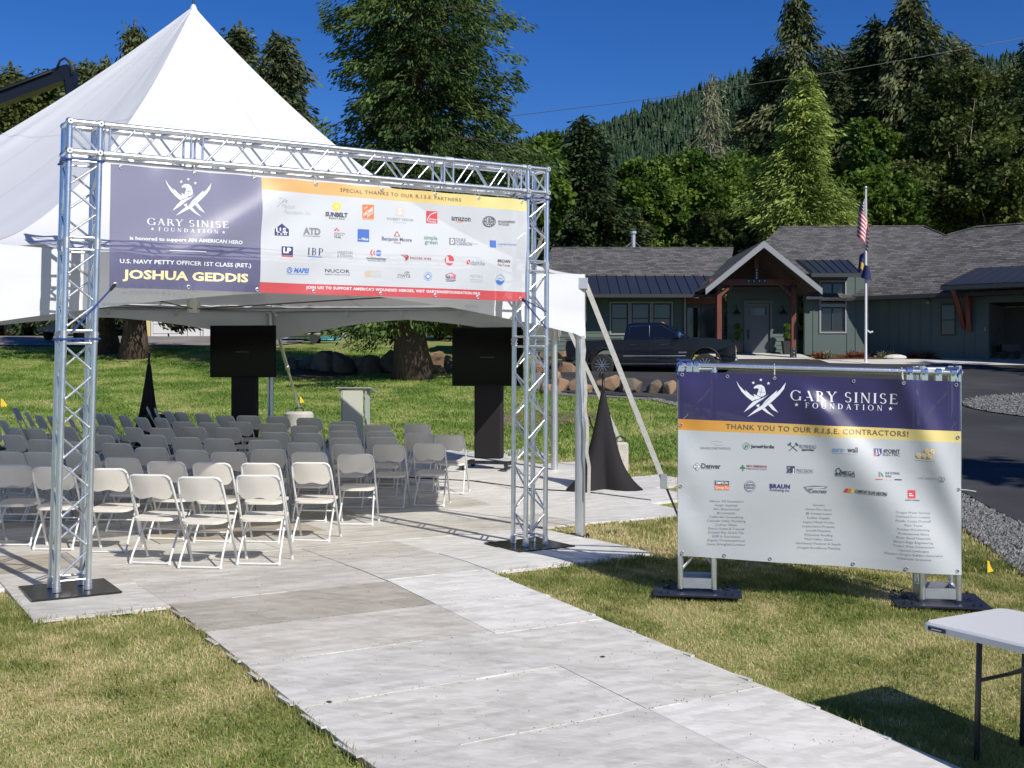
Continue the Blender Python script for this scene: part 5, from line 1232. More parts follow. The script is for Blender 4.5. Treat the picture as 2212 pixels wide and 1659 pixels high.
def post(x, Y, inward):
    """front outer chord stands at picture x; the second front chord lies W_ further along"""
    p0 = P(x, HY, Y); p0 = Vector((p0.x, p0.y, 0)) + NF * .085
    if inward < 0: p0 -= DF * W_
    zg = min(gz(p0.x, p0.y), gz((p0 + DF * W_).x, (p0 + DF * W_).y)) + .05; zt = EYE + (HY - 790) / F * Y
    at = lambda i, j, z: p0 + DF * (i * W_) + NF * (j * W_) + Vector((0, 0, z))
    mb = MB()
    for i in (0, 1):
        for j in (0, 1): mb.cyl(at(i, j, zg + .02), at(i, j, zt), .0255, 12)
    po = mb.build('post', ALU, fr, world=True); ang_smooth(po)
    for (a, b) in (((0, 0), (1, 0)), ((1, 0), (1, 1)), ((1, 1), (0, 1)), ((0, 1), (0, 0))):
        mb = MB(); c, d = at(*a, zg + .07), at(*b, zg + .07); dr = (d - c).normalized()
        mb.box((c + d) / 2, ((d - c).length - .045, .03, .085), rz=math.atan2(dr.y, dr.x)); mb.build('foot_rail', ALU2, po, world=True)
        for k in range(4):
            z0 = zg + .17 + k * .42; mb = MB(); s = (a, b) if k % 2 == 0 else (b, a); mb.cyl(at(*s[0], z0), at(*s[1], z0 + .34), .011, 7); mb.build('brace', ALU2, po, world=True)
        mb = MB(); mb.cyl(at(*a, zt - .03), at(*b, zt - .03), .02, 8); mb.build('end_bar', ALU2, po, world=True)
    c = at(.5, .5, zg - .012); mb = MB(); rz = math.atan2(DF.y, DF.x)
    mb.box(c + Vector((0, 0, 0)), (.74, .62, .014), rz=rz)
    for i in (-1, 1):
        for j in (-1, 1):
            for k in (0, 1): mb.cyl(c + DF * (i * (.30 - .06 * k)) + NF * (j * .26) + Vector((0, 0, .007)), c + DF * (i * (.30 - .06 * k)) + NF * (j * .26) + Vector((0, 0, .03)), .012, 6)
        mb.tube([c + DF * (i * .26 + .03 * math.cos(t)) + NF * (.05 * math.sin(t)) + Vector((0, 0, .02)) for t in np.linspace(0, 6.283, 9)[:-1]], .006, 5, closed=True)
    mb.build('base_plate', mat('blue black steel', (.020, .024, .045), .38, .3, var=.5, scale=7, col2=(.05, .05, .06)), fr, world=True)
    return at, zt
aL, zL = post(1469.6, YL - .02, 1); aR, zR = post(2075.7, YR - .02, -1)
tl, tr = aL(0, 0, zL + .02) - DF * .03, aR(1, 0, zR + .0) + DF * .03
tl.z = EYE + (HY - 788) / F * tl.y; tr.z = EYE + (HY - 806) / F * tr.y
mb = MB(); mb.cyl(tl, tr, .0255, 14); o = mb.build('top_tube', ALU, fr, world=True); ang_smooth(o)
mb = MB(); mb.cyl(tl + NF * W_, tr + NF * W_, .0255, 14); o = mb.build('top_tube', ALU, fr, world=True); ang_smooth(o)
L = (tr - tl).length; dd = (tr - tl).normalized()
for s in (.035, .105, .165, L - .42, L - .30, L - .19, L - .07):
    mb = MB(); c = tl + dd * s; mb.cyl(c - dd * .022, c + dd * .022, .038, 10); mb.box(c - Vector((0, 0, .035)) + NF * .01, (.05, .075, .07), rz=math.atan2(dd.y, dd.x)); mb.cyl(c - NF * .05 - Vector((0, 0, .02)), c - NF * .08 - Vector((0, 0, .02)), .008, 6)
    mb.build('clamp', mat('polished clamp', (.78, .79, .82), .22, .95), fr, world=True)
for c in (tl + dd * .02, tr - dd * .03):
    mb = MB(); pts = [c + NF * (.05 * math.cos(t) + .02) + Vector((0, 0, .045 * math.sin(t))) + dd * (.02 * math.sin(3 * t)) for t in np.linspace(0, 6.28, 12)[:-1]]
    mb.tube(pts, .012, 6, closed=True); mb.box(c + Vector((0, 0, .04)) + dd * (.05 if c.x < 2 else -.05), (.10, .06, .018), rz=math.atan2(dd.y, dd.x))
    mb.tube([c, c - Vector((.03, .02, .06)), c - Vector((.01, .03, .13))], .007, 5); mb.build('ratchet_strap', BLUESTRAP, fr, world=True)
for u in (.35, .80):
    a = b2.pos(u, .018, .004); s = (a - tl).dot(dd); c = tl + dd * s
    mb = MB(); mb.tube([a, c - NF * .03, c + Vector((0, 0, .03)), c + NF * .03, a + NF * .02], .004, 5); mb.build('cable_tie', WHITESTRAP, b2.t, world=True)
for v in (.56,):
    a = b2.pos(.99, v, .004); mb = MB(); mb.tube([a, a + Vector((.07, .02, -.005)), a + Vector((.16, .04, -.02))], .004, 5); mb.build('cable_tie', WHITESTRAP, b2.t, world=True)
# ------------------------------------------------------------------ folding chairs
CHW = mat('white chair plastic', (.75, .71, .63), .42, var=.35, scale=5, col2=(.60, .545, .455))
CHF = mat('white enamelled tube', (.72, .72, .70), .35)
def rrect(w, h, r, n=5, r2=None):
    """rounded outline, r at the top corners and r2 at the bottom ones"""
    r2 = r if r2 is None else r2; p = []
    for cx, cy, a0, q in ((w / 2, h / 2, 0, r), (-w / 2, h / 2, 90, r), (-w / 2, -h / 2, 180, r2), (w / 2, -h / 2, 270, r2)):
        sx, sy = (1 if cx > 0 else -1), (1 if cy > 0 else -1)
        for i in range(n + 1):
            a = R(a0 + 90 * i / n); p.append((cx - sx * q + q * math.cos(a), cy - sy * q + q * math.sin(a)))
    return p
SL = .39 / .84                                                      # lean of the long tubes
tube_y = lambda z: -.17 + (.84 - z) * SL
def make_chair():
    t = thing('folding_chair', 'white folding chair', 'chair', (0, 0, 0), group='white folding chairs in rows under the tent')
    # long tubes: one bent pipe over the back and down to the front feet
    p = [(-.222, 0)] + [(-.212, .70)] + [(-.206 + .055 * (1 - math.cos(a)), .775 + .055 * math.sin(a) + .0) for a in (0, .5, 1.0, 1.57)] + [(.206 - .055 * (1 - math.cos(a)), .775 + .055 * math.sin(a)) for a in (1.57, 1.0, .5, 0)] + [(.212, .70), (.222, 0)]
    mb = MB(); mb.tube([(x, tube_y(z), z) for x, z in p], .0115, 8); o = mb.build('back_frame', CHF, t, smooth=True)
    # curved rear legs joined by a bar on the floor
    for s in (-1, 1):
        mb = MB(); mb.tube([(s * .175, .17, .415), (s * .180, .10, .345), (s * .190, -.02, .205), (s * .196, -.11, .085), (s * .196, -.145, .02)], .0105, 7); mb.build('leg', CHF, t, smooth=True)
        mb = MB(); mb.cyl((s * .222, .220, 0), (s * .222, .205, .035), .0155, 8); mb.build('foot_cap', CHF, t)
        mb = MB(); mb.cyl((s * .196, -.148, 0), (s * .196, -.140, .035), .015, 8); mb.build('foot_cap', CHF, t)
    mb = MB(); mb.tube([(-.196, -.145, .022), (-.17, -.150, .014), (.17, -.150, .014), (.196, -.145, .022)], .009, 7); mb.build('floor_bar', CHF, t, smooth=True)
    mb = MB(); mb.cyl((-.21, tube_y(.30), .30), (.21, tube_y(.30), .30), .007, 6); mb.build('stretcher', CHF, t)
    # seat: rounded dished panel with a turned down front lip
    out = rrect(.405, .40, .09); n = len(out); vs = []; fs = []
    for k, (sc, dz) in enumerate(((.0, .0), (.55, .001), (.88, .006), (1.0, .002), (1.0, -.022), (.9, -.026))):
        for x, y in out:
            xx, yy = x * sc, y * sc; vs.append((xx, yy + .06, .437 + dz + .07 * yy - (.012 * max(0, (yy - .12) / .08) ** 2 if sc >= .88 else 0)))
    for k in range(5): fs += [(k * n + i, k * n + (i + 1) % n, (k + 1) * n + (i + 1) % n, (k + 1) * n + i) for i in range(n)]
    fs.append(tuple(range(5 * n, 6 * n))[::-1])
    o = mesh_obj('seat', vs, fs, CHW, t); ang_smooth(o, 50)
    # back panel, curved, its lower edge cut in the middle
    o2 = []; w, h = .405, .215
    top = rrect(w, h, .060, 5, .075)
    vs = []; fs = []; N_ = 12
    for j in range(2):
        for i in range(N_ + 1):
            x = -w / 2 + w * i / N_; e = abs(2 * i / N_ - 1)
            ztop = .826 - (.055 * max(0, (e - .70) / .30) ** 2.2); zb = .600 + .06 * max(0, (e - .66) / .34) ** 2 + .022 * math.exp(-(e / .33) ** 2)
            for m_ in range(4):
                z = zb + (ztop - zb) * m_ / 3
                dy = .034 * (1 - e * e) * (1 if m_ < 3 else .55) + (.012 if m_ == 0 else 0)
                vs.append((x, tube_y(z) - dy * .9 - .002 + (.012 if j else 0), z))
    st = (N_ + 1) * 4
    for j in range(2):
        for i in range(N_):
            for m_ in range(3):
                a = j * st + i * 4 + m_; f = (a, a + 1, a + 5, a + 4); fs.append(f if j else f[::-1])
    for i in range(N_):
        for m_ in (0, 3): a = i * 4 + m_; fs.append((a, a + 4, a + 4 + st, a + st))
    for i in (0, N_):
        for m_ in range(3): a = i * 4 + m_; fs.append((a, a + 1, a + 1 + st, a + st))
    o = mesh_obj('back_panel', vs, fs, CHW, t)
    bm = bmesh.new(); bm.from_mesh(o.data); bmesh.ops.recalc_face_normals(bm, faces=bm.faces); bm.to_mesh(o.data); bm.free(); ang_smooth(o, 50)
    for s in (-1, 1):
        for z in (.79, .66): mb = MB(); mb.cyl((s * .210, tube_y(z) - .016, z), (s * .210, tube_y(z) - .008, z), .006, 6); mb.build('rivet', ALU2, t)
    return t
chair = make_chair()
ROWS = [
    [(22, 1003), (112, 1008), (228, 1011), (321, 1024), (429, 1029), (556, 1025), (670, 998), (767, 979.5), (926, 958)],
    [(-62, 972), (15, 975), (82, 976), (175, 976), (262, 988), (357, 996), (456, 999), (561, 999.5), (667, 975.6), (749.5, 960.5), (839, 961), (970, 940)],
    [(26, 940), (86, 950), (160, 955), (250, 958), (325, 966), (412, 971), (492, 976), (579.5, 970), (654, 957), (745.5, 946.4), (825, 945), (905, 936)],
    [(-20, 921), (30, 924), (72, 926), (215, 940), (255, 937), (327, 940), (400, 945), (471, 948), (570, 951), (664.5, 936), (741, 931), (821, 932)],
    [(5, 908), (140, 922), (225, 920), (285, 923.5), (346, 925), (417, 923), (490, 924), (593, 934), (656.5, 920), (739, 918), (813, 918), (900, 916)],
    [(180, 905), (345, 903), (395, 911.5), (450, 913), (515, 911.5), (587.5, 915), (667, 903), (739, 911), (-70, 905)],
    [(107, 899), (150, 902), (212, 893), (232, 895), (266, 898), (304, 902), (362, 889), (389, 891), (435, 893.5), (484, 898), (535, 898.5), (598, 899.4)],
    [(31, 881), (57, 891), (82, 897), (172, 884), (317, 878), (334, 881)],
]
ORD = ['first', 'second', 'third', 'fourth', 'fifth', 'sixth', 'seventh', 'eighth', 'ninth', 'tenth', 'eleventh', 'twelfth']
ROWN = ['nearest row', 'second row from the walkway', 'third row from the walkway', 'fourth row from the walkway', 'fifth row from the walkway', 'sixth row from the walkway', 'back row before the lawn', 'sideways turned corner row']
PODX, PODY = -3.1, 22.0
placed = []; first = True; CHAIRS = {}
for ri, row in enumerate(ROWS):
    row = sorted(row)
    for k, (px, py) in enumerate(row):
        Y = 12.0
        for _ in range(40):
            q = P(px, py, Y); tz = float(lift(q.x, q.y)) + .842; Y += (Y * (EYE - tz) / max(.05, EYE - q.z) - Y) * .6 if q.z < EYE else -.5
            Y = max(8, min(24, Y))
        q = P(px, py, Y)
        tgt = math.atan2(PODX - q.x, PODY - q.y)                     # turn towards the lectern; positive = to the right
        wgt = sstep(-2.5, -5.5, q.x)
        hd = float(tgt * wgt * min(1, .35 + .65 * (Y - 10) / 8) + R(6) * (1 - wgt)) + R(rnd.gauss(0, 5))
        fx, fy = math.sin(hd), math.cos(hd)
        c = Vector((q.x + fx * .17, q.y + fy * .17, 0)); c.z = float(lift(c.x, c.y)) - .001
        if any((c - d).length < .30 for d in placed): continue
        placed.append(c)
        side = 'right' if k >= len(row) / 2 else 'left'
        n = len(row) - 1 - k if side == 'right' else k
        lab = 'white folding chair, %s from the %s in the %s' % (ORD[n], side, ROWN[ri])
        if first:
            o = chair; o.location = c; o.rotation_euler = (0, 0, -hd); o['label'] = lab; first = False
        else: o = dup(chair, c, -hd, lab)
        CHAIRS[(ri, k)] = (c, hd)
# folded navy shirts left on a few seats
NAVYC = mat('navy cotton', (.03, .05, .14), .9, var=.5, scale=14, col2=(.06, .10, .25), bump=.6, bscale=30)
for key, lab in (((4, 2), 'navy folded shirt on a chair seat left of centre'), ((5, 4), 'navy folded shirt on a seat of the sixth row, towards the middle'), ((4, 4), 'navy folded shirt on a seat of the fifth row'), ((3, 7), 'navy folded shirt on a seat in the fourth row'), ((4, 7), 'navy folded shirt lying under the television on a seat')):
    if key not in CHAIRS: continue
    c, hd = CHAIRS[key]; t = thing('folded_shirt', lab, 'shirt', (c.x + math.sin(hd) * .05, c.y + math.cos(hd) * .05, c.z + .446), -hd + .2, group='navy shirts left on the chairs')
    mb = MB()
    for k in range(3): mb.box((.004 * k, .003 * k, .012 + .022 * k), (.30 - .01 * k, .26 - .012 * k, .021))
    mb.build('cloth_stack', NAVYC, t, bevel=.006)

# ------------------------------------------------------------------ screens, lectern, covered tripods
GLASSB = mat('black screen glass', (.002, .002, .0025), .10, spec=.12)
CLOTHB = mat('black stretch cloth', (.0085, .0072, .0085), .85, bump=.1, bscale=40)
def tv(label, px, top, bot, wpx, Y, face, base_py):
    """screen centre at picture px; top / bottom picture heights; on a wrapped column with castors"""
    c = P(px, HY, Y); zf = float(lift(c.x, Y)); zt, zb = EYE + (HY - top) / F * Y, EYE + (HY - bot) / F * Y; w = wpx / F * Y
    t = thing('television_cart', label, 'television', (c.x, Y, zf), face, group='televisions on wheeled stands')
    h = zt - zb; zc = (zt + zb) / 2 - zf
    mb = MB(); mb.box((0, 0, zc), (w, .05, h)); mb.box((0, .045, zc - h * .08), (w * .7, .05, h * .6)); mb.build('screen_housing', mat('matt black housing', (.006, .006, .007), .6, spec=.2), t, bevel=.008)
    mb = MB(); mb.box((0, -.026, zc + .005), (w - .03, .003, h - .04)); mb.build('screen_panel', GLASSB, t)
    mb = MB(); mb.box((0, -.029, zc - .01), (.24, .002, .022)); mb.build('screen_label', mat('dim screen label', (.02, .022, .024), .3), t)
    mb = MB(); mb.box((0, .10, (zc - h * .1 + .16) / 2 + .05), (.46, .20, zc - h * .1 - .10)); mb.build('column', CLOTHB, t, bevel=.02)
    mb = MB(); mb.box((0, .10, .11), (.86, .10, .05)); mb.box((-.36, .10, .11), (.06, .62, .05)); mb.box((.36, .10, .11), (.06, .62, .05)); mb.build('base_frame', STEEL, t)
    for x in (-.36, .36):
        for y in (-.18, .38):
            mb = MB(); mb.cyl((x - .02, y, .045), (x + .02, y, .045), .045, 12); mb.box((x, y, .085), (.05, .05, .03)); mb.build('caster', RUBBER, t)
    mb = MB(); mb.tube([(-.2, .06, zc - h / 2), (-.12, .05, zc - h / 2 - .12), (.02, .05, zc - h / 2 - .10), (.1, .06, zc - h / 2)], .006, 5); mb.build('cable', BLACK, t)
tv('black television on a stand left of the lectern, in front of the tree shade', 525, 703, 815, 146, 20.2, R(-6), 0)
tv('big black television on a wheeled stand behind the right truss post', 1053, 707, 834, 158, 18.3, R(-14), 0)
LECT = mat('smoked acrylic', (.42, .45, .46), .25, var=.3, scale=2, col2=(.34, .37, .38))
LECF = mat('sage green panel', (.58, .60, .52), .5)
c = P(770, HY, 21.6); t = thing('lectern', 'grey green lectern with clear sides and sloping top behind the chairs', 'lectern', (c.x, 21.6, float(lift(c.x, 21.6))), R(-8))
mb = MB(); mb.box((-.02, -.19, .55), (.40, .03, 1.10)); mb.build('front_panel', LECF, t)
for s in (-1, 1):
    mb = MB(); mb.prism([(s * .24 - .012, -.20, 0), (s * .24 - .012, .06, 0), (s * .24 - .012, .06, 1.06), (s * .24 - .012, -.20, 1.11)], (.024, 0, 0)); mb.build('side_panel', LECT, t)
mb = MB(); mb.quadbox([(-.34, -.24, 1.15), (.36, -.24, 1.15), (.36, .18, 1.05), (-.34, .18, 1.05)], (0, .22, .97), .014); mb.build('top', LECT, t)
mb = MB(); mb.box((0, -.06, .02), (.66, .44, .03)); mb.build('base', LECT, t); mb = MB(); mb.box((0, -.07, .62), (.46, .22, .02)); mb.build('shelf', LECT, t)

t = thing('floor_cable', 'black cable lying across the floor towards the right television', 'cable', (-.6, 17.0, float(lift(-.6, 17.0))))
mb = MB(); mb.tube([Vector((x, y, float(lift(x, y)) + .008)) for x, y in ((-4.5, 18.6), (-3.4, 18.1), (-2.4, 17.9), (-1.5, 17.3), (-.6, 17.0), (.3, 16.2), (1.1, 15.9), (1.9, 15.2))], .009, 5); mb.build('cord', BLACK, t, world=True, smooth=True)
def tripod_cover(label, px, top, bot, wpx, Y):
    c = P(px, HY, Y); z = gz(c.x, Y) + .03; zt = EYE + (HY - top) / F * Y - z; w = wpx / F * Y / 2
    t = thing('speaker_stand', label, 'speaker stand', (c.x, Y, z), R(-30), group='speaker stands in black stretch covers')
    n = 30; rows = 22; vs = []; fs = []
    for j in range(rows + 1):
        q = j / rows; zz = zt * .84 * q; r0 = w * ((1 - q) ** 1.0 * .62 + .38 * (1 - q) ** 7) * .98 + .034
        for i in range(n):
            a = 6.2832 * i / n; k = math.cos(3 * a) ; tri = 1 + .30 * k * (1 - q) - .22 * (1 - k) * (1 - q) * .6
            rr = r0 * tri + .004 * math.sin(9 * a + q * 9) * (1 - q); vs.append((rr * math.cos(a), rr * math.sin(a), zz))
    for j in range(rows):
        for i in range(n): a = j * n + i; b = j * n + (i + 1) % n; fs.append((a, b, b + n, a + n))
    mesh_obj('stretch_cover', vs, fs, CLOTHB, t, smooth=True)
    mb = MB(); mb.tube([(0, 0, zt * .78), (0, 0, zt * .97)], .022, 10); mb.build('pole', BLACK, t, smooth=True)
    for k in range(3):
        a = 6.2832 * k / 3; mb = MB(); mb.cyl((w * 1.2 * math.cos(a), w * 1.2 * math.sin(a), 0), (w * 1.2 * math.cos(a), w * 1.2 * math.sin(a), .03), .035, 10); mb.build('foot', RUBBER, t)
    return t, zt
t, zt = tripod_cover('black cone covered speaker stand standing by the tent leg on the right', 1303, 808, 1052, 136, 16.4)
mb = MB(); mb.tube([(0, 0, zt * .95), (.005, -.01, zt * .99), (.02, -.03, zt * 1.02), (.0, -.06, zt * 1.02), (-.02, -.07, zt * .97)], .022, 8); mb.build('hook_head', BLACK, t, smooth=True)
mb = MB(); mb.tube([(-.28, .1, .62 * zt), (-.22, .05, .55 * zt), (-.14, .0, .50 * zt), (-.10, 0, .44 * zt)], .012, 6); mb.build('cable', STEEL, t, smooth=True)
t, zt = tripod_cover('black cone covered speaker stand at the left beyond the chairs', 322, 752, 925, 80, 21.2)
c = P(346, HY, 20.9); t = thing('equipment_case', 'square black case beside the left speaker stand', 'case', (c.x, 20.9, gz(c.x, 20.9) + .05), .1)
mb = MB(); mb.box((0, 0, .33), (.50, .40, .66)); mb.build('case_body', BLACK, t, bevel=.015); mb = MB(); mb.box((0, -.205, .40), (.40, .01, .42)); mb.build('grille', CLOTHB, t)
mb = MB(); mb.tube([(-.1, 0, .66), (-.05, 0, .72), (.04, 0, .70), (.1, 0, .66)], .008, 5); mb.build('handle', BLACK, t)

# ------------------------------------------------------------------ folding table at the lower right, marker flags
TBL = mat('grey white table plastic', (.66, .66, .65), .42, bump=.12, bscale=220); TBR = mat('dark grey table edge', (.05, .05, .055), .5); LEGM = mat('charcoal enamelled tube', (.045, .045, .05), .4)
tl_ = P(1987, 1341, 6.55); TZ = tl_.z                               # near left top corner of the table
DX = Vector((.51, -.86, 0)).normalized(); RZT = math.atan2(DX.y, DX.x)
def tpt(a, b, z=0): return Vector((tl_.x, tl_.y, TZ)) + DX * a + DYT * b + Vector((0, 0, z))
DYT = Vector((-DX.y, DX.x, 0))
table = thing('folding_table', 'grey white plastic folding table cut off by the right edge', 'table', (float(tpt(.9, .38).x), float(tpt(.9, .38).y), gz(tpt(.9, .38).x, tpt(.9, .38).y)))
out = rrect(1.83, .76, .07, 5); mb = MB()
ring0 = [tpt(.915 + x, .38 + y, 0) for x, y in rrect(1.80, .73, .06, 5)]; ring1 = [tpt(.915 + x, .38 + y, -.012) for x, y in out]; ring2 = [tpt(.915 + x, .38 + y, -.048) for x, y in out]
n = len(out); vs = ring0 + ring1 + ring2
fs = [tuple(range(n))] + [(k * n + i, k * n + (i + 1) % n, (k + 1) * n + (i + 1) % n, (k + 1) * n + i) for k in (0, 1) for i in range(n)] + [tuple(range(2 * n, 3 * n))[::-1]]
mb.add(vs, fs); o = mb.build('tabletop', TBL, table, world=True); ang_smooth(o, 35)
mb = MB(); a, b = tpt(.06, -.0025, -.030), tpt(.18, -.0025, -.030); mb.box((a + b) / 2, (.12, .006, .022), rz=RZT); mb.build('label_plate', BLACK, table, world=True)
mb = MB(); mb.box((a + b) / 2 - DYT * .0035, (.07, .002, .006), rz=RZT); mb.build('label_print', ALU2, table, world=True)
for a0 in (.30, 1.55):
    for b0 in (.14, .56):
        p, q = tpt(a0, b0, -.05), tpt(a0 - .02, b0, 0); q.z = gz(q.x, q.y); mb = MB(); mb.tube([p, p.lerp(q, .5), q], .0165, 10); mb.build('leg', LEGM, table, world=True, smooth=True)
    mb = MB(); c1, c2 = tpt(a0, .14, -.30), tpt(a0, .56, -.30); mb.cyl(c1, c2, .012, 8); mb.build('leg_brace', LEGM, table, world=True)
    mb = MB(); mb.tube([tpt(a0, .38, -.30), tpt(a0 + (.45 if a0 < .9 else -.45), .38, -.06)], .010, 6); mb.build('fold_brace', LEGM, table, world=True)
FLAGY = mat('yellow plastic film', (.75, .48, .02), .5)
def marker(label, px, py, Y, s=1.0):
    p = on_ground(px, py) if Y is None else P(px, py, Y); z = gz(p.x, p.y)
    t = thing('marker_flag', label, 'marker flag', (p.x, p.y, z), rz=.4, group='yellow utility marker flags')
    mb = MB(); mb.cyl((0, 0, -.03), (0, 0, .14 * s), .0025, 5); mb.build('wire', ALU2, t)
    vs = [(0, 0, .02), (.0, 0, .16 * s), (.03, .01, .15 * s), (.085 * s, .02, .06 * s), (.09 * s, .0, .03)]
    o = mesh_obj('flag_film', vs + [(v[0], v[1] + .002, v[2]) for v in vs], [(0, 1, 2, 3, 4), (9, 8, 7, 6, 5)] + [(i, i + 5, (i + 1) % 5 + 5, (i + 1) % 5) for i in range(5)], FLAGY, t)
marker('yellow marker flag in the grass right of the banner frame', 2133, 1242, None, .85)
marker('yellow marker flag at the left edge on the lawn', 2, 882, None, 1.6)
marker('yellow marker flag behind the left television stand', 648, 872, None, 1.2)
# ------------------------------------------------------------------ the house
SIDE = mat('sage painted siding', (.072, .102, .092), .6, var=.25, scale=1.2, col2=(.09, .135, .125))
TRIM = mat('grey white trim', (.25, .26, .275), .55)
DARKTRIM = mat('dark bronze trim', (.030, .032, .034), .5)
TIMBER = mat('red stained timber', (.17, .048, .026), .55, var=.7, scale=3, col2=(.09, .022, .012), stretch=(8, 8, .7), bump=.2, bscale=20)
METROOF = mat('charcoal standing seam metal', (.055, .060, .075), .34, .55, var=.2, scale=1)
GLASSD = mat('dark window glass', (.012, .015, .018), .06, spec=.6)
DOORM = mat('grey green door paint', (.10, .115, .12), .5)
SOFFIT = mat('dark stained soffit', (.05, .035, .028), .7, var=.5, scale=4)
def shingle_mat():
    m = bpy.data.materials.new('grey roof shingles'); m.use_nodes = True; nt = m.node_tree; b = nt.nodes['Principled BSDF']; b.inputs['Roughness'].default_value = .9
    tc = N(nt, 'ShaderNodeTexCoord'); sp = N(nt, 'ShaderNodeSeparateXYZ'); cb = N(nt, 'ShaderNodeCombineXYZ'); nt.links.new(tc.outputs['Object'], sp.inputs[0])
    nt.links.new(sp.outputs[0], cb.inputs[0]); nt.links.new(sp.outputs[2], cb.inputs[1])
    br = N(nt, 'ShaderNodeTexBrick'); br.inputs['Color1'].default_value = (.130, .124, .118, 1); br.inputs['Color2'].default_value = (.045, .045, .047, 1); br.inputs['Mortar'].default_value = (.03, .03, .03, 1)
    br.inputs['Scale'].default_value = 1; br.inputs['Brick Width'].default_value = .34; br.inputs['Row Height'].default_value = .085; br.inputs['Mortar Size'].default_value = .008; br.inputs['Bias'].default_value = -.1; br.offset = .37
    nt.links.new(cb.outputs[0], br.inputs['Vector'])
    nz = N(nt, 'ShaderNodeTexNoise'); nz.inputs['Scale'].default_value = 3.0; nt.links.new(tc.outputs['Object'], nz.inputs['Vector'])
    mr = N(nt, 'ShaderNodeMapRange'); mr.inputs[3].default_value = .6; mr.inputs[4].default_value = 1.5; nt.links.new(nz.outputs[0], mr.inputs[0])
    mx = N(nt, 'ShaderNodeVectorMath', operation='SCALE'); nt.links.new(br.outputs[0], mx.inputs[0]); nt.links.new(mr.outputs[0], mx.inputs['Scale']); nt.links.new(mx.outputs[0], b.inputs['Base Color'])
    bp = N(nt, 'ShaderNodeBump'); bp.inputs['Strength'].default_value = .8; bp.inputs['Distance'].default_value = .03; nt.links.new(br.outputs['Fac'], bp.inputs['Height']); nt.links.new(bp.outputs[0], b.inputs['Normal'])
    return m
SHING = shingle_mat()
house = thing('house', 'long low sage green house with grey shingle roofs and a timber porch gable', 'house', (10, 48, 2.6))
HO = MW[house]
def hp(name, mb, m, parent=None, bevel=0): return mb.build(name, m, parent or house, world=True, bevel=bevel)
def slab(name, q, m, th=.14, parent=None):
    q = [Vector(v) for v in q]; n = (q[1] - q[0]).cross(q[-1] - q[0]).normalized()
    if n.z < 0: q = q[::-1]; n = -n
    mb = MB(); k = len(q); tr = tessellate_polygon([q]); mb.add(q + [v - n * th for v in q], [tuple(t) for t in tr] + [tuple(i + k for i in t)[::-1] for t in tr] + [(i, i + k, (i + 1) % k + k, (i + 1) % k) for i in range(k)])
    return hp(name, mb, m, parent)
def wall(x0, x1, z0, z1, Y, m=SIDE, th=.15, holes=(), name='wall', parent=None):
    """front wall facing the camera with openings (x0, x1, z0, z1)"""
    xs_ = sorted({x0, x1} | {h[0] for h in holes} | {h[1] for h in holes}); mb = MB()
    for a, b in zip(xs_, xs_[1:]):
        zs_ = [z0] ; hs = sorted([(h[2], h[3]) for h in holes if h[0] <= a + 1e-4 and h[1] >= b - 1e-4]); cur = z0
        for h0, h1 in hs:
            if h0 > cur + .01: mb.box(((a + b) / 2, Y + th / 2, (cur + h0) / 2), (b - a, th, h0 - cur))
            cur = h1
        if z1 > cur + .01: mb.box(((a + b) / 2, Y + th / 2, (cur + z1) / 2), (b - a, th, z1 - cur))
    return hp(name, mb, m, parent)
def lap_siding(w, x0, x1, z0, z1, Y, holes=(), pitch=.185):
    k = int((z1 - z0) / pitch)
    for i in range(k):
        z = z0 + i * pitch; cuts = [(x0, x1)]
        for h in holes:
            if h[2] < z + pitch and h[3] > z:
                cuts = [c for a, b in cuts for c in ((a, min(b, h[0])), (max(a, h[1]), b)) if c[1] - c[0] > .03]
        for a, b in cuts:
            mb = MB(); mb.prism([(a, Y - .004, z + pitch + .01), (a, Y - .030, z - .008), (a, Y - .004, z - .008)], (b - a, 0, 0)); hp('siding_board', mb, SIDE, w)
def battens(w, x0, x1, z0, z1, Y, step=.42, holes=()):
    n = int((x1 - x0) / step)
    for i in range(n + 1):
        x = x0 + .03 + i * step
        if x > x1: break
        if any(h[0] - .08 < x < h[1] + .08 for h in holes): continue
        mb = MB(); mb.box((x, Y - .012, (z0 + z1) / 2), (.05, .026, z1 - z0)); hp('batten', mb, SIDE, w)
def window(x0, x1, z0, z1, Y, mull=0, rail=0, fm=DARKTRIM, parent=None, tr=TRIM):
    f = .055; mb = MB()
    for a, b, c, d in ((x0, x1, z0, z0 + f), (x0, x1, z1 - f, z1), (x0, x0 + f, z0 + f, z1 - f), (x1 - f, x1, z0 + f, z1 - f)): mb.box(((a + b) / 2, Y + .05, (c + d) / 2), (b - a, .07, d - c))
    if rail: mb.box(((x0 + x1) / 2, Y + .05, z0 + (z1 - z0) * rail), (x1 - x0 - 2 * f, .06, .045))
    if mull: mb.box(((x0 + x1) / 2, Y + .05, (z0 + z1) / 2), (.045, .06, z1 - z0 - 2 * f))
    w = hp('window', mb, fm, parent)
    mb = MB(); mb.box(((x0 + x1) / 2, Y + .075, (z0 + z1) / 2), (x1 - x0 - 2 * f, .012, z1 - z0 - 2 * f)); hp('pane', mb, GLASSD, w)
    if tr:
        mb = MB()
        for a, b, c, d in ((x0 - .07, x0 - .002, z0 - .07, z1 + .07), (x1 + .002, x1 + .07, z0 - .07, z1 + .07), (x0 - .002, x1 + .002, z1 + .002, z1 + .07), (x0 - .002, x1 + .002, z0 - .07, z0 - .002)): mb.box(((a + b) / 2, Y - .02, (c + d) / 2), (b - a, .045, d - c))
        hp('window_trim', mb, tr, w)
    return w
GZ = 2.60
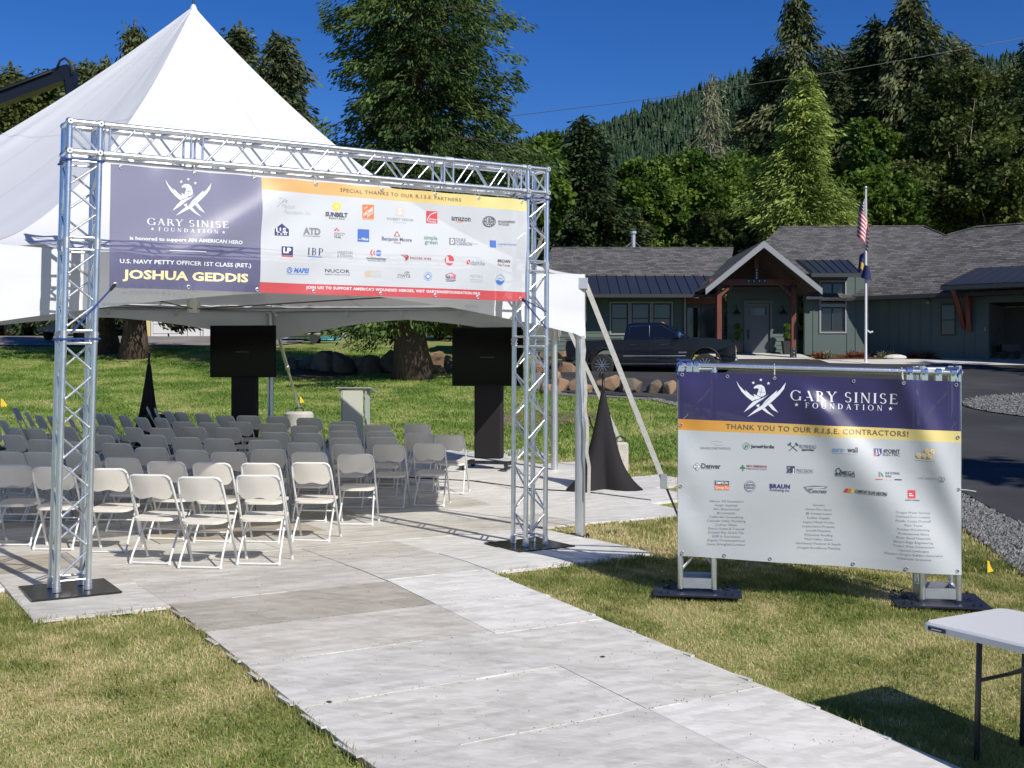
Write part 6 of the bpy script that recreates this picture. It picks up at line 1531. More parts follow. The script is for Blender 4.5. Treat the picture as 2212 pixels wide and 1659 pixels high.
# left wing
wins = [(4.28, 5.02, 3.50, 4.80), (5.17, 5.95, 3.50, 4.80), (6.10, 6.88, 3.50, 4.80)]
lw = wall(1.0, 7.42, GZ - .5, 5.06, 48, holes=wins); lap_siding(lw, 1.0, 7.36, GZ, 5.02, 48, holes=[(a - .08, b + .08, c - .08, d + .08) for a, b, c, d in wins])
for a in wins: window(*a, 48, rail=.5)
wall(7.42, 9.30, GZ - .5, 5.06, 48.6, holes=[(7.6, 8.95, GZ, 4.72)]); window(7.62, 8.93, GZ, 4.70, 48.62, mull=1, tr=DARKTRIM)
mb = MB(); mb.box((8.35, 48.5, 4.93), (1.9, .14, .26)); hp('header_beam', mb, TIMBER)
mb = MB(); mb.box((7.46, 47.92, 3.85), (.075, .075, 2.45)); hp('downspout', mb, TRIM)
slab('metal_roof', [(2.3, 46.75, 5.07), (8.55, 46.75, 5.07), (8.75, 49.3, 6.12), (2.3, 49.3, 6.12)], METROOF, .09)
for i in range(15):
    x = 2.45 + i * .43; a, b = Vector((x, 46.75, 5.095)), Vector((x + .02, 49.28, 6.14)); mb = MB(); mb.cyl(a, b, .018, 4); hp('roof_seam', mb, METROOF)
mb = MB(); mb.box((5.35, 46.72, 5.03), (6.5, .10, .14)); hp('gutter', mb, DARKTRIM)
slab('shingle_roof', [(1.0, 49.2, 6.10), (9.6, 49.2, 6.10), (10.6, 53.2, 7.75), (1.9, 53.2, 7.75)], SHING, .12)
slab('shingle_roof', [(1.9, 53.25, 7.75), (10.6, 53.25, 7.75), (10.6, 58, 6.0), (1.0, 58, 6.0)], SHING, .12)
mb = MB(); mb.tube([(1.9, 53.22, 7.77), (10.6, 53.22, 7.77)], .05, 6); hp('ridge_cap', mb, SHING)
mb = MB(); mb.cyl((5.85, 53.6, 7.5), (5.85, 53.6, 8.55), .11, 12); mb.cyl((5.85, 53.6, 8.5), (5.85, 53.6, 8.62), .17, 12); o = hp('chimney_flue', mb, ALU2)
for s in (-1, 1):
    mb = MB(); mb.cyl((5.85 + s * .1, 53.6, 8.1), (5.85 + s * .55, 53.5, 7.65), .012, 5); hp('flue_stay', mb, ALU2, o)
# small gable at the far left end
slab('gable_roof', [(-.6, 46.6, 6.9), (-.6, 50, 6.9), (2.55, 50, 5.15), (2.55, 46.6, 5.15)], SHING, .10)
mb = MB(); mb.prism([(-.6, 46.58, 6.86), (2.6, 46.58, 5.08), (2.6, 46.58, 4.86), (-.6, 46.58, 6.64)], (0, -.05, 0)); hp('rake_board', mb, TRIM)
sw = wall(-2.2, 1.0, GZ - .5, 5.6, 47.4, holes=[(-.2, .75, 3.45, 4.6)]); battens(sw, -2.2, 1.0, GZ, 5.5, 47.4, holes=[(-.2, .75, 0, 0)]); window(-.18, .73, 3.47, 4.58, 47.42, tr=TRIM)
wall(-2.2, 2.3, 5.4, 6.2, 48.6, m=SOFFIT)
# porch
PW = wall(9.30, 12.36, GZ - .4, 5.5, 48.0, holes=[(10.12, 11.14, GZ, 4.80)]); lap_siding(PW, 9.32, 12.34, GZ + .02, 5.4, 48, holes=[(10.02, 11.24, 0, 4.92)])
mb = MB(); mb.box((10.63, 48.07, 3.70), (1.00, .06, 2.18)); dr0 = hp('front_door', mb, DOORM)
mb = MB(); mb.box((10.64, 48.035, 4.44), (.70, .014, .32)); hp('door_light', mb, GLASSD, dr0)
mb = MB()
for a, b, c, d in ((10.02, 10.115, GZ, 4.92), (11.145, 11.24, GZ, 4.92), (10.115, 11.145, 4.815, 4.92)): mb.box(((a + b) / 2, 47.97, (c + d) / 2), (b - a, .06, d - c))
hp('door_trim', mb, DOORM, dr0)
mb = MB(); mb.box((10.22, 48.02, 3.45), (.05, .03, .42)); mb.cyl((10.22, 47.96, 3.52), (10.22, 47.96, 3.32), .014, 6); mb.cyl((10.22, 47.96, 3.5), (10.22, 48.03, 3.5), .01, 5); hp('door_handle', mb, BLACK, dr0)
for x in (9.67, 11.66):
    mb = MB(); mb.lathe([(.02, .22), (.05, .16), (.17, .02), (.165, 0)], (x, 47.72, 4.32), 12); mb.tube([(x, 47.97, 4.62), (x, 47.85, 4.70), (x, 47.72, 4.62), (x, 47.72, 4.53)], .014, 6); hp('porch_lamp', mb, BLACK)
mb = MB(); mb.box((9.92, 47.95, 3.62), (.07, .03, .13)); hp('door_bell', mb, BLACK)
AX, AZ, HB, DZ = 10.05, 7.08, 2.28, 1.86
for s in (-1, 1):
    slab('porch_roof', [(AX, 44.35, AZ), (AX, 52, AZ), (AX + s * HB, 52, AZ - DZ), (AX + s * HB, 44.35, AZ - DZ)], SHING, .08)
    slab('porch_soffit', [(AX, 44.4, AZ - .12), (AX, 48.0, AZ - .12), (AX + s * HB, 48.0, AZ - DZ - .12), (AX + s * HB, 44.4, AZ - DZ - .12)], SOFFIT, .03)
    mb = MB(); mb.prism([(AX, 44.34, AZ - .02), (AX + s * (HB + .05), 44.34, AZ - DZ - .06), (AX + s * (HB + .05), 44.34, AZ - DZ - .31), (AX, 44.34, AZ - .29)], (0, -.05, 0)); hp('rake_board', mb, TRIM)
    mb = MB(); x = AX + s * 1.53; g = gz(x, 45.75); mb.box((x, 45.75, (g + 5.42) / 2), (.20, .20, 5.42 - g)); po = hp('porch_post', mb, TIMBER, bevel=.012)
    mb = MB(); mb.box((x, 45.75, g + .24), (.225, .225, .46))
    for k in range(3): mb.cyl((x, 45.64, g + .12 + k * .15), (x, 45.61, g + .12 + k * .15), .022, 8, mi=1)
    hp('post_base', mb, [STEEL, ALU2], po)
    mb = MB(); mb.box((x, 45.75, 5.34), (.23, .23, .12)); hp('post_cap', mb, STEEL, po)
    mb = MB(); mb.prism([(x, 45.7, 5.0), (x - s * .5, 45.7, 5.42), (x - s * .62, 45.7, 5.42), (x, 45.7, 4.84)], (0, .1, 0)); hp('knee_brace', mb, TIMBER, po)
mb = MB(); mb.box((AX, 45.75, 5.53), (3.9, .18, .24)); bm_ = hp('porch_beam', mb, TIMBER, bevel=.01)
mb = MB(); mb.box((AX, 45.75, 6.2), (.17, .17, 1.15)); hp('king_post', mb, TIMBER)
mb = MB(); mb.box((AX, 45.65, 5.56), (.82, .012, .14)); mb.box((AX, 45.648, 5.83), (.14, .012, .44))
for k in range(4): mb.cyl((AX - .33 + k * .22, 45.645, 5.56), (AX - .33 + k * .22, 45.615, 5.56), .026, 8, mi=1); mb.cyl((AX, 45.645, 5.68 + k * .11), (AX, 45.61, 5.68 + k * .11), .026, 8, mi=1)
hp('tie_plate', mb, [STEEL, ALU2], bm_)
mb = MB(); mb.prism([(AX - 2.1, 48.05, 5.45), (AX + 2.1, 48.05, 5.45), (AX, 48.05, AZ - .15)], (0, .1, 0)); hp('gable_wall', mb, SOFFIT)
# house number, upright on the right post
v_, f_ = font2d('52405', .01)
mb = MB(); mb.add([Vector((AX + 1.53 + .055 - b * .13, 45.645, 4.62 - a * .15)) for a, b in v_], f_); hp('house_number', mb, BLACK)
# main roof
slab('shingle_roof', [P(1683, 492, 56), P(1995, 490, 56), P(2046, 511, 54.5), P(1869, 641, 46.9), P(1831, 644, 46.7), (12.95, 46.75, 4.95), (12.45, 48.3, 5.65), (9.4, 48.3, 5.65), P(1600, 570, 51.5)], SHING, .12)
mb = MB(); mb.tube([P(1683, 491, 56), P(1995, 489, 56), P(2050, 512, 54.4)], .06, 6); hp('ridge_cap', mb, SHING)
bw = wall(12.40, 15.0, GZ - .5, 6.0, 47.2, holes=[(13.12, 14.14, 4.72, 5.65), (13.12, 14.14, 3.53, 4.60)]); battens(bw, 12.42, 14.9, GZ, 5.95, 47.2, .36, holes=[(13.12, 14.14, 0, 0)])
window(13.12, 14.14, 4.73, 5.64, 47.2, mull=1); window(13.12, 14.14, 3.54, 4.59, 47.2, mull=1)
q = [(12.40, 46.05, 5.93), (14.50, 46.05, 5.93), (14.58, 48.1, 6.68), (12.28, 48.1, 6.68)]; slab('metal_awning', q, METROOF, .07)
for i in range(7): a, b = Vector(q[0]).lerp(Vector(q[1]), (i + .2) / 6.4), Vector(q[3]).lerp(Vector(q[2]), (i + .2) / 6.4); mb = MB(); mb.cyl(a + Vector((0, 0, .02)), b + Vector((0, 0, .02)), .016, 4); hp('roof_seam', mb, METROOF)
mb = MB(); mb.box((13.45, 46.03, 5.84), (2.1, .06, .16)); hp('fascia', mb, DARKTRIM)
slab('shingle_pent', [(12.38, 46.7, 4.98), (13.05, 46.7, 4.98), (12.98, 47.2, 5.30), (12.5, 47.2, 5.30)], SHING, .06)
mb = MB(); mb.box((12.72, 46.68, 4.93), (.72, .05, .10)); hp('fascia', mb, DARKTRIM)
# garage wing, turned a little towards the drive
gx, gy = 14.95, 46.95; ga = math.atan2(-.57, .82); GD = Vector((math.cos(ga), math.sin(ga), 0)); GN = Vector((GD.y, -GD.x, 0)); GE = 5.02
g_ = lambda t, n, z: Vector((gx, gy, 0)) + GD * t + GN * n + Vector((0, 0, z))
def gbox(name, t0, t1, n0, n1, z0, z1, m, parent=None):
    mb = MB(); mb.quadbox([g_(t0, n0, z1), g_(t1, n0, z1), g_(t1, n1, z1), g_(t0, n1, z1)], (0, 0, 1), z1 - z0); return hp(name, mb, m, parent)
gw = gbox('wall', -.3, 4.45, -.75, -.6, GZ - .7, GE, SIDE)
for i in range(11):
    t = -.1 + i * .43
    if 2.8 < t < 3.56: continue
    gbox('batten', t, t + .05, -.6, -.575, GZ - .5, GE - .1, SIDE, gw)
w_ = gbox('window', 2.90, 3.50, -.62, -.565, 3.32, 4.62, DARKTRIM); gbox('pane', 2.96, 3.44, -.57, -.555, 3.98, 4.56, GLASSD, w_); gbox('pane', 2.96, 3.44, -.57, -.555, 3.38, 3.94, GLASSD, w_)
gbox('garage_header', 4.45, 12, -.75, -.6, 4.62, GE, SIDE); gbox('garage_pier', 4.45, 4.75, -.9, -.6, GZ - .7, 4.615, SIDE)
gbox('garage_back_wall', 4.3, 12, -4.3, -4.15, GZ - .7, 4.6, mat('garage inside', (.10, .10, .10), .8)); gbox('garage_side_wall', 4.5, 4.7, -4.15, -.92, GZ - .7, 4.6, mat('garage inside', (.1, .1, .1), .8)); gbox('garage_ceiling', 4.5, 12, -4.3, -.62, 4.63, 4.7, SOFFIT)
def on_roof(px, py):
    lo, hi = 44.0, 60.0
    for _ in range(40):
        m_ = (lo + hi) / 2; p = P(px, py, m_); n_ = (p.x - gx) * GN.x + (p.y - gy) * GN.y
        if p.z > GE + (.35 - n_) / 4.55 * 3.1: lo = m_
        else: hi = m_
    return P(px, py, lo)
HP1 = on_roof(2046, 508)
slab('shingle_roof', [g_(-.55, .35, GE), g_(12, .35, GE), g_(12, -4.2, GE + 3.1), g_(3.5, -4.2, GE + 3.1), HP1], SHING, .12)
mb = MB(); mb.tube([HP1, g_(3.5, -4.2, GE + 3.12), g_(12, -4.2, GE + 3.12)], .055, 6); hp('ridge_cap', mb, SHING)
slab('shingle_roof', [g_(3.5, -4.25, GE + 3.1), g_(12, -4.25, GE + 3.1), g_(12, -9, GE), g_(3.5, -9, GE)], SHING, .12)
gbox('fascia', -.5, 12, .36, .40, GE - .17, GE - .01, DARKTRIM); gbox('soffit', -.5, 12, -.58, .35, GE - .14, GE - .10, SOFFIT)
q = [g_(3.4, 1.5, 5.24), g_(12, 1.5, 5.24), g_(12, -1.0, 6.08), g_(4.2, -1.0, 6.08)]; slab('metal_awning', q, METROOF, .07)
for i in range(20):
    t = 3.6 + i * .43
    if t > 11.8: break
    a = g_(t, 1.5, 5.265); tt = t + (.8 * max(0, 1 - (t - 3.4) / 8)); b = g_(tt, -1.0, 6.1); mb = MB(); mb.cyl(a, b, .016, 4); hp('roof_seam', mb, METROOF)
gbox('fascia', 3.4, 12, 1.5, 1.54, 5.05, 5.21, DARKTRIM); gbox('soffit', 3.45, 12, .42, 1.48, 5.08, 5.13, SOFFIT)
mb = MB(); k0 = [g_(3.95, .55, 5.12), g_(3.95, .25, 5.12), g_(3.95, -.45, 3.45), g_(3.95, -.58, 3.45), g_(3.95, -.58, 5.12)]; mb.prism(k0, GD * .18); hp('awning_bracket', mb, TIMBER)
mb = MB(); k0 = [g_(3.72, 1.35, 5.12), g_(3.72, 1.1, 5.12), g_(3.72, -.55, 3.6), g_(3.72, -.55, 3.9)]; mb.prism(k0, GD * .16); hp('awning_bracket', mb, TIMBER)
mb = MB(); c = g_(4.62, -.57, 3.55); mb.box(c, (.07, .05, .16)); hp('keypad', mb, TRIM)
mb = MB(); c = g_(2.4, -.5, 4.72); mb.ball(c, .09, 10, 6); hp('security_lamp', mb, TRIM)
for (px, py, Y) in ((1993, 583, 48.2), (2069, 553, 49.4)):
    p = P(px, py, Y); mb = MB(); mb.tube([p - Vector((0, 0, .35)), p + Vector((0, 0, .30)), p + Vector((-.02, -.02, .36)), p + Vector((-.12, -.05, .38))], .055, 8); v = hp('vent_pipe', mb, DARKTRIM); mb = MB(); mb.cyl(p - Vector((0, 0, .2)), p + Vector((0, 0, .02)), .12, 10, r2=.07); hp('flashing', mb, TRIM, v)

# dark bits standing in the open garage
t = thing('garage_cart', 'dark hand cart standing inside the open garage', 'cart', tuple(g_(5.3, -1.6, 2.35)))
mb = MB(); mb.box((0, 0, .45), (.75, .5, .3)); mb.build('tray', STEEL, t); mb = MB(); mb.tube([(-.4, 0, .5), (-.45, 0, 1.2), (-.3, 0, 1.25)], .03, 6); mb.build('handle', STEEL, t)
for s in (-1, 1):
    mb = MB(); mb.cyl((s * .25, -.25, .17), (s * .25, -.2, .17), .17, 12); mb.build('wheel', RUBBER, t)

# topiary in tall planters by the door
def planter(label, x, Y):
    z = gz(x, Y) + .07; t = thing('potted_topiary', label, 'potted plant', (x, Y, z), group='two ball topiary pots by the front door')
    mb = MB(); mb.add([(-.14, -.14, 0), (.14, -.14, 0), (.14, .14, 0), (-.14, .14, 0), (-.21, -.21, .56), (.21, -.21, .56), (.21, .21, .56), (-.21, .21, .56)], [(3, 2, 1, 0), (0, 1, 5, 4), (1, 2, 6, 5), (2, 3, 7, 6), (3, 0, 4, 7), (4, 5, 6, 7)]); mb.build('planter', mat('dark planter', (.03, .03, .033), .5), t)
    mb = MB(); mb.cyl((0, 0, .5), (0, 0, 1.2), .022, 7); mb.build('stem', BARK, t)
    for zc, r in ((.80, .16), (1.16, .16)):
        n = 500; D = rng.normal(0, 1, (n, 3)); D /= np.linalg.norm(D, axis=1, keepdims=True)
        C = D * r * rng.uniform(.7, 1.0, (n, 1)) + np.array([0, 0, zc]); cards_mesh('foliage', C, D + rng.normal(0, .5, (n, 3)), np.full(n, .07), np.full(n, .05), rng.uniform(.3, 1, n), LEAFM['maple'], t)
planter('sunlit two ball topiary in a tapered pot right of the front door', 11.72, 47.35); planter('shaded two ball topiary in a tapered pot left of the front door', 9.62, 47.35)
# low plants in the mulch
for k, (px, py) in enumerate(((1768, 768), (1790, 772), (1838, 771), (1862, 768), (1975, 777), (2005, 776), (1925, 774), (1905, 772))):
    p = P(px, py, 45.8); red = k in (0, 2, 3, 4, 5); z = gz(p.x, 45.8)
    t = thing('bedding_plant', '%s in the mulch bed, %s from the porch' % ('small rust coloured plant' if red else 'small green tuft', ORD[k]), 'plant', (p.x, 45.8, z), group='small plants in the mulch bed')
    n = 160; D = rng.normal(0, 1, (n, 3)); D[:, 2] = np.abs(D[:, 2]); D /= np.linalg.norm(D, axis=1, keepdims=True)
    cards_mesh('foliage', D * rng.uniform(.05, .30, (n, 1)) + np.array([0, 0, .05]), D, np.full(n, .14), np.full(n, .05), rng.uniform(.2, 1, n), leaf_mat('rusty leaves', (.10, .02, .012), (.28, .08, .04), trans=.2) if red else LEAFM['dry'], t)
t = thing('landscape_stone', 'pale flat stone lying in the mulch bed right of the flagpole', 'stone', (P(1934, 776, 45.3).x, 45.3, gz(16, 45.3)))
mb = MB(); mb.ball((0, 0, .1), .4, 10, 6, sq=(1.2, .5, .35)); mb.build('stone', CONC, t)

# ------------------------------------------------------------------ flagpole with two flags
fx, fY = (1870 - CX) / F * 43.4, 43.4; fz = gz(fx, fY) + .06
fp = thing('flagpole', 'white flagpole in front of the house', 'flagpole', (fx, fY, fz)); ht = EYE + (HY - 408) / F * fY - fz
POLEM = mat('white pole paint', (.70, .70, .70), .35)
mb = MB(); mb.cyl((0, 0, 0), (0, 0, ht), .055, 12, r2=.032); o = mb.build('pole', POLEM, fp); ang_smooth(o)
mb = MB(); mb.cyl((0, 0, 0), (0, 0, .05), .2, 14, r2=.07); mb.build('base_collar', POLEM, fp); mb = MB(); mb.ball((0, 0, ht + .05), .065, 10, 8); mb.build('finial', ALU2, fp)
mb = MB(); mb.tube([(.05, -.02, 1.28), (.16, -.03, 1.20), (.27, -.03, 1.24)], .035, 6); mb.build('cleat', POLEM, fp); mb = MB(); mb.cyl((.07, -.03, 1.2), (.04, -.03, ht), .006, 5); mb.build('halyard', WHITESTRAP, fp)
RED = mat('flag red', (.50, .02, .04), .75); WHT = mat('flag white', (.72, .71, .70), .75); NVY = mat('flag navy', (.02, .03, .12), .75); YEL = mat('flag gold', (.60, .40, .06), .75)
def drape(name, label, ztop, hoist, fly, pick, mats, nh, nf, seed, fall, side=-1):
    t = thing(name, label, 'flag', (fx, fY, fz + ztop), group=None); vs = []; fs = []; mi = []
    sp = lambda h, f: Vector((side * (.05 + .30 * math.sin(f * 3.0) * (.7 + .3 * h)) + .15 * math.sin(f * 10 + seed + h * .8) * f - side * .30 * f * f, -.05 - .13 * math.sin(f * 13 + seed) * min(1, f * 4) * (1 - .2 * h), -h * hoist * (1 - .15 * f) - fall * f ** 1.15))
    for i in range(nh + 1):
        for j in range(nf + 1): vs.append(sp(i / nh, j / nf))
    for i in range(nh):
        for j in range(nf): a = i * (nf + 1) + j; fs.append((a, a + 1, a + nf + 2, a + nf + 1)); mi.append(pick((i + .5) / nh, (j + .5) / nf))
    o = mesh_obj('cloth', vs, fs, mats, t, mi, smooth=True)
    return t, sp
t, sp = drape('national_flag', 'limp red and white striped flag with starred blue canton', ht - .35, 1.15, 1.8, lambda h, f: 2 if (h < 7 / 13 and f < .4) else int(h * 13) % 2, [RED, WHT, NVY], 52, 40, .4, 1.15)
mb = MB()
for i in range(9):
    for j in range(6 if i % 2 == 0 else 5):
        c = sp((i + 1) / 10 * 7 / 13, (.5 + j + (0 if i % 2 == 0 else .5)) / 6 * .4) + Vector((0, -.012, 0)); mb.add([c + Vector((.028 * math.sin(k * 1.2566 + (.6283 if q else 0)) * (1 if not q else .4), 0, .028 * math.cos(k * 1.2566 + (.6283 if q else 0)) * (1 if not q else .4))) for k in range(5) for q in (0, 1)], [tuple(range(10))])
mb.build('star', WHT, t)
drape('state_flag', 'limp navy flag with a gold patch below the striped flag', ht - 2.45, .62, 1.0, lambda h, f: 1 if (.3 < h < .75 and .42 < f < .6) else 0, [NVY, YEL], 20, 24, 1.7, .62)

# ------------------------------------------------------------------ pickup truck
PAINT = mat('black car paint', (.004, .006, .013), .30, 0, spec=.25, coat=.35); CHROME = mat('chrome', (.75, .76, .78), .12, 1.0); TGLASS = mat('tinted glass', (.006, .007, .010), .05, spec=.6)
LAMP = mat('head lamp glass', (.16, .17, .18), .15, .2); AMBER = mat('amber lamp', (.60, .22, .03), .2); REDL = mat('red lamp', (.30, .012, .012), .2)
tX, tY = 5.17, 40.9; tzg = 1.64
truck = thing('pickup_truck', 'black four door pickup truck parked in front of the house', 'pickup truck', (tX, tY, tzg), R(-11))
truck.scale = (1.01, 1, 1)
def tp(nm, mb, m, par=None, bevel=0): return mb.build(nm, m, par or truck, bevel=bevel)
def arch_pts(cx, r, z0): return [(cx + r * math.cos(a), z0 + r * math.sin(a)) for a in np.linspace(0, math.pi, 11)]
low = [(-3.02, .62), (-3.05, 1.10), (-3.0, 1.33), (-.92, 1.35), (1.22, 1.36), (1.35, 1.40), (2.35, 1.36), (2.80, 1.30), (2.95, 1.16), (2.98, .70), (2.93, .55)] + [(2.44, .50)] + arch_pts(1.90, .54, .52)[0:] + [(1.36, .50), (-1.18, .50)] + arch_pts(-1.74, .54, .52) + [(-2.30, .58)]
mb = MB(); mb.prism([(x, -.97, z) for x, z in low], (0, 1.94, 0)); body = tp('body', mb, PAINT, bevel=.035); ang_smooth(body, 35)
gh = [(-.98, 1.33), (-.86, 1.90), (-.60, 1.97), (.25, 1.97), (.52, 1.92), (1.38, 1.34)]
mb = MB(); hw0, hw1 = .93, .74; wz = lambda z: hw0 + (hw1 - hw0) * (z - 1.33) / .64
vs = [(x, -wz(z), z) for x, z in gh] + [(x, wz(z), z) for x, z in gh]; n = len(gh); tr = tessellate_polygon([[Vector((x, z, 0)) for x, z in gh]])
mb.add(vs, [tuple(a) for a in tr] + [tuple(i + n for i in a)[::-1] for a in tr] + [(i, (i + 1) % n, (i + 1) % n + n, i + n) for i in range(n)]); cab = tp('cabin', mb, PAINT, bevel=.02); ang_smooth(cab, 35)
for s in (-1, 1):
    for pts in ([(-.82, 1.40), (-.74, 1.83), (-.05, 1.86), (-.05, 1.40)], [(.08, 1.40), (.08, 1.86), (.40, 1.85), (1.08, 1.42)]):
        mb = MB(); q = [Vector((x, s * (wz(z) + .006), z)) for x, z in pts]; mb.prism(q, (0, s * .008, 0)); w = tp('side_window', mb, TGLASS)
        mb = MB(); mb.tube([v + Vector((0, s * .006, 0)) for v in q], .009, 5, closed=True); tp('window_trim', mb, CHROME, w)
    for x in (-.62, .42): mb = MB(); mb.tube([(x - .11, s * .975, 1.16), (x - .09, s * 1.01, 1.165), (x + .1, s * 1.01, 1.165), (x + .12, s * .975, 1.16)], .014, 5); tp('door_handle', mb, CHROME)
    for x in (-.98, 0.02, 1.26): mb = MB(); mb.box((x, s * .971, .93), (.008, .006, .78)); tp('door_gap', mb, BLACK)
    mb = MB(); mb.box((.13, s * .976, .76), (2.2, .012, .022)); tp('door_moulding', mb, CHROME)
    mb = MB(); mb.cyl((-1.1, s * 1.0, .46), (1.3, s * 1.0, .46), .045, 8); tp('running_board', mb, STEEL)
    mb = MB(); mb.ball((1.02, s * 1.13, 1.50), .15, 12, 8, sq=(.6, .75, .9)); mb.box((1.03, s * 1.0, 1.46), (.08, .16, .05)); tp('mirror', mb, CHROME)
    mb = MB(); mb.box((2.90, s * .80, 1.06), (.16, .26, .13)); mb.box((2.92, s * .80, .92), (.14, .26, .11), mi=1); mb.box((2.88, s * .955, .99), (.05, .02, .25), mi=2); tp('headlight', mb, [LAMP, AMBER, CHROME])
    mb = MB(); mb.box((-3.0, s * .86, 1.12), (.12, .20, .36)); tp('tail_light', mb, REDL)
    mb = MB(); mb.box((-2.05, s * .965, 1.375), (2.05, .05, .035)); tp('bed_rail', mb, BLACK)
    for x in (1.90, -1.74):
        mb = MB(); c = Vector((x, s * .84, .42)); mb.cyl(c - Vector((0, .14, 0)), c + Vector((0, .14, 0)), .42, 28); o = tp('wheel', mb, RUBBER, bevel=.03); ang_smooth(o)
        mb = MB(); mb.cyl(c + Vector((0, s * .12, 0)), c + Vector((0, s * .148, 0)), .27, 22)
        mb2 = MB()
        for k in range(6):
            a = k * 1.0472; u = Vector((math.cos(a), 0, math.sin(a))); v = Vector((-math.sin(a), 0, math.cos(a)))
            for e in (-1, 1): mb2.quadbox([c + u * .05 + v * (e * .03 - .012) + Vector((0, s * .155, 0)), c + u * .05 + v * (e * .03 + .012) + Vector((0, s * .155, 0)), c + u * .255 + v * (e * .055 + .014) + Vector((0, s * .155, 0)), c + u * .255 + v * (e * .055 - .014) + Vector((0, s * .155, 0))], (0, s, 0), .02)
        mb2.cyl(c + Vector((0, s * .14, 0)), c + Vector((0, s * .165, 0)), .06, 10)
        r_ = tp('rim', mb, BLACK, o); tp('rim_spokes', mb2, mat('machined spokes', (.45, .46, .48), .3, .9), o)
        mb = MB(); mb.tube([(x + .55 * math.cos(a), s * .975, .5 + .55 * math.sin(a)) for a in np.linspace(-.05, math.pi + .05, 14)], .03, 6); tp('wheel_arch', mb, BLACK)
mb = MB(); mb.prism([(.62, -.70, 1.875), (.62, .70, 1.875), (1.32, .84, 1.405), (1.32, -.84, 1.405)], (.03, 0, .03)); tp('windscreen', mb, TGLASS)
mb = MB(); mb.box((2.97, 0, 1.03), (.05, 1.30, .05)); mb.box((2.98, 0, .93), (.05, 1.30, .04)); mb.box((2.97, 0, .83), (.05, 1.5, .05)); mb.box((2.95, 0, .95), (.04, 1.34, .30), mi=1); mb.box((3.0, 0, .96), (.03, .30, .10), mi=2); tp('grille', mb, [CHROME, BLACK, mat('brass badge', (.6, .42, .12), .3, .8)])
mb = MB(); mb.box((2.97, 0, .64), (.14, 1.88, .16)); tp('bumper', mb, CHROME, bevel=.03); mb = MB(); mb.box((-3.1, 0, .66), (.18, 1.86, .18)); tp('bumper', mb, STEEL, bevel=.03)
mb = MB(); mb.prism([(1.45, -.45, 1.395), (2.3, -.36, 1.362), (2.3, .36, 1.362), (1.45, .45, 1.395)], (0, 0, .045)); tp('bonnet_bulge', mb, PAINT, bevel=.012)
for x in (-.25, 0, .25): mb = MB(); mb.ball((.38, x * 1.6, 1.985), .03, 8, 5, sq=(1.6, 1, .7)); tp('roof_marker', mb, AMBER)
v_, f_ = font2d('HIGH COUNTRY', .01, .2); wmax = max(a for a, b in v_); mb = MB(); mb.add([Vector((.98 + a / wmax * .30, -.985, .86 + b * .07)) for a, b in v_], f_); tp('badge', mb, CHROME)

# ------------------------------------------------------------------ boulders along the lawn edge
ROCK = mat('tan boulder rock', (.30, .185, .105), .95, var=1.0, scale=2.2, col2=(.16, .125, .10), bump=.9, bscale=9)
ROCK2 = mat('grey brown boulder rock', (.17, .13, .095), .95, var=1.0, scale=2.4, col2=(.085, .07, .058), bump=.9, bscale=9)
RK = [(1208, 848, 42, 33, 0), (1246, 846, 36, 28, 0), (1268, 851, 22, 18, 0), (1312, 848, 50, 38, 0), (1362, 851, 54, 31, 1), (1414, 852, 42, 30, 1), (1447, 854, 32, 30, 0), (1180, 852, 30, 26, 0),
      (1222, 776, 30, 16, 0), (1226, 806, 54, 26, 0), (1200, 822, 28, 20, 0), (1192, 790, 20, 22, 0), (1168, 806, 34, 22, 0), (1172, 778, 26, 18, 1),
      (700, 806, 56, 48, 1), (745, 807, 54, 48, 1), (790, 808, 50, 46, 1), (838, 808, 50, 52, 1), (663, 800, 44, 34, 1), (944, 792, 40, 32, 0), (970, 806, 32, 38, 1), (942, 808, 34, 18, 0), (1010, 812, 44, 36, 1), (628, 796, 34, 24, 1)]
SEEN_AT = ['beside the right truss post', 'behind the tent leg', 'below the pickup truck', 'by the left edge of the thank you banner']
for k, (x, yb, w, h, m) in enumerate(RK):
    p = on_ground(x, yb, 12, 60); W = w / F * p.y; H_ = h / F * p.y
    where = 'in the shade left of the big cedar' if x < 870 else 'right of the big cedar trunk' if x < 1050 else ('upper row behind the right truss post' if yb < 830 else 'lower row beyond the lawn')
    lab = '%s boulder %s, %s from the left' % ('tan' if m == 0 else 'grey brown', where, ORD[sum(1 for q in RK if q[0] < x and ((q[0] < 870) == (x < 870)) and ((q[0] < 1050) == (x < 1050)) and ((q[1] < 830) == (yb < 830)))])
    t = thing('boulder', lab, 'boulder', (p.x, p.y + W * .3, p.z - .08), rnd.uniform(0, 3), group='boulders along the lawn and drive')
    bm = bmesh.new(); rr = random.Random(k * 7 + 3)
    for _ in range(20):
        v = Vector((rr.gauss(0, 1), rr.gauss(0, 1), rr.gauss(0, 1))).normalized(); sq = max(abs(v.x), abs(v.y), abs(v.z)); v = v * (.35 + .55 / sq) * rr.uniform(.78, 1.0)
        bm.verts.new((v.x * W * .70, v.y * W * .55, (v.z * .62 + .46) * (H_ + .14)))
    bmesh.ops.convex_hull(bm, input=bm.verts[:]); bmesh.ops.delete(bm, geom=[v for v in bm.verts if not v.link_faces], context='VERTS')
    bmesh.ops.bevel(bm, geom=bm.edges[:], offset=.03, segments=1, affect='EDGES', clamp_overlap=True)
    bmesh.ops.recalc_face_normals(bm, faces=bm.faces)
    me = bpy.data.meshes.new('rock'); bm.to_mesh(me); bm.free(); me.materials.append((ROCK, ROCK2)[m]); o = bpy.data.objects.new('rock', me); COL.objects.link(o); o.parent = t

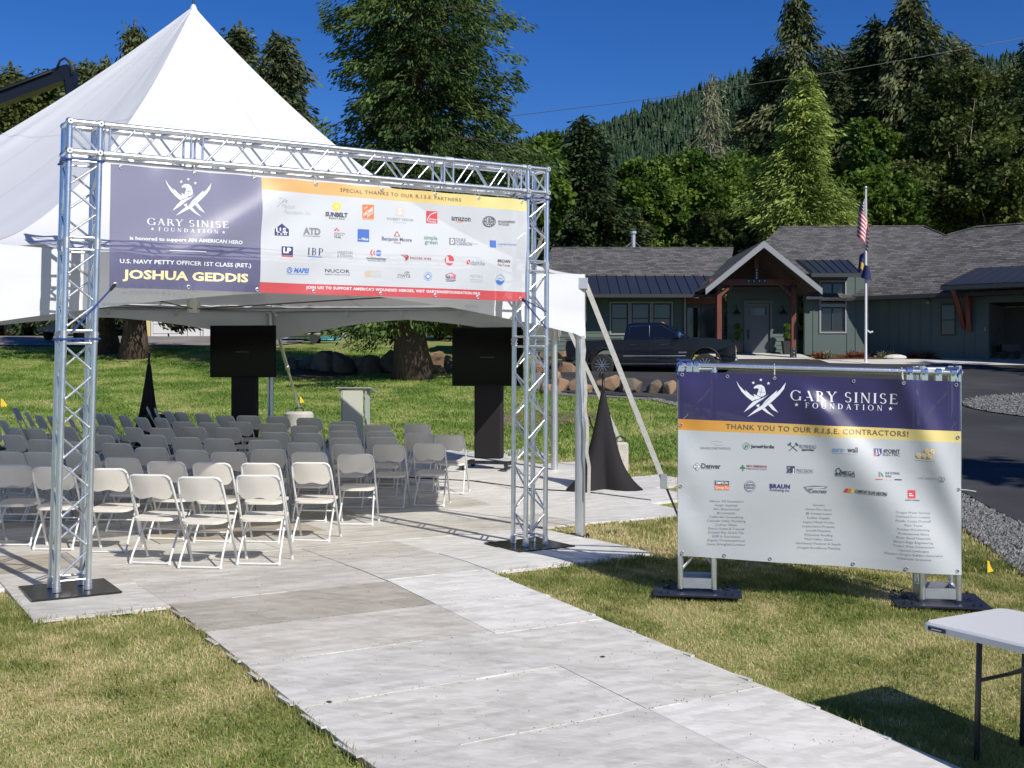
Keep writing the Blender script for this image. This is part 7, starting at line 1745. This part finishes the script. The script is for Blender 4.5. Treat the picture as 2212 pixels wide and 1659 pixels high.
# ------------------------------------------------------------------ things beyond the lawn on the left
YELW = mat('yellow garage paint', (.62, .50, .24), .7); WHD = mat('white door paint', (.66, .66, .64), .5)
zY = gz(-18, 62); gar = thing('outbuilding', 'pale yellow garage with a white door beyond the left trees', 'outbuilding', (-18, 62, zY))
mb = MB(); mb.box((0, 2.5, 1.9), (6.6, 5, 4.0)); mb.build('wall', YELW, gar)
mb = MB(); mb.quadbox([(-3.7, -.5, 3.85), (3.7, -.5, 3.85), (3.7, 2.6, 5.2), (-3.7, 2.6, 5.2)], (0, -.4, .9), .12); mb.quadbox([(-3.7, 2.6, 5.2), (3.7, 2.6, 5.2), (3.7, 5.6, 3.85), (-3.7, 5.6, 3.85)], (0, .4, .9), .12); mb.build('roof', SHING, gar)
dx0 = P(366, 0, 62).x + 18
mb = MB(); mb.box((dx0, -.02, 1.15), (2.0, .1, 2.5)); gd = mb.build('door_frame', WHD, gar)
for k in range(4): mb = MB(); mb.box((dx0, -.085, .42 + k * .53), (1.78, .04, .50)); mb.build('door_panel', WHD, gd, bevel=.02)
mb = MB(); mb.box((P(455, 0, 62).x + 18, -.03, .25), (2.5, .08, .7)); mb.build('plinth', WHD, gar)
mb = MB(); mb.box((P(437, 0, 62).x + 18, -.1, 1.35), (.34, .14, .48)); mb.build('meter_box', TRIM, gar)
for k in (-.07, .08): mb = MB(); mb.cyl((P(437, 0, 62).x + 18 + k, -.08, .0), (P(437, 0, 62).x + 18 + k, -.08, 1.15), .03, 7); mb.build('conduit', ALU2, gar)
TARP = mat('turquoise tarpaulin', (.03, .28, .34), .5, var=.5, scale=4, col2=(.05, .42, .48), bump=.8, bscale=5)
p = P(697, 735, 57.5); zT = gz(p.x, p.y); t = thing('tarpaulin_stack', 'turquoise tarpaulin draped over a tall stack beyond the lawn', 'tarpaulin', (p.x, p.y, zT))
vs = []; fs = []; nx, nz = 14, 8
for j in range(nz + 1):
    for i in range(nx + 1):
        a = 6.2832 * i / nx; e = 1 - .16 * j / nz; r = 1 / max(abs(math.cos(a)), abs(math.sin(a))) ** .8
        vs.append((.85 * e * r * math.cos(a) + .05 * noise.noise((a, j, 1)), .6 * e * r * math.sin(a), 1.40 * j / nz + .08 * noise.noise((a * 2, j, 4))))
for j in range(nz):
    for i in range(nx): b = j * (nx + 1) + i; fs.append((b, b + 1, b + nx + 2, b + nx + 1))
c = len(vs); vs.append((0, 0, 1.55)); fs += [(nz * (nx + 1) + i, nz * (nx + 1) + i + 1, c) for i in range(nx)]
mesh_obj('sheet', vs, fs, TARP, t, smooth=True)
HULL = mat('pale boat hull', (.42, .43, .44), .35)
p = P(690, 738, 55); zT = gz(p.x, p.y); t = thing('boat_trailer', 'low pale boat on a trailer before the turquoise tarpaulin', 'boat trailer', (p.x, p.y, zT), .08)
mb = MB(); secs = []
for i in range(9):
    q = i / 8; w = .55 * math.sin(min(1, (1 - q) * 2.2 + .05) * 1.57); secs += [(-1.3 + 2.6 * q, -w, .62 + .05 * q), (-1.3 + 2.6 * q, -w * .5, .36), (-1.3 + 2.6 * q, w * .5, .36), (-1.3 + 2.6 * q, w, .62 + .05 * q)]
mb.add(secs, [(i * 4 + j, i * 4 + (j + 1) % 4, i * 4 + 4 + (j + 1) % 4, i * 4 + 4 + j) for i in range(8) for j in range(4)] + [(0, 1, 2, 3), (35, 34, 33, 32)]); mb.build('hull', HULL, t)
mb = MB(); mb.box((-.3, 0, .28), (3.4, .08, .06)); mb.box((-.2, 0, .28), (.08, 1.2, .06)); mb.build('frame', ALU2, t)
for s in (-1, 1): mb = MB(); mb.cyl((-.2, s * .62, .22), (-.2, s * .74, .22), .22, 14); mb.build('wheel', RUBBER, t); mb = MB(); mb.box((-.2, s * .68, .46), (.6, .16, .03)); mb.build('mudguard', WHD, t)
mb = MB(); mb.box((1.55, 0, .35), (.10, .10, .75)); mb.build('bow_post', TIMBER, t)
t = thing('parked_car', 'dark blue car with red tail lights half hidden by the left post', 'car', (P(170, 0, 57).x, 57, gz(-22, 57)), R(80))
mb = MB(); mb.prism([(x, -.9, z) for x, z in [(-2.2, .35), (-2.25, .95), (-1.9, 1.05), (1.0, 1.0), (2.1, .85), (2.2, .4)]], (0, 1.8, 0)); mb.build('body', mat('blue car paint', (.02, .05, .20), .25, .3, coat=1.0), t, bevel=.05)
mb = MB(); mb.prism([(x, -.75, z) for x, z in [(-1.9, 1.0), (-1.5, 1.55), (.1, 1.55), (.9, 1.0)]], (0, 1.5, 0)); mb.build('cabin', TGLASS, t, bevel=.05)
for x in (-1.35, 1.35):
    for s in (-1, 1): mb = MB(); mb.cyl((x, s * .75, .34), (x, s * .93, .34), .34, 16); mb.build('wheel', RUBBER, t)
for s in (-1, 1): mb = MB(); mb.box((-2.24, s * .7, .86), (.06, .3, .16)); mb.build('tail_light', REDL, t)
# black boom of a telescopic handler, its machine stands out of the picture on the left
BOOM = mat('black boom paint', (.012, .012, .014), .35, .3, coat=.4); YB = 26.0
t = thing('crane_boom', 'black telescopic crane boom reaching in from the left above the tent', 'crane boom', tuple(P(-300, HY, YB)))
a, b = P(-520, 405, YB), P(148, 158, YB); m_ = a.lerp(b, .45)
mb = MB(); d = (b - a).normalized(); up = Vector((-d.z, 0, d.x)); mb.quadbox([a - Vector((0, .2, 0)) + up * .21, a + Vector((0, .2, 0)) + up * .21, m_ + Vector((0, .2, 0)) + up * .21, m_ - Vector((0, .2, 0)) + up * .21], up, .42); mb.build('outer_boom', BOOM, t, world=True)
mb = MB(); mb.quadbox([m_ - Vector((0, .15, 0)) + up * .17, m_ + Vector((0, .15, 0)) + up * .17, b + Vector((0, .15, 0)) + up * .17, b - Vector((0, .15, 0)) + up * .17], up, .34); mb.build('inner_boom', BOOM, t, world=True)
mb = MB(); c = P(150, 170, YB); mb.prism([P(x, y, YB) - Vector((0, .16, 0)) for x, y in ((128, 150), (150, 142), (162, 158), (166, 215), (172, 262), (158, 262), (150, 205), (146, 176))], (0, .32, 0)); mb.build('boom_head', BOOM, t, world=True)
mb = MB(); mb.prism([P(x, y, YB) - Vector((0, .10, 0)) for x, y in ((140, 175), (150, 178), (158, 232), (170, 265), (160, 268), (150, 236))], (0, .06, 0)); mb.build('link_arm', BOOM, t, world=True)
mb = MB(); mb.tube([P(x, y, YB) - Vector((0, .18, 0)) for x, y in ((130, 152), (136, 136), (146, 130), (156, 138), (162, 152), (161, 166))], .03, 6); mb.tube([P(x, y, YB) - Vector((0, .2, 0)) for x, y in ((120, 158), (60, 181), (-60, 226))], .025, 5); mb.build('hydraulic_hose', RUBBER, t, world=True, smooth=True)
# power line
t = thing('power_cable', 'thin overhead cable sagging across the sky between the trees', 'cable', tuple(P(1560, 192, 57)))
mb = MB(); mb.tube([P(x, y, 57) for x, y in ((480, 303), (660, 292), (880, 275), (1125, 248), (1340, 222), (1560, 192), (1800, 156), (2000, 121), (2212, 82), (2420, 42))], .016, 5); mb.build('wire', CABLE, t, world=True)
# small sprig on the walkway and a bolt
for k, (px, py) in enumerate(((711, 1518), (1302, 1420))):
    p = on_ground(px, py, 4, 15, f=lift); t = thing('pine_cone' if k == 0 else 'dry_leaf', 'small brown scrap lying on the %s' % ('walkway panels near the lower left edge' if k == 0 else 'right hand walkway column'), 'debris', tuple(p))
    mb = MB(); mb.ball((0, 0, .006), .013, 8, 5, sq=(1.5, .6, .5)); mb.build('scrap', BARK, t)
